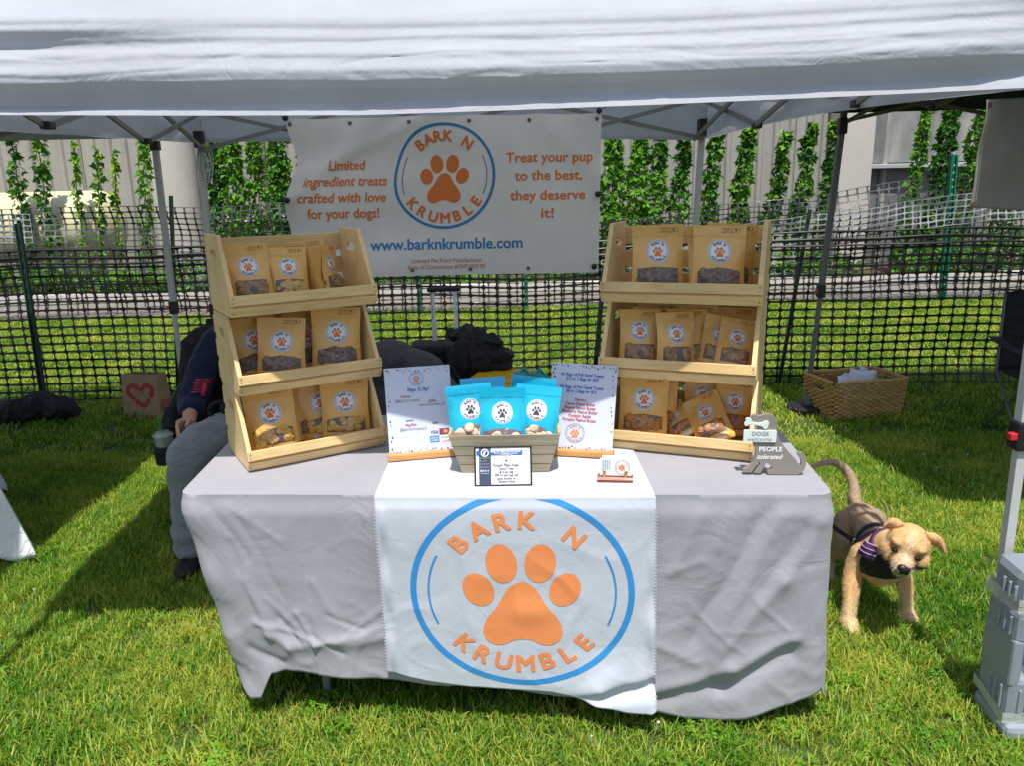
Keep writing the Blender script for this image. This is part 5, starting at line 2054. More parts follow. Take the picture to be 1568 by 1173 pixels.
def fill_left(P):
    X = lambda f: (f - .5) * W_
    Yf = lambda f: (1 - f) * H_
    paws_border(P, 3, 2, 3)
    P.logo(X(.48), Yf(.137), .0225, 0, 1, letters=1, ring=.04, tsize=.24)
    P.text('Ways To Pay!', X(.50), Yf(.265), .0175, 1, bold=.018, width=.068, shear=.35)
    P.text('Venmo:', X(.30), Yf(.337), .0115, 4, bold=.018, width=.031)
    P.text('@Bark_N_Krumble', X(.325), Yf(.387), .0115, 3, bold=.016, width=.076)
    P.text('venmo', X(.335), Yf(.615), .0095, 5, bold=.02, width=.024)
    P.text('PayPal:', X(.355), Yf(.668), .0115, 4, bold=.018, width=.034)
    P.text('@BarkNKrumbleLLC', X(.385), Yf(.715), .0115, 3, bold=.016, width=.084)
    P.text('Zelle:', X(.70), Yf(.405), .0115, 4, bold=.018, width=.024)
    P.text('Bark N Krumble LLC', X(.70), Yf(.447), .0115, 3, bold=.016, width=.082)
    P.text('Zelle', X(.72), Yf(.665), .0095, 2, bold=.02, width=.018)
    P.text('VISA', X(.70), Yf(.772), .0140, 5, bold=.018, width=.025)
    P.rect(X(.775), Yf(.805), X(.925), Yf(.735), 6)
    P.ellipse(X(.83), Yf(.77), .0066, .0066, 0, 7, layer=2)
    P.ellipse(X(.87), Yf(.77), .0066, .0066, 0, 0, layer=3)
    P.rect(X(.625), Yf(.885), X(.765), Yf(.815), 8)
    P.text('AMERICAN', X(.695), Yf(.838), .0065, 9, bold=.02, width=.024, layer=2)
    P.text('EXPRESS', X(.695), Yf(.866), .0065, 9, bold=.02, width=.022, layer=2)
    P.rect(X(.785), Yf(.885), X(.93), Yf(.815), 9)
    P.text('DISCOVER', X(.857), Yf(.84), .0060, 2, bold=.02, width=.026, layer=2)
    P.poly([(X(.80), Yf(.882)), (X(.928), Yf(.882)), (X(.928), Yf(.855)), (X(.87), Yf(.875))], 0, 2)


def fill_right(P):
    X = lambda f: (f - .5) * W_
    Yf = lambda f: (1 - f) * H_
    paws_border(P, 8, 2, 3)
    for (t_, y, w, mi) in (('All Bags of Full Sized Treats:', .125, .138, 1), ('$12 or 2 Bags for $20', .172, .102, 1), ('All Bags of Mini Sized Treats:', .270, .138, 1), ('$8 or 2 Bags for $12', .318, .096, 1),
                           ('Flavors:', .415, .036, 4), ('Carrot Peanut Butter', .463, .094, 4), ('Banana Peanut Butter', .508, .099, 4), ('Blueberry Peanut Butter', .553, .112, 4), ('Pumpkin Apple', .600, .070, 4), ('Pumpkin Peanut Butter', .647, .106, 4)):
        P.text(t_, X(.475), Yf(y), .0135, mi, bold=.018, width=w)
    P.logo(X(.42), Yf(.80), .0300, 0, 5, letters=4, ring=.035, tsize=.24)


SM = [M['orange'], M['deepblue'], M['ink'], M['grey_ink'], M['red_ink'], M['navy_ink'], mat('card_violet', (0.09, 0.05, 0.16), .5), mat('card_red', (0.55, .03, .03), .5), mat('card_blue', (0.02, .22, .55), .5), M['white_ink']]
sL = atZ(648, 702, TS)
sign('payment_sign', 'white ways to pay sign with paw print border standing beside the left crates', (sL.x, sL.y, TS), R(11), 14, W_, H_, fill_left, SM)
sR = atZ(886, 699, TS)
sign('price_sign', 'white price and flavour list sign with paw print border beside the right crates', (sR.x, sR.y, TS), R(-14), 14, W_, H_, fill_right, SM, roll=2)

# plaque leaning on the box
pq = thing('small_framed_sign', 'small black framed donut treats sign leaning on the front of the slatted box', 'sign', (atZ(771, 743, TS).x, atZ(771, 743, TS).y, TS), R(-1))
PW, PH = 0.156, 0.108
Rq = Matrix.Rotation(R(-16), 4, 'X')
q3 = lambda x, y, h=0.0: (Rq @ Vector((x, -h - .0035, y)))[:]
b = MB().box((0, 0, PH / 2), (PW, 0.006, PH), bev=.001)
b.v = [tuple(Rq @ Vector(p)) for p in b.v]
part('backing', b, M['white'], pq)
for (cx_, cz_, sx, sz) in ((0, -.001, PW + .008, .005), (0, PH + .001, PW + .008, .005), (-PW / 2 - .002, PH / 2, .005, PH + .007), (PW / 2 + .002, PH / 2, .005, PH + .007)):
    b = MB().box((cx_, 0, cz_), (sx, .012, sz), bev=.001)
    b.v = [tuple(Rq @ Vector(p)) for p in b.v]
    part('frame_strip', b, M['black_plastic'], pq)
P = Print()
fx = lambda f: (f / 1568 * 90 + 725 - 771) * .00193
Z0 = lambda z: (1010 - z) / 930 * PH
P.rect(fx(180), .001, fx(490), PH - .001, 0)
P.rect(fx(118), Z0(275), fx(1305), Z0(165), 1, layer=2)
P.ring(fx(335), Z0(215), .0085, .0115, 0, 360, 2, layer=4)
P.ellipse(fx(335), Z0(215), .0085, .0085, 0, 3, layer=4)
P.poly([(fx(280), Z0(265)), (fx(300), Z0(190)), (fx(340), Z0(155)), (fx(385), Z0(190)), (fx(350), Z0(205)), (fx(340), Z0(262))], 2, layer=5)
P.text("HAMILTON'S HEROES BULLDOG RESCUE", fx(870), Z0(190), .0085, 2, bold=.02, width=.086, layer=4)
P.text('Rescue - Rehabilitate - Rehome', fx(880), Z0(235), .006, 2, bold=.01, width=.066, layer=4)
P.text('rescue information', fx(880), Z0(262), .005, 2, bold=.01, width=.036, layer=4)
P.ring(fx(885), Z0(410), .0092, .0102, 0, 360, 4)
P.paw(fx(885), Z0(405), .0068, 3)
for (t_, y, w) in (('Pumpkin Maple Ginger', 525, .075), ('Donut Treats', 610, .042), ('$10 per bag', 690, .038), ('20% of each bag sold', 768, .066), ('goes directly to', 852, .050), ("Hamilton's Heroes", 928, .047)):
    P.text(t_, fx(885), Z0(y), .0098, 3, bold=.018, width=w)
for y in (345, 415, 490, 567):
    P.ring(fx(217), Z0(y), .0018, .0026, 0, 360, 5, layer=3)
    P.rect(fx(258), Z0(y + 8), fx(460 if y != 415 else 395), Z0(y - 8), 4, layer=3)
for i, x in enumerate((240, 295, 350, 420)):
    P.rect(fx(x - 20), Z0(680), fx(x + 20), Z0(630), 2 if i == 0 else 5, layer=3)
P.rect(fx(225), Z0(730), fx(440), Z0(715), 5, layer=3)
P.build('print', [mat('slate_print', (.055, .07, .115), .5), M['deepblue'], M['white_ink'], M['ink'], M['grey_ink'], mat('pale_blue_print', (.35, .5, .65), .5)], q3, pq, gap=.00035)
bk = MB().bar((0, .032, .080), (0, .075, .002), .02, .003)
part('stand', bk, M['black_plastic'], pq)

# ================================================================ BUSINESS CARDS
ch = thing('card_holder', 'small red brown wooden card holder with brass pegs on the right of the runner', 'card holder', (atZ(942, 735, TS).x, atZ(942, 735, TS).y, TS), R(-9))
b = MB()
b.prism([(-.021, 0), (.021, 0), (.021, .006), (.014, .012), (-.014, .012), (-.021, .006)], lambda a, z, d: (-.051 + d, a, z), .102)
part('base', b, M['mahogany'], ch)
for x in (-.031, .030):
    part('peg', MB().lathe((x, -.011, .012), [(.0042, 0), (.0042, .017), (.0034, .020), (.001, .021)], 12), M['brass'], ch, smooth=True)
cd = thing('business_cards', 'stack of white business cards with sideways paw logo standing in the wooden holder', 'cards', ch.location + Vector((0, 0, .0125)), R(-9))
for k in range(9):
    rk = random.Random(k)
    b = MB().box((0.001 * k + rk.uniform(-.0008, .0008), -.0045 + .0014 * k + (.004 if k > 5 else 0), .0265 + rk.uniform(-.0004, .001) + (.004 if k > 5 else 0)), (.088, .0007, .052))
    part('card', b, M['white'], cd)
P = Print()
P.ring(.020, .027, .0205, .0213, 0, 360, 1)
P.paw(.020, .027, .0200, 0, -math.pi / 2)
P.arc_text('BARK N', .020, .027, .0165, 48, -43, .0048, 2)
P.arc_text('KRUMBLE', .020, .027, .0170, 128, 232, .0048, 2, flip=True)
for i, t_ in enumerate(('Limited Ingredient', 'barknkrumble.com', 'Dog Treats Made', 'with Love')):
    P.text(t_, -.034 + .0062 * i, .034, .0055, 1, rot=-math.pi / 2, width=.03)
P.build('print', [M['orange'], M['deepblue'], M['orange']], lambda x, y, h: (x, -.0052 - h, y), cd, gap=.0004)

# ================================================================ DOG SHAPED SIGN
dgp = atZ(1183, 726, TZ + .004)
dg = thing('dog_shaped_sign', 'grey dog silhouette sign with a white bone and plaque at the right table end', 'sign', (dgp.x, dgp.y, TZ + .004), R(-6))
DK = .000199
dz = lambda a, b_: ((a - 900) * DK, (1060 - b_) * DK)
outl = [(465, 1035), (470, 990), (555, 938), (605, 880), (632, 770), (640, 690), (600, 620), (588, 560), (592, 420), (640, 385), (668, 360), (628, 330), (575, 300), (556, 215), (560, 158), (600, 150), (650, 172), (700, 158), (745, 138), (800, 138),
        (860, 165), (900, 225), (915, 320), (922, 430), (975, 550), (1090, 700), (1215, 830), (1255, 905), (1282, 915), (1290, 880), (1275, 820), (1235, 770), (1228, 730), (1250, 708), (1295, 722), (1345, 790), (1358, 880), (1338, 985), (1300, 1040), (1240, 1062), (1000, 1062), (820, 1062),
        (812, 1005), (880, 965), (872, 935), (830, 900), (790, 885), (778, 930), (745, 985), (722, 1045), (620, 1045), (640, 1000), (690, 930), (704, 885), (690, 868), (672, 900), (640, 950), (590, 1035)]
b = MB()
b.prism([dz(*p) for p in outl], lambda a, z, d: (a, d - .007, z), .014)
o = part('silhouette', b, [M['sign_grey']], dg, bevel=.0008)
bone = []
for (cx_, cy_, r_, a0, a1) in ((505, 215, 34, 200, 380), (0, 0, 0, 0, 0),):
    pass
bp_ = [(445, 285), (450, 255), (468, 240), (460, 205), (485, 185), (520, 188), (545, 215), (560, 250), (640, 268), (700, 255), (735, 235), (775, 235), (797, 262), (788, 295), (782, 335), (755, 362), (720, 352), (700, 322), (640, 305), (560, 298), (520, 292), (490, 312), (460, 312)]
b = MB()
b.prism([dz(*p) for p in bp_], lambda a, z, d: (a, -.0078 - d, z), .006)
part('bone', b, M['mint'], dg, bevel=.0012)
b = MB()
rr_ = [(445, 378), (458, 370), (895, 374), (910, 388), (908, 545), (895, 558), (455, 552), (443, 540)]
b.prism([dz(*p) for p in rr_], lambda a, z, d: (a, -.0078 - d, z), .005)
part('plaque', b, M['mint'], dg, bevel=.001)
b = MB().tube([(dz(530, 312)[0], -.011, dz(530, 312)[1]), (dz(528, 378)[0], -.011, dz(528, 378)[1])], .0006, 5)
part('wire', b, M['brown_ink'], dg)
P = Print()
P.text('DOGS', *dz(680, 425), .0165, 0, bold=.015, width=.046)
P.text('welcome', *dz(675, 505), .0165, 0, bold=.000, width=.068, shear=.4)
P.text('PEOPLE', *dz(845, 668), .0195, 1, bold=.03, width=.064)
P.text('tolerated', *dz(840, 785), .021, 1, bold=.02, width=.072, shear=.4)
P.build('lettering', [M['grey_ink'], M['white_ink']], lambda x, y, h: (x, (-.0130 if y > dz(0, 560)[1] else -.0072) - h, y), dg, gap=.0004)


# ================================================================ SOFT SHAPES
from mathutils.bvhtree import BVHTree


def limb(mb, pts, rs, n=14):
    pts = [Vector(p) for p in pts]
    # resample with a smooth curve
    P_, R_ = [], []
    m = len(pts)
    for i in range(m - 1):
        p0, p1, p2, p3 = pts[max(i - 1, 0)], pts[i], pts[i + 1], pts[min(i + 2, m - 1)]
        for k in range(6):
            t = k / 6
            P_.append(0.5 * (2 * p1 + (p2 - p0) * t + (2 * p0 - 5 * p1 + 4 * p2 - p3) * t * t + (3 * p1 - p0 - 3 * p2 + p3) * t ** 3))
            R_.append(rs[i] + (rs[i + 1] - rs[i]) * t)
    P_.append(pts[-1]); R_.append(rs[-1])
    mb.tube(P_, R_, n)
    mb.ell(P_[0], (R_[0],) * 3, sub=2)
    mb.ell(P_[-1], (R_[-1],) * 3, sub=2)


def fuse(mb, voxel, smooth=5, disp=None):
    me = mb.mesh('soft', M['white'])
    o = bpy.data.objects.new('soft', me)
    C.objects.link(o)
    r = o.modifiers.new('r', 'REMESH')
    r.mode = 'VOXEL'
    r.voxel_size = voxel
    s = o.modifiers.new('s', 'SMOOTH')
    s.factor = 0.5
    s.iterations = smooth
    dg_ = bpy.context.evaluated_depsgraph_get()
    out = bpy.data.meshes.new_from_object(o.evaluated_get(dg_))
    bpy.data.objects.remove(o)
    out.polygons.foreach_set('use_smooth', [True] * len(out.polygons))
    if disp is not None:
        vs = [v.co.copy() for v in out.vertices]
        ns = [v.normal.copy() for v in out.vertices]
        for v, c, n in zip(out.vertices, vs, ns):
            v.co = c + n * disp(c, n)
        out.update()
    out.materials.clear()
    return out


def local(me, parent):
    me.transform(FRAME[parent.name].inverted())
    return me


def soft(name, mb, voxel, m, parent, smooth=5, disp=None):
    me = fuse(mb, voxel, smooth, disp)
    me.materials.append(m)
    me.name = name
    if parent is not None:
        local(me, parent)
    return part(name, me, None, parent)


def creases(amp, sc, seed=0.0):
    def f(c, n):
        r = 1 - min(1, abs(nz(c.x * sc + seed, c.y * sc, c.z * sc)) * 4)
        r2 = 1 - min(1, abs(nz(c.x * sc * 2.3 + seed, c.y * sc * 2.3 + 7, c.z * sc * 1.9)) * 5)
        return amp * (r * 1.0 + r2 * 0.45 - 0.5) + amp * nz(c.x * sc * .6, c.y * sc * .6, c.z * sc * .6 + seed)
    return f


# ================================================================ CAMP CHAIRS
def camp_chair(label, x, y, rz, top=0.90, sides=(-1, 1)):
    t = thing('camp_chair', label, 'chair', (x, y, 0), rz, 'black folding camp chairs')
    w = 0.43
    part('seat', MB().grid(14, 14, lambda u, v: (-w + 2 * w * u, -0.30 + 0.56 * v, 0.43 - 0.07 * math.sin(u * math.pi) * math.sin(v * math.pi) - 0.03 * v)), M['black_fabric'], t, smooth=True, solid=0.006)
    part('backrest', MB().grid(24, 20, lambda u, v: (-w * (1 - .06 * v) + 2 * w * (1 - .06 * v) * u, 0.24 + 0.09 * v + 0.05 * math.sin(u * math.pi), 0.40 + (top - 0.40) * v + 0.03 * math.sin(u * math.pi) * v + .006 * nz(u * 6, v * 6))), M['black_fabric'], t, smooth=True, solid=0.008)
    for sx in sides:
        a = part('armrest', MB().grid(6, 10, lambda u, v: (sx * (w - 0.02 + 0.07 * u), -0.31 + 0.60 * v, 0.60 - 0.02 * math.sin(v * math.pi))), M['black_fabric'], t, smooth=True, solid=0.008)
        for (p, q) in (((sx * w, -0.30, 0.02), (sx * w, 0.26, 0.42)), ((sx * w, 0.28, 0.02), (sx * w, -0.28, 0.44)), ((sx * w, -0.29, 0.40), (sx * (w + .02), -0.30, 0.60)), ((sx * w, 0.24, 0.40), (sx * w * .94, 0.33, top))):
            part('leg', MB().tube([p, q], 0.009, 8), M['steel_dark'], t)
        part('foot', MB().box((sx * w, -0.30, 0.012), (0.045, 0.05, 0.022), bev=.004).box((sx * w, 0.28, 0.012), (0.045, 0.05, 0.022), bev=.004), M['black_plastic'], t)
    for (p, q) in (((-w, -.30, .03), (w, -.29, .40)), ((w, -.30, .03), (-w, -.29, .40))):
        part('cross_bar', MB().tube([p, q], 0.008, 8), M['steel_dark'], t)
    return t


pc = camp_chair('black camp chair the seated person is sitting in, behind the left crates', -1.17, 3.40, R(2), 0.95, (1,))
# folded cover hanging over the chair's left side, pale piping
cv = MB()
for p, r_ in (((-1.60, 3.52, .62), (.09, .05, .30)), ((-1.64, 3.45, .45), (.075, .06, .22)), ((-1.66, 3.40, .30), (.05, .05, .12)), ((-1.52, 3.55, .80), (.15, .045, .16)), ((-1.34, 3.58, .86), (.18, .04, .11))):
    cv.ell(p, r_)
cv.ell((-1.63, 3.28, .44), (.06, .08, .17))
cv.ell((-1.60, 3.24, .33), (.05, .05, .09))
CUPW = mg(-1.605, 3.13, .365) - (mg(-1.22, 3.28, .45) - Vector((-1.22, 3.28, .45)))
part('cup_holder', MB().lathe((CUPW.x, CUPW.y, .345), [(.046, 0), (.05, .05), (.05, .085), (.047, .088)], 18), M['black_fabric'], pc, world=True, smooth=True)
soft('side_cover', cv, .014, M['black_fabric'], pc, 6, creases(.010, 9, 3))
pts = [Vector((-1.735 + .006 * math.sin(k), 3.42, .80 - k * .052)) for k in range(11)]

camp_chair('black folding camp chair cut off by the right edge behind the tent leg', 3.44, 4.42, R(-14), 0.88)

cp = thing('iced_drink_cup', 'clear plastic drink cup with a green straw beside the seated person', 'cup', (-1.605, 3.13, .365))
part('cup', MB().lathe((0, 0, 0), [(.032, 0), (.044, .115), (.046, .118)], 20), M['cup'], cp, smooth=True)
part('drink', MB().lathe((0, 0, .003), [(.030, 0), (.038, .075)], 20), M['drink'], cp, smooth=True)
part('lid', MB().lathe((0, 0, .118), [(.047, 0), (.045, .008), (.036, .012), (.034, .016), (.008, .017)], 20), M['cup'], cp, smooth=True)
part('straw', MB().tube([(0.01, 0, .03), (-.012, 0, .20)], .0042, 8), M['straw_green'], cp, smooth=True)

# ================================================================ PERSON
ps = thing('person', 'seated person in navy top and grey sweatpants, one hand resting on the knee', 'person', (-1.18, 3.1, 0))
SH, EL, WR = Vector((-1.375, 3.30, .90)), Vector((-1.455, 3.16, .645)), Vector((-1.400, 2.975, .600))
KN, AN, HP = Vector((-1.325, 2.775, .520)), Vector((-1.355, 2.735, .13)), Vector((-1.20, 3.26, .50))
bd = MB()
limb(bd, [(-1.14, 3.30, .48), (-1.14, 3.34, .66), (-1.13, 3.35, .84), (-1.12, 3.33, .95)], [.13, .125, .14, .09])
bd.ell((-1.13, 3.34, .90), (.19, .085, .075))
limb(bd, [(-1.12, 3.33, .93), (-1.11, 3.29, 1.06)], [.055, .052])
bd.ell((-1.105, 3.25, 1.145), (.072, .09, .105))
bd.ell((-1.105, 3.20, 1.085), (.050, .055, .055))
bd.ell((-1.105, 3.155, 1.13), (.013, .02, .022))
for sx in (-1, 1):
    bd.ell((-1.105 + sx * .074, 3.255, 1.13), (.012, .02, .032))
limb(bd, [SH, (SH + EL) / 2 + Vector((-.01, 0, 0)), EL, WR], [.05, .044, .038, .027])
limb(bd, [(-.90, 3.30, .90), (-.86, 3.18, .68), (-.93, 2.95, .62)], [.05, .04, .027])
limb(bd, [HP, (HP + KN) / 2, KN, KN.lerp(AN, .4), AN, (-1.355, 2.74, .06)], [.085, .078, .058, .055, .036, .034])
limb(bd, [(-1.0, 3.26, .5), (-.98, 2.95, .52), (-.97, 2.80, .50), (-.96, 2.78, .28), (-.96, 2.80, .07)], [.085, .075, .058, .052, .036])
limb(bd, [(-1.355, 2.78, .05), (-1.35, 2.66, .035)], [.035, .030])
limb(bd, [(-.96, 2.83, .05), (-.955, 2.71, .035)], [.035, .030])
# hand: palm and five separate fingers, unequal, bent over the outer side of the knee
palm0, palm1 = WR, Vector((-1.408, 2.890, .596))
for k in range(4):
    f = k / 3
    a = WR + Vector((-.012 + .006 * f, -.01, .018 - .026 * f))
    b_ = palm1 + Vector((-.004 - .004 * f, .004 * f, .030 - .050 * f))
    limb(bd, [a, b_], [.014, .0115])
fing = [((.0, .030), .072), ((.0, .011), .080), ((-.002, -.008), .074), ((-.004, -.026), .058)]
for k, ((dx, dz_), L_) in enumerate(fing):
    b0 = palm1 + Vector((dx, .004 * k, dz_))
    b1 = b0 + Vector((.006, -.46 * L_, -.08 * L_))
    b2 = b1 + Vector((.010, -.30 * L_, -.20 * L_))
    b3 = b2 + Vector((.010, -.17 * L_, -.22 * L_))
    limb(bd, [b0 + Vector((0, .01, 0)), b0, b1, b2, b3], [.0098, .0098, .0088, .0082, .0070], 10)
t0 = WR + Vector((.006, -.022, .018))
limb(bd, [t0, t0 + Vector((.016, -.030, .008)), t0 + Vector((.022, -.054, .004)), t0 + Vector((.022, -.078, -.004))], [.0125, .0115, .0100, .0078], 10)
bo = soft('body', bd, .0052, M['skin'], ps, 3)
# clothes
sl = MB()
limb(sl, [SH + Vector((.02, 0, 0)), (SH + EL) / 2 + Vector((-.005, 0, 0)), EL + Vector((0, .01, 0)), EL.lerp(WR, .30)], [.082, .074, .066, .054])
limb(sl, [(-.90, 3.30, .90), (-.86, 3.18, .68), (-.92, 3.0, .64)], [.080, .068, .05])
limb(sl, [(-1.14, 3.30, .52), (-1.14, 3.34, .66), (-1.13, 3.35, .84), (-1.12, 3.34, .93)], [.165, .16, .17, .10])
sl.ell((-1.13, 3.34, .89), (.225, .105, .095))
sw = soft('navy_sweatshirt', sl, .010, M['navy'], ps, 4, creases(.007, 11, 2))
pn = MB()
limb(pn, [HP, (HP + KN) / 2 + Vector((-.01, 0, .01)), KN + Vector((0, 0, 0)), KN.lerp(AN, .25) + Vector((0, -.005, 0)), KN.lerp(AN, .7), AN + Vector((0, 0, .02)), AN + Vector((0, -.005, -.025))], [.112, .105, .092, .088, .078, .074, .064])
limb(pn, [(-1.0, 3.26, .5), (-.98, 2.95, .52), (-.97, 2.82, .49), (-.96, 2.80, .3), (-.96, 2.80, .13)], [.112, .10, .09, .08, .06])
pn.ell((-1.12, 3.30, .48), (.20, .15, .12))


def pants_disp(c, n):
    k = smoothstep(.34, .14, c.z)
    v = creases(.0034, 8, 5)(c, n) + .006 * k * math.sin(c.z * 75 + 3 * nz(c.x * 8, c.y * 8))
    kk = math.hypot(c.y - 2.80, c.z - .52)
    v += .006 * math.sin(kk * 55 + 2 * nz(c.x * 9, c.z * 9)) * math.exp(-((kk - .12) / .08) ** 2)
    return v


soft('grey_sweatpants', pn, .010, M['sweats'], ps, 4, pants_disp)
sho = MB()
sho.ell((-1.352, 2.770, .062), (.050, .065, .056))
sho.ell((-1.350, 2.680, .048), (.054, .100, .042))
sho.ell((-1.350, 2.735, .092), (.046, .058, .055))
sho.ell((-.958, 2.82, .05), (.042, .06, .048))
sho.ell((-.955, 2.75, .04), (.045, .085, .034))
s_ = soft('shoes', sho, .007, M['shoe'], ps, 4)
so = MB()
for (x_, y_) in ((-1.350, 2.702), (-.956, 2.775)):
    n_ = 20
    pr_ = []
    for k in range(n_):
        a = 2 * math.pi * k / n_
        pr_.append((x_ + .053 * math.cos(a), y_ + .126 * math.sin(a)))
    so.prism(pr_, lambda a, b, d: (a, b, .004 + d), .022)
part('sole', so, M['shoe_sole'], s_, world=True)
lace = MB()
for k in range(5):
    yy = 2.640 + k * .019
    zz = .086 + k * .011
    lace.tube([(-1.372, yy, zz - .006), (-1.35, yy - .004, zz + .003), (-1.328, yy, zz - .006)], .0025, 5)
part('laces', lace, M['black_plastic'], s_, world=True)
# hair (hidden behind the crates) and waist bag strap on the lap
hr = MB()
hr.ell((-1.105, 3.275, 1.175), (.08, .09, .09))
soft('hair', hr, .012, M['hair'], ps, 2, creases(.004, 20))
fb = thing('waist_bag', 'black waist bag with a looped strap lying on the lap of the seated person', 'bag', (-1.27, 3.0, .60))
wb = MB()
wb.ell((-1.20, 3.04, .645), (.10, .06, .045))
wb.ell((-1.13, 3.05, .65), (.09, .06, .05))
soft('pouch', wb, .010, M['black_fabric'], fb, 5, creases(.004, 16))
c_ = Vector((-1.245, 2.985, .635))
part('strap', MB().tube([c_ + Vector((.055 * math.cos(a) - .02, .01 * math.sin(a), .040 * math.sin(a) + .01)) for a in [i * .4 for i in range(17)]], .009, 6), M['black_fabric'], fb, world=True, smooth=True)
# flag print on the sleeve, laid on the cloth by casting onto it
bvh = BVHTree.FromObject(sw, bpy.context.evaluated_depsgraph_get())
Mi = FRAME[ps.name]


def on_sleeve(x, y, h=0.0):
    o_ = Vector((-1.452 + x * .94 + y * .22, 2.6, .725 + y * .97 - x * .12))
    d_ = Vector((.12, 1, .0)).normalized()
    hit = bvh.ray_cast(Mi.inverted() @ o_, d_)
    if hit[0] is None:
        return Mi.inverted() @ (o_ + d_ * .5)
    return hit[0] + hit[1] * (h + .0012)


P = Print()
for k in range(6):
    P.rect(-.042 + .003 * (k % 2), -.030 + k * .0115, .036 if k < 3 else .004, -.024 + k * .0115, 0)
P.ellipse(.022, .016, .017, .019, 0, 0)
P.build('flag_print', [M['pink']], on_sleeve, sw, maxlen=.008, gap=.0005)

# ================================================================ LUGGAGE BEHIND THE TABLE
jk = thing('jacket', 'faded charcoal jacket draped over something just right of the left crates', 'jacket', (-.45, 3.25, 0))
b = MB()
for p, r_ in (((-.56, 3.25, .80), (.13, .12, .12)), ((-.42, 3.22, .72), (.13, .12, .15)), ((-.32, 3.20, .60), (.10, .12, .14)), ((-.27, 3.18, .45), (.09, .12, .2)), ((-.5, 3.26, .5), (.2, .16, .3)), ((-.45, 3.3, .25), (.22, .16, .2)), ((-.70, 3.3, .78), (.12, .12, .12))):
    b.ell(p, r_)
soft('jacket_cloth', b, .013, M['charcoal'], jk, 8, creases(.010, 6, 1))

st = thing('suitcase', 'black upright suitcase with its silver telescopic handle raised behind the table', 'suitcase', (-.40, 4.22, 0), R(3))
part('body', MB().box((0, 0, .40), (.44, .26, .70), bev=.035), M['black_fabric'], st, smooth=False)
part('front_pocket', MB().box((0, -.145, .34), (.36, .05, .48), bev=.02), M['black_fabric'], st)
for sx in (-1, 1):
    part('wheel', MB().lathe((0, 0, 0), [(.03, -.015), (.03, .015)], 14), M['black_plastic'], st).location = (sx * .17, .08, .03)
    rod = MB()
    rod.box((sx * .064 + .0, .06, .88), (.016, .012, .34))
    rod.box((sx * .064, .06, .80), (.022, .016, .16))
    rod.box((sx * .078, .06, .88), (.005, .010, .34))
    part('handle_rod', rod, M['silver'], st)
part('grip', MB().box((0, .058, 1.062), (.200, .032, .030), bev=.010), M['black_plastic'], st)
part('zip', MB().tube([(-.18, -.172, .56), (.18, -.172, .56)], .003, 5), M['steel_dark'], st)

bp2 = thing('backpack', 'black backpack leaning at the right side of the suitcase', 'bag', (-.22, 3.95, 0))
b = MB()
for p, r_ in (((-.27, 3.95, .62), (.10, .10, .17)), ((-.27, 3.95, .38), (.12, .12, .25)), ((-.30, 3.93, .2), (.12, .12, .2))):
    b.ell(p, r_)
part('strap', MB().tube([Vector((-.30 + .05 * math.sin(k * .5), 3.82 - .01 * math.sin(k * .45), .30 + k * .045)) for k in range(11)], .010, 6), M['leash'], bp2, world=True, smooth=True)
soft('backpack_cloth', b, .013, M['black_fabric'], bp2, 8, creases(.008, 8, 4))
jh = thing('jacket', 'black jacket heaped over the yellow lidded bin', 'jacket', (-.15, 4.0, .5))
b = MB()
for p, r_ in (((-.26, 4.05, .77), (.12, .10, .055)), ((-.17, 4.0, .73), (.12, .10, .06)), ((-.09, 3.98, .665), (.10, .10, .05)), ((-.18, 3.94, .62), (.12, .07, .12)), ((-.05, 3.95, .62), (.06, .08, .03)), ((-.24, 3.92, .5), (.08, .05, .16))):
    b.ell(p, r_)
soft('jacket_cloth', b, .009, M['black_fabric'], jh, 2, creases(.020, 9, 6))
bn = thing('storage_bin', 'black storage bin with a yellow lid under the black jacket behind the table', 'bin', (-.05, 3.82, 0.03), R(-14))
part('tub', MB().box((0, 0, .26), (.34, .34, .50), bev=.03), M['black_plastic'], bn)
part('lid', MB().box((0, 0, .530), (.37, .37, .035), bev=.012).box((0, 0, .552), (.31, .31, .03), bev=.01), M['yellow'], bn)
part('latch', MB().box((.0, -.192, .51), (.07, .012, .06), bev=.003), M['black_plastic'], bn)
tl = thing('teal_clips', 'teal plastic clips lying on a black stool behind the cyan pouches', 'clips', (.10, 3.72, .57))
b = MB()
b.ell((-.045, 0, .045), (.05, .02, .035), sub=2)
b.ell((.045, .0, .04), (.05, .02, .03), Matrix.Rotation(.5, 3, 'Y'), sub=2)
b.tube([(-.09, 0, .02), (-.03, -.01, .09), (.02, 0, .02)], .009, 7)
b.tube([(.0, 0, .02), (.05, -.01, .085), (.10, 0, .02)], .009, 7)
part('clip', b, M['teal'], tl, smooth=True)
sto = thing('stool', 'small black stool under the teal clips behind the table', 'stool', (.10, 3.75, 0))
part('seat', MB().box((0, 0, .545), (.26, .26, .035), bev=.012), M['black_plastic'], sto)
for sx in (-1, 1):
    for sy in (-1, 1):
        part('leg', MB().tube([(sx * .12, sy * .12, .01), (sx * .09, sy * .09, .535)], .011, 7), M['steel_dark'], sto)

# ================================================================ PAPER BAG
pbp = atZ(224, 641, 0)
pb = thing('paper_bag', 'brown paper carrier bag with a red heart of arrows standing by the fence', 'bag', (pbp.x, pbp.y + .06, 0.01), R(-12))
bwid, bdep, bht = .30, .16, .325


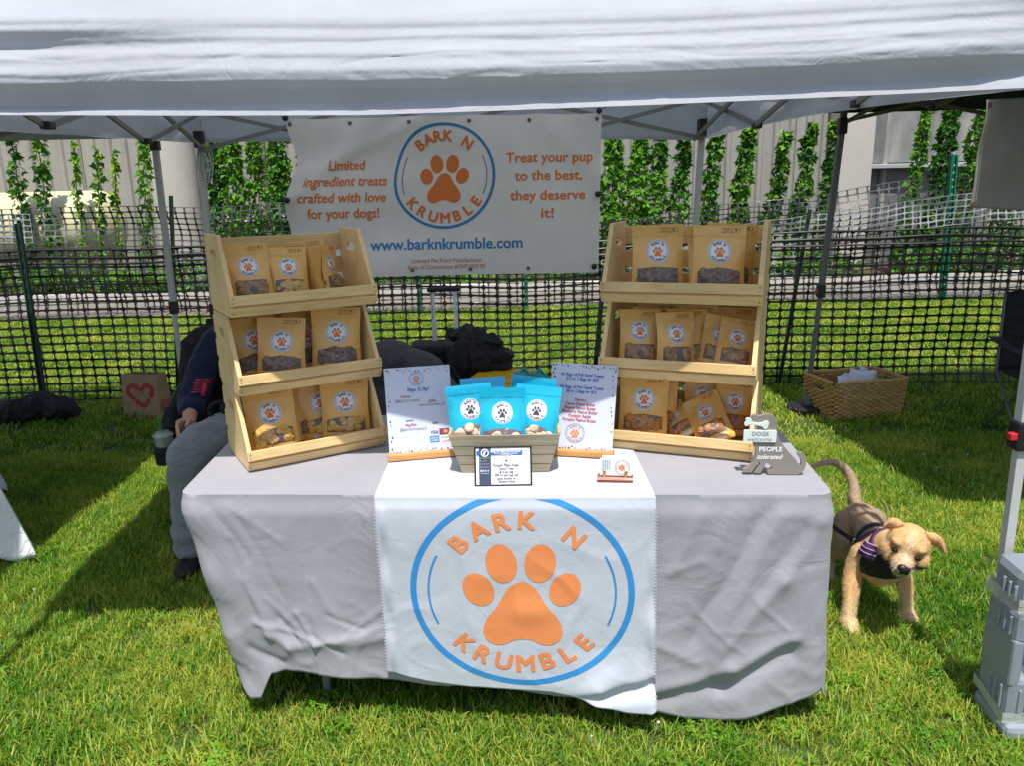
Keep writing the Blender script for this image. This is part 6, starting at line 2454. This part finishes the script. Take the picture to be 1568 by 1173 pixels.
def bagp(a, z, front=True):
    """a 0..4 round the four sides"""
    s = int(a) % 4
    t = a - int(a)
    cs = [(-bwid / 2, -bdep / 2), (bwid / 2, -bdep / 2), (bwid / 2, bdep / 2), (-bwid / 2, bdep / 2)]
    p, q = cs[s], cs[(s + 1) % 4]
    x, y = p[0] + (q[0] - p[0]) * t, p[1] + (q[1] - p[1]) * t
    k = z / bht
    if s in (1, 3):
        x += (-.04 if s == 1 else .04) * math.sin(t * math.pi) * k ** 1.5
    y *= 1 - .45 * k * k if s in (0, 2) else (1 - .45 * k * k)
    n = .006 * nz(x * 14, y * 14 + z * 10, 3) + .003 * nz(x * 40, z * 40, 8)
    return Vector((x + n * (s in (1, 3)), y + (n + (-.006 * k)) * (s in (0, 2)), z))


mb = MB().grid(64, 24, lambda u, v: bagp(min(u * 4, 3.9999), v * bht))
part('bag', mb, M['kraft_bag'], pb, solid=.001)
for sy in (-1, 1):
    part('handle', MB().tube([(-.055, sy * .045, bht - .04), (-.055, sy * .046, bht + .02), (-.045, sy * .047, bht + .065), (-.02, sy * .047, bht + .085), (.02, sy * .047, bht + .085), (.045, sy * .047, bht + .065), (.055, sy * .046, bht + .02), (.055, sy * .045, bht - .04)], .0035, 6), M['kraft_bag'], pb, smooth=True)


def stroke(P, pts, w, mi, head=True, layer=1):
    for i, (a, b_) in enumerate(zip(pts, pts[1:])):
        dx, dy = b_[0] - a[0], b_[1] - a[1]
        L_ = math.hypot(dx, dy)
        nx_, ny_ = -dy / L_ * w / 2, dx / L_ * w / 2
        P.poly([(a[0] + nx_, a[1] + ny_), (b_[0] + nx_, b_[1] + ny_), (b_[0] - nx_, b_[1] - ny_), (a[0] - nx_, a[1] - ny_)], mi, layer)
        if i: P.ellipse(a[0], a[1], w / 2, w / 2, 0, mi, layer, n=12)
    if head:
        P.poly([(b_[0] + nx_ * 2, b_[1] + ny_ * 2), (b_[0] + dx / L_ * w * 1.1, b_[1] + dy / L_ * w * 1.1), (b_[0] - nx_ * 2, b_[1] - ny_ * 2)], mi, layer)


P = Print()
hx = lambda a: (a - 105) * .00155
hy = lambda z: .165 - (z - 360) * .00155
stroke(P, [(hx(78), hy(378)), (hx(38), hy(344)), (hx(48), hy(318)), (hx(72), hy(308)), (hx(88), hy(318))], .030, 0)
stroke(P, [(hx(108), hy(338)), (hx(128), hy(312)), (hx(150), hy(304)), (hx(172), hy(322)), (hx(166), hy(350))], .030, 0)
stroke(P, [(hx(156), hy(372)), (hx(122), hy(412)), (hx(92), hy(392))], .030, 0)
P.build('print', [M['heart_red']], lambda x, y, h: bagp((x + bwid / 2) / bwid, y) + Vector((0, -h - .0005, 0)), pb, maxlen=.012, gap=.0008)
P = Print()
for k in range(5):
    P.rect(.15, .04 + k * .018, .85, .05 + k * .018, 0)
P.build('side_print', [M['heart_red']], lambda x, y, h: bagp(1 + x, y) + Vector((h + .001, 0, 0)), pb, maxlen=.05, gap=.0008)

bj = thing('black_jacket', 'black jacket dropped on the grass by the fence post at the left edge', 'jacket', (-3.35, 4.85, 0))
b = MB()
for p, r_ in (((-3.50, 4.80, .08), (.20, .13, .10)), ((-3.32, 4.84, .10), (.16, .13, .11)), ((-3.16, 4.80, .08), (.13, .11, .08)), ((-3.64, 4.80, .05), (.13, .10, .06)), ((-3.2, 4.88, .15), (.08, .06, .04))):
    b.ell(p, r_)
soft('jacket_cloth', b, .011, M['black_fabric'], bj, 4, creases(.018, 9, 8))

# ================================================================ WICKER BASKET
kb = atZ(1330, 641, 0)
bk = thing('wicker_basket', 'rectangular wicker basket with folded papers in it by the fence on the right', 'basket', (kb.x - .06, kb.y + .13, 0.01), R(12))
kw, kd, kh = .51, .33, .265


def ring_pts(n, grow, z, ph, amp=.006):
    L_ = 2 * (kw + kd)
    out = []
    for i in range(n + 1):
        s = L_ * i / n
        if s < kw: x, y, nx_, ny_ = -kw / 2 + s, -kd / 2, 0, -1
        elif s < kw + kd: x, y, nx_, ny_ = kw / 2, -kd / 2 + s - kw, 1, 0
        elif s < 2 * kw + kd: x, y, nx_, ny_ = kw / 2 - (s - kw - kd), kd / 2, 0, 1
        else: x, y, nx_, ny_ = -kw / 2, kd / 2 - (s - 2 * kw - kd), -1, 0
        o_ = amp * math.sin(s * 105 + ph)
        g = grow * z
        out.append(Vector((x * (1 + g) + nx_ * o_, y * (1 + g) + ny_ * o_, z + .003 * nz(s * 9, z * 30))))
    return out


mb = MB()
for k in range(17):
    z = .012 + k * .0152
    if 12 <= k <= 14:
        pts = ring_pts(300, .35, z, math.pi * (k % 2))
        # handle openings on the short sides
        L_ = 2 * (kw + kd)
        runs, cur = [], []
        for i, p in enumerate(pts):
            if abs(p.y) < .055 and abs(p.x) > kw / 2 * .95:
                if cur: runs.append(cur); cur = []
            else:
                cur.append(p)
        runs.append(cur)
        for r_ in runs:
            if len(r_) > 2: mb.tube(r_, .0068, 6)
    else:
        mb.tube(ring_pts(300, .35, z, math.pi * (k % 2), .0075), .0072 + .0015 * (k % 3 == 0), 6, caps=False)
part('weave', mb, M['straw'], bk, smooth=True, kind='stuff')
part('rim', MB().tube(ring_pts(200, .35, kh, 0, .002), .013, 8, caps=False), M['straw'], bk, smooth=True)
part('base_board', MB().box((0, 0, .01), (kw * .98, kd * .98, .012)), M['straw'], bk)
nk = thing('folded_papers', 'folded white papers sticking up out of the wicker basket', 'papers', (bk.location.x + .04, bk.location.y, .02), R(12))
for k in range(9):
    rk = random.Random(k + 3)
    mb = MB().grid(6, 6, lambda u, v: (-.10 + .20 * u + .02 * v, .03 * math.sin(v * 2 + k) + .03 * u, .22 * v + .01 * math.sin(u * 5 + k)))
    o = part('sheet', mb, M['napkin'], nk, smooth=True, solid=.002)
    o.location = (-.05 + .028 * k * .8, -.05 + .015 * k, .05 + rk.uniform(0, .03))
    o.rotation_euler = (R(-30 + 8 * rk.uniform(-1, 1)), R(12 * rk.uniform(-1, 1) + 8), R(20 * rk.uniform(-1, 1)))

# base weight of the neighbouring leg
wb_ = thing('leg_weight', 'round black weight plate at the foot of the slanting grey tent leg', 'weight', (rb.x, rb.y - .03, 0))
part('plate', MB().lathe((0, 0, .02), [(.13, 0), (.145, .008), (.145, .026), (.12, .036), (.03, .042)], 8), M['black_plastic'], wb_)
part('collar', MB().lathe((0, 0, .06), [(.035, 0), (.035, .05), (.028, .055)], 12), M['steel_dark'], wb_)

# ================================================================ MOULDED WEIGHT ON THE NEAR LEG
wt = thing('moulded_tent_weight', 'grey moulded plastic tent weight taped to the near right tent leg', 'weight', (1.49, 1.865, 0), R(-4))
part('foot', MB().box((0.02, -.01, .035), (.27, .20, .055), bev=.02), M['grey_block'], wt)


def ribs(b, z0, z1, n=3, y=-.083, x0=-.075):
    for k in range(n):
        b.box((x0 + k * .022, y, (z0 + z1) / 2), (.009, .010, z1 - z0), bev=.003)
        b.box((-.114, -.055 + k * .03, (z0 + z1) / 2), (.010, .009, z1 - z0), bev=.003)


b = MB()
b.box((0.0, 0, .135), (.225, .165, .15), bev=.018)
b.box((0.0, .02, .26), (.205, .115, .14), bev=.008)
b.box((-.095, 0, .26), (.035, .165, .16), bev=.010)
b.box((.095, 0, .26), (.035, .165, .16), bev=.010)
b.box((-.03, -.055, .235), (.03, .05, .12), Matrix.Rotation(.35, 3, 'Y'), bev=.008)
b.box((0.0, 0, .375), (.225, .165, .105), bev=.018)
ribs(b, .095, .175)
ribs(b, .345, .405)
part('body', b, M['grey_block'], wt, smooth=False)
b = MB().box((0, 0, .495), (.220, .160, .125), bev=.030)
ribs(b, .455, .505)
cap = part('cap', b, M['grey_block'], wt)
P = Print()
P.ring(0, .528, .022, .024, 20, 160, 0)
P.rect(-.024, .520, .024, .5215, 0)
P.rect(-.024, .5215, -.0225, .534, 0)
P.rect(.0225, .5215, .024, .534, 0)
P.text('CANOPY', 0, .528, .010, 0, width=.036)
b = MB()
part('slot', MB().box((.06, 0, .5585), (.055, .02, .004), bev=.001), M['black_plastic'], wt)


def wrap(z, dz_, hgt):
    vs = []
    path = [(-.119, -.087), (.119, -.087), (.119, .087), (.03, .125), (-.06, .125), (-.119, .087)]
    mbx = MB()
    n = len(path)
    vv = []
    for i in range(n * 6):
        a, b_ = path[(i // 6) % n], path[(i // 6 + 1) % n]
        t = (i % 6) / 6
        x, y = a[0] + (b_[0] - a[0]) * t, a[1] + (b_[1] - a[1]) * t
        zc = z + dz_ * y / .1 + .006 * nz(x * 20, y * 20)
        vv += [(x, y, zc), (x, y, zc + hgt + .006 * nz(x * 30, y * 30, 4))]
    m_ = n * 6
    mbx.add(vv, [(2 * i, 2 * ((i + 1) % m_), 2 * ((i + 1) % m_) + 1, 2 * i + 1) for i in range(m_)])
    return mbx


part('tape', wrap(.425, -.01, .045), M['tape'], wt, smooth=True)
part('tape', wrap(.075, .012, .035), M['tape'], wt, smooth=True)

# ================================================================ NEIGHBOUR'S WHITE TABLE CLOTH
nt_ = thing('neighbour_table', 'folding table of the next stall hidden under a white cloth off the left edge', 'table', (-3.2, 3.2, 0))
part('table_top', MB().box((-3.7, 3.42, .72), (1.70, .70, .03)), M['white'], nt_, world=True)
part('leg', MB().tube([(-3.0, 3.2, 0.01), (-3.0, 3.2, .7)], .014, 8), M['steel_grey'], nt_, world=True)
part('leg', MB().tube([(-3.0, 3.65, 0.01), (-3.0, 3.65, .7)], .014, 8), M['steel_grey'], nt_, world=True)
mb = MB()
vs, fs = [], []
npth = 360
pth = []
cns = [(-4.62, 3.05), (-2.80, 3.05), (-2.80, 3.8), (-4.62, 3.8)]
for e in range(4):
    a, b_ = cns[e], cns[(e + 1) % 4]
    for k in range(npth // 4):
        t = k / (npth // 4)
        pth.append((a[0] + (b_[0] - a[0]) * t, a[1] + (b_[1] - a[1]) * t))
for f in (0.0, .5, .97):
    for (x_, y_) in pth:
        vs.append((-3.7 + (x_ + 3.7) * f, 3.42 + (y_ - 3.42) * f, .742))
for j in range(30):
    v = j / 29
    for (x_, y_) in pth:
        dc = min(math.hypot(x_ - c_[0], y_ - c_[1]) for c_ in cns)
        c_n = min(cns, key=lambda q: math.hypot(x_ - q[0], y_ - q[1]))
        dx, dy = (1 if c_n[0] > -3 else -1), (1 if c_n[1] > 3.4 else -1)
        fl_ = v * (.10 + .0 * v)
        cf = math.exp(-(dc / .14) ** 2) * v * .13
        plt = .004 * math.sin((x_ + y_) * 190) + .02 * v * nz(x_ * 6, y_ * 6, v)
        ox = (1 if x_ > -2.81 else (-1 if x_ < -4.61 else 0)) * (fl_ * .5 + plt) + dx * cf
        oy = (1 if y_ > 3.79 else (-1 if y_ < 3.06 else 0)) * (fl_ * .5 + plt) + dy * cf
        hz_ = .16 - .13 * math.exp(-(dc / .12) ** 2)
        vs.append((x_ + ox, y_ + oy, .742 + (hz_ - .742) * v))
nr = len(vs) // npth
for r_ in range(nr - 1):
    for i in range(npth):
        i2 = (i + 1) % npth
        fs.append((r_ * npth + i, (r_ + 1) * npth + i, (r_ + 1) * npth + i2, r_ * npth + i2))
mb.add(vs, fs)
o = part('neighbour_tablecloth', mb, M['white_linen'], None, smooth=True, solid=.001)
ang = R(38)
fc = Vector((-2.80, 3.05, 0))
to = Vector((-2.40, 3.20, 0))
for q in (o, nt_):
    Rm_ = Matrix.Translation(to) @ Matrix.Rotation(ang, 4, 'Z') @ Matrix.Translation(-fc)
    q.location = Rm_ @ Vector(q.location)
    q.rotation_euler = (0, 0, ang)
tag(o, 'white crinkled cloth corner of the next stall hanging at the left edge', 'tablecloth')

# ================================================================ DOG
dogt = thing('dog', 'scruffy tan puppy in a black and purple harness standing right of the table', 'dog', (1.40, 2.5, 0))
db = MB()
limb(db, [(1.425, 2.70, .275), (1.415, 2.60, .272), (1.395, 2.50, .266), (1.375, 2.41, .262)], [.062, .059, .066, .072])
db.ell((1.43, 2.69, .262), (.073, .070, .074))
db.ell((1.372, 2.395, .245), (.088, .080, .092))
db.ell((1.365, 2.365, .285), (.075, .06, .07))
limb(db, [(1.372, 2.38, .30), (1.372, 2.33, .335)], [.062, .055])
# front legs: shoulder, elbow, wrist, paw
limb(db, [(1.315, 2.42, .255), (1.285, 2.42, .185), (1.262, 2.375, .10), (1.250, 2.355, .040)], [.046, .032, .0215, .021])
limb(db, [(1.250, 2.355, .030), (1.248, 2.325, .022)], [.026, .0235])
limb(db, [(1.425, 2.41, .245), (1.462, 2.42, .175), (1.478, 2.405, .095), (1.480, 2.395, .040)], [.046, .032, .0215, .021])
limb(db, [(1.480, 2.395, .030), (1.482, 2.365, .022)], [.026, .0235])
# hind legs: thigh, knee forward, hock back, paw
limb(db, [(1.385, 2.70, .25), (1.345, 2.655, .175), (1.325, 2.72, .115), (1.315, 2.70, .035)], [.060, .044, .024, .021])
limb(db, [(1.315, 2.70, .026), (1.308, 2.655, .020)], [.024, .021])
limb(db, [(1.475, 2.71, .25), (1.492, 2.665, .17), (1.490, 2.735, .115), (1.480, 2.72, .035)], [.060, .042, .024, .021])
limb(db, [(1.480, 2.72, .026), (1.478, 2.675, .020)], [.024, .021])
# tail, curving up and over to the left
tp = [(1.428, 2.765, .315), (1.440, 2.80, .355), (1.425, 2.83, .412), (1.380, 2.84, .452), (1.325, 2.84, .458), (1.262, 2.83, .440)]
limb(db, tp, [.028, .021, .018, .0155, .0125, .007])
# toes
for (px_, py_) in ((1.248, 2.318), (1.482, 2.358), (1.308, 2.648), (1.478, 2.668)):
    for k in (-1.5, -.5, .5, 1.5):
        db.ell((px_ + k * .0105, py_ - .012 + abs(k) * .003, .016), (.0068, .012, .0095), sub=2)
# head
HS = 1.13
Hc = Vector((1.380, 2.255, .372))
fdir = Vector((-.50, -.85, -.16)).normalized()
r0 = Vector((0, 0, 1)).cross(fdir).normalized()
u0 = fdir.cross(r0).normalized()
ra = R(-13)
hr_, hu_ = r0 * math.cos(ra) + u0 * math.sin(ra), u0 * math.cos(ra) - r0 * math.sin(ra)
HM = Matrix((hr_, fdir, hu_)).transposed() * HS
hp = lambda a, f, u: Hc + hr_ * (a * HS) + fdir * (f * HS) + hu_ * (u * HS)
db.ell(hp(0, 0, .012), (.062, .062, .054), HM)
db.ell(hp(0, .024, .016), (.052, .036, .034), HM)
for s in (-1, 1):
    db.ell(hp(s * .036, .018, -.020), (.032, .036, .032), HM)
    db.ell(hp(s * .030, .040, .026), (.020, .018, .012), HM)
limb(db, [hp(0, .03, -.016), hp(0, .066, -.022), hp(0, .088, -.022)], [.040, .031, .0265])
limb(db, [hp(0, .03, -.04), hp(0, .075, -.042)], [.028, .020])
limb(db, [hp(0, -.03, -.02), (1.376, 2.35, .315)], [.056, .062])
# ears as thin folded flaps
EARS = []
for s in (-1, 1):
    e = MB()
    if s < 0:
        base0, base1, tip, fold = hp(-.026, -.004, .060), hp(-.060, -.010, .028), hp(-.080, .022, .044), hp(-.072, -.010, .092)
    else:
        base0, base1, tip, fold = hp(.026, -.004, .060), hp(.060, -.010, .028), hp(.094, .026, .032), hp(.084, -.006, .086)
    n_ = 10
    vsx, fsx = [], []
    for j in range(n_ + 1):
        v = j / n_
        a = base0.lerp(base1, 1)
        l = base0 * (1 - v) ** 2 + fold * 2 * v * (1 - v) + tip * v * v
        q = base1 * (1 - v) ** 2 + (base1 + (tip - base1) * .5 + hu_ * .006) * 2 * v * (1 - v) + tip * v * v
        for i in range(n_ + 1):
            u = i / n_
            p = l.lerp(q, u)
            p = p + fdir * (.012 * math.sin(u * math.pi) * (1 - v * .6)) + hu_ * (.004 * math.sin(u * math.pi))
            vsx.append(p)
    for j in range(n_):
        for i in range(n_):
            w_ = n_ + 1
            fsx.append((j * w_ + i, j * w_ + i + 1, (j + 1) * w_ + i + 1, (j + 1) * w_ + i))
    e.add(vsx, fsx)
    EARS.append(e)


def dogcol(p):
    tan, pale, brown, cream = Vector((.66, .42, .19)), Vector((.70, .53, .31)), Vector((.35, .245, .16)), Vector((.70, .60, .46))
    n = nz(p.x * 30, p.y * 30, p.z * 30) * .5 + nz(p.x * 90, p.y * 90, p.z * 90) * .3
    d = (p - Hc) / HS
    f, u, a = d.dot(fdir), d.dot(hu_), d.dot(hr_)
    c = tan.copy()
    if d.length < .135 and p.y < 2.36:
        k = smoothstep(.045, .09, f) * smoothstep(.02, -.02, u) * .75
        c = c.lerp(cream, max(0, min(1, k + .15 * n)))
        c = c.lerp(cream, .45 * gauss(a, 0, .012) * smoothstep(.0, .05, f) * smoothstep(-.03, .03, u))
        ed = min((d - (hr_ * .032 + fdir * .055 + hu_ * .006)).length, (d - (-hr_ * .032 + fdir * .055 + hu_ * .006)).length)
        if abs(a) > .066 and u > .02:
            c = c.lerp(Vector((.30, .16, .075)), .6)
        c = c.lerp(Vector((.14, .07, .035)), .85 * math.exp(-(ed / .0125) ** 2))
    else:
        back = smoothstep(2.40, 2.50, p.y + .10 * n + (p.z - .27) * .4) * smoothstep(.135, .20, p.z + .03 * n + .0)
        c = c.lerp(brown, max(0, min(1, back)))
        low = smoothstep(.16, .06, p.z)
        c = c.lerp(pale, low * .8)
        if p.y > 2.55:
            c = c.lerp(cream * .75, low * .8)
        if p.z > .36 and p.y > 2.75:
            c = brown * 1.15
    return c * (1 + .18 * n)


fur_m = bpy.data.materials.new('puppy_fur')
nt2, bb = nodes_of(fur_m)
at2 = N(nt2, 'ShaderNodeAttribute', attribute_name='coat')
nt2.links.new(at2.outputs['Color'], bb.inputs['Base Color'])
bb.inputs['Roughness'].default_value = .75
bb.inputs['Specular IOR Level'].default_value = .25
bb.inputs['Sheen Weight'].default_value = .15


def paint(o, off=Vector()):
    me = o.data
    ca = me.color_attributes.new('coat', 'FLOAT_COLOR', 'POINT')
    fm = FRAME[dogt.name]
    buf = []
    for v in me.vertices:
        c = dogcol(fm @ v.co)
        buf += [max(0, c.x), max(0, c.y), max(0, c.z), 1]
    ca.data.foreach_set('color', buf)


body = soft('body', db, .0062, fur_m, dogt, 4)
paint(body)
for e in EARS:
    o = part('ear', e, fur_m, dogt, smooth=True, world=True, solid=.004)
    paint(o)
# fur: short fine hairs rooted all over the skin
me = body.data
me.calc_loop_triangles()
fm = FRAME[dogt.name]
ear_tris = []
for eo in [c for c in dogt.children if c.name.startswith('ear')]:
    em = eo.data
    em.calc_loop_triangles()
    for t in em.loop_triangles:
        a, b_, c_ = (em.vertices[i].co for i in t.vertices)
        ear_tris += [(a, b_, c_)] * 1
        ear_tris += [(a, c_, b_)] * 1
tris = [(me.vertices[a].co, me.vertices[b_].co, me.vertices[c_].co) for a, b_, c_ in (t.vertices for t in me.loop_triangles)] + ear_tris
ar = np.array([((b_ - a).cross(c_ - a)).length for a, b_, c_ in tris])
ar = ar / ar.sum()
rr = np.random.default_rng(3)
V, Fc, col_buf = [], [], []
for ti in rr.choice(len(tris), 62000, p=ar):
    a, b_, c_ = tris[ti]
    u, v = rr.uniform(), rr.uniform()
    if u + v > 1: u, v = 1 - u, 1 - v
    p = a + (b_ - a) * u + (c_ - a) * v
    n = (b_ - a).cross(c_ - a).normalized()
    w = fm @ p
    head = (w - Hc).length < .12 and w.y < 2.36
    if head and (w - hp(0, .112, -.012)).length < .017: continue
    flow = Vector((.1, .4, -.9)) if not head else ((w - hp(0, .08, 0)).normalized() + Vector((0, 0, -.35)))
    if w.z > .2 and w.y > 2.45: flow = Vector((.05, .9, -.3))
    t_ = (flow - n * flow.dot(n))
    if t_.length < 1e-3: continue
    t_.normalize()
    L_ = .0085
    if w.z < .17: L_ = .013
    if head and (w - hp(0, .07, -.04)).length < .06: L_ = .015
    elif head: L_ = .0085
    if head and min((w - hp(s * .032, .055, .006)).length for s in (-1, 1)) < .012: continue
    if w.z > .2 and w.y > 2.45: L_ = .006
    L_ *= rr.uniform(.6, 1.35)
    d = (n * rr.uniform(.25, .75) + t_ + Vector((rr.normal(), rr.normal(), rr.normal())) * .20).normalized()
    s = d.cross(n)
    if s.length < 1e-3: continue
    s = s.normalized() * .00040
    i0 = len(V)
    mid = p + d * (L_ * .55)
    tip = p + d * L_ + Vector((0, 0, -.15 * L_))
    V += [p - s, p + s, mid + s * .7, mid - s * .7, tip]
    Fc += [(i0, i0 + 1, i0 + 2, i0 + 3), (i0 + 3, i0 + 2, i0 + 4)]
    cc = dogcol(w) * rr.uniform(.78, 1.3)
    col_buf += [max(0, cc.x), max(0, cc.y), max(0, cc.z), 1] * 5
mb = MB().add(V, Fc)
fur = part('fur', mb, fur_m, dogt, kind='stuff')
ca = fur.data.color_attributes.new('coat', 'FLOAT_COLOR', 'POINT')
ca.data.foreach_set('color', col_buf)
M['nose'] = mat('wet_nose', (.022, .016, .018), .25, bump=.001, bscale=400)
M['eye'] = mat('dark_eye', (.012, .007, .005), .06)
b = MB()
b.ell(hp(0, .112, -.010), (.0165, .011, .0125), HM)
b.ell(hp(0, .109, -.019), (.008, .009, .010), HM)
part('nose', b, M['nose'], dogt, smooth=True, world=True)
for s in (-1, 1):
    part('eye', MB().ell(hp(s * .031, .0585, .004), (.0105, .006, .0072), HM), M['eye'], dogt, smooth=True, world=True)
part('mouth', MB().tube([hp(-.022, .088, -.040), hp(-.008, .104, -.037), hp(0, .108, -.032), hp(.008, .104, -.037), hp(.022, .088, -.040)], .0018, 6), M['nose'], dogt, smooth=True, world=True)
# harness laid over the chest by casting on to the body
bvh2 = BVHTree.FromPolygons([fm @ v.co for v in me.vertices], [tuple(p.vertices) for p in me.polygons])


def on_body(o_, tgt, h):
    d_ = (tgt - o_).normalized()
    hit = bvh2.ray_cast(o_, d_)
    return (hit[0] if hit[0] is not None else tgt) - d_ * h


def panel(name, f, m, nu=22, nv=16, h=.009):
    mbp = MB().grid(nu, nv, lambda u, v: on_body(*f(u, v), h))
    return part(name, mbp, m, dogt, smooth=True, world=True, solid=.003)


cc0 = Vector((1.372, 2.42, .262))


def chest(u, v):
    a = R(-152 + 108 * u)
    z = .185 + .12 * v
    k = .55 + .45 * (1 - abs(2 * u - 1)) 
    tgt = Vector((cc0.x, cc0.y, .20 + .11 * v * k))
    return tgt + Vector((math.cos(a), math.sin(a), .12)) * .5, tgt


panel('chest_panel', chest, M['black_fabric'])


def girth(y0, tilt, w_):
    def f(u, v):
        a = 2 * math.pi * u
        c = Vector((1.395, y0 + w_ * (v - .5) + tilt * math.sin(a), .258))
        return c + Vector((math.cos(a), 0, math.sin(a))) * .4, c
    return f


def purple_side(u, v):
    a = R(-168 + 44 * u)
    tgt = Vector((cc0.x, cc0.y - .01, .255 + .055 * v))
    return tgt + Vector((math.cos(a), math.sin(a), .25)) * .5, tgt


panel('purple_panel', purple_side, M['purple'], h=.0135)


def trim(z):
    return lambda u, v: purple_side(u, z + .06 * v)


for z in (.30, .62, .95):
    panel('webbing_trim', trim(z), M['lavender'], 16, 2, h=.0155)


def collar(u, v):
    a = 2 * math.pi * u
    ax = Vector((0, -.75, .66)).normalized()
    s1 = Vector((1, 0, 0))
    s2 = ax.cross(s1)
    c = Vector((1.373, 2.345, .318)) + ax * (.022 * (v - .5))
    return c + (s1 * math.cos(a) + s2 * math.sin(a)) * .4, c


panel('collar', collar, M['purple'], 40, 3, h=.008)


def strap(u, v):
    # from the chest panel up over the shoulder blade
    a = R(180 - 180 * u)
    c = Vector((1.39, 2.475 + .014 * (v - .5) - .03 * math.sin(u * math.pi), .262))
    return c + Vector((math.cos(a), 0, math.sin(a) + .0)) * .4, c


panel('shoulder_strap', strap, M['purple'], 30, 3, h=.008)
panel('girth_strap', girth(2.50, 0.0, .020), M['leash'], 40, 3, h=.008)
ls = thing('leash', 'dark braided leash running from the harness of the dog to behind the table', 'leash', (1.33, 2.50, .30))
lp0, lp1 = on_body(Vector((1.0, 2.47, .33)), Vector((1.39, 2.50, .26)), .012), Vector((1.258, 2.72, .303))
pts = [lp0.lerp(lp1, k / 14) + Vector((0, 0, -.012 * math.sin(k / 14 * math.pi))) for k in range(15)]
pts += [lp1.lerp(Vector((.62, 2.75, .30)), k / 8) for k in range(1, 9)]
b = MB()
for s in range(3):
    q = [p + Vector((0, .0045 * math.sin(i * 1.6 + s * 2.1), .0055 * math.cos(i * 1.6 + s * 2.1))) for i, p in enumerate([pts[0].lerp(pts[0], 0)] + [pts[int(j / 4)].lerp(pts[min(int(j / 4) + 1, len(pts) - 1)], (j % 4) / 4) for j in range(4 * len(pts) - 4)])]
    b.tube(q, .0058, 6)
part('braid', b, M['leash'], ls, world=True, smooth=True)
part('clasp', MB().ell(lp0, (.010, .006, .012), sub=2), M['alu'], ls, world=True, smooth=True)


# ================================================================ final positions
wt.location.x += .065
wt.scale = (.94, .94, .94)
st.location.z = -.055
for o_, ref in ((pc, (-1.22, 3.28, .45)), (cp, (-1.605, 3.13, .365)), (ps, (-1.34, 2.85, .5)), (fb, (-1.27, 3.0, .60)), (jk, (-.45, 3.25, .7)), (st, (-.40, 4.22, .8)), (bp2, (-.22, 3.95, .6)),
                (jh, (-.15, 4.0, .7)), (bn, (-.12, 3.82, .55)), (tl, (.10, 3.72, .52)), (sto, (.10, 3.75, .5)), (bj, (-3.35, 4.8, 0)), (dogt, (1.37, 2.4, .15)), (ls, (1.37, 2.4, .15)), (wt, (1.46, 1.80, .25))):
    z_ = o_.location.z
    shift(o_, ref)
    o_.location.z = z_
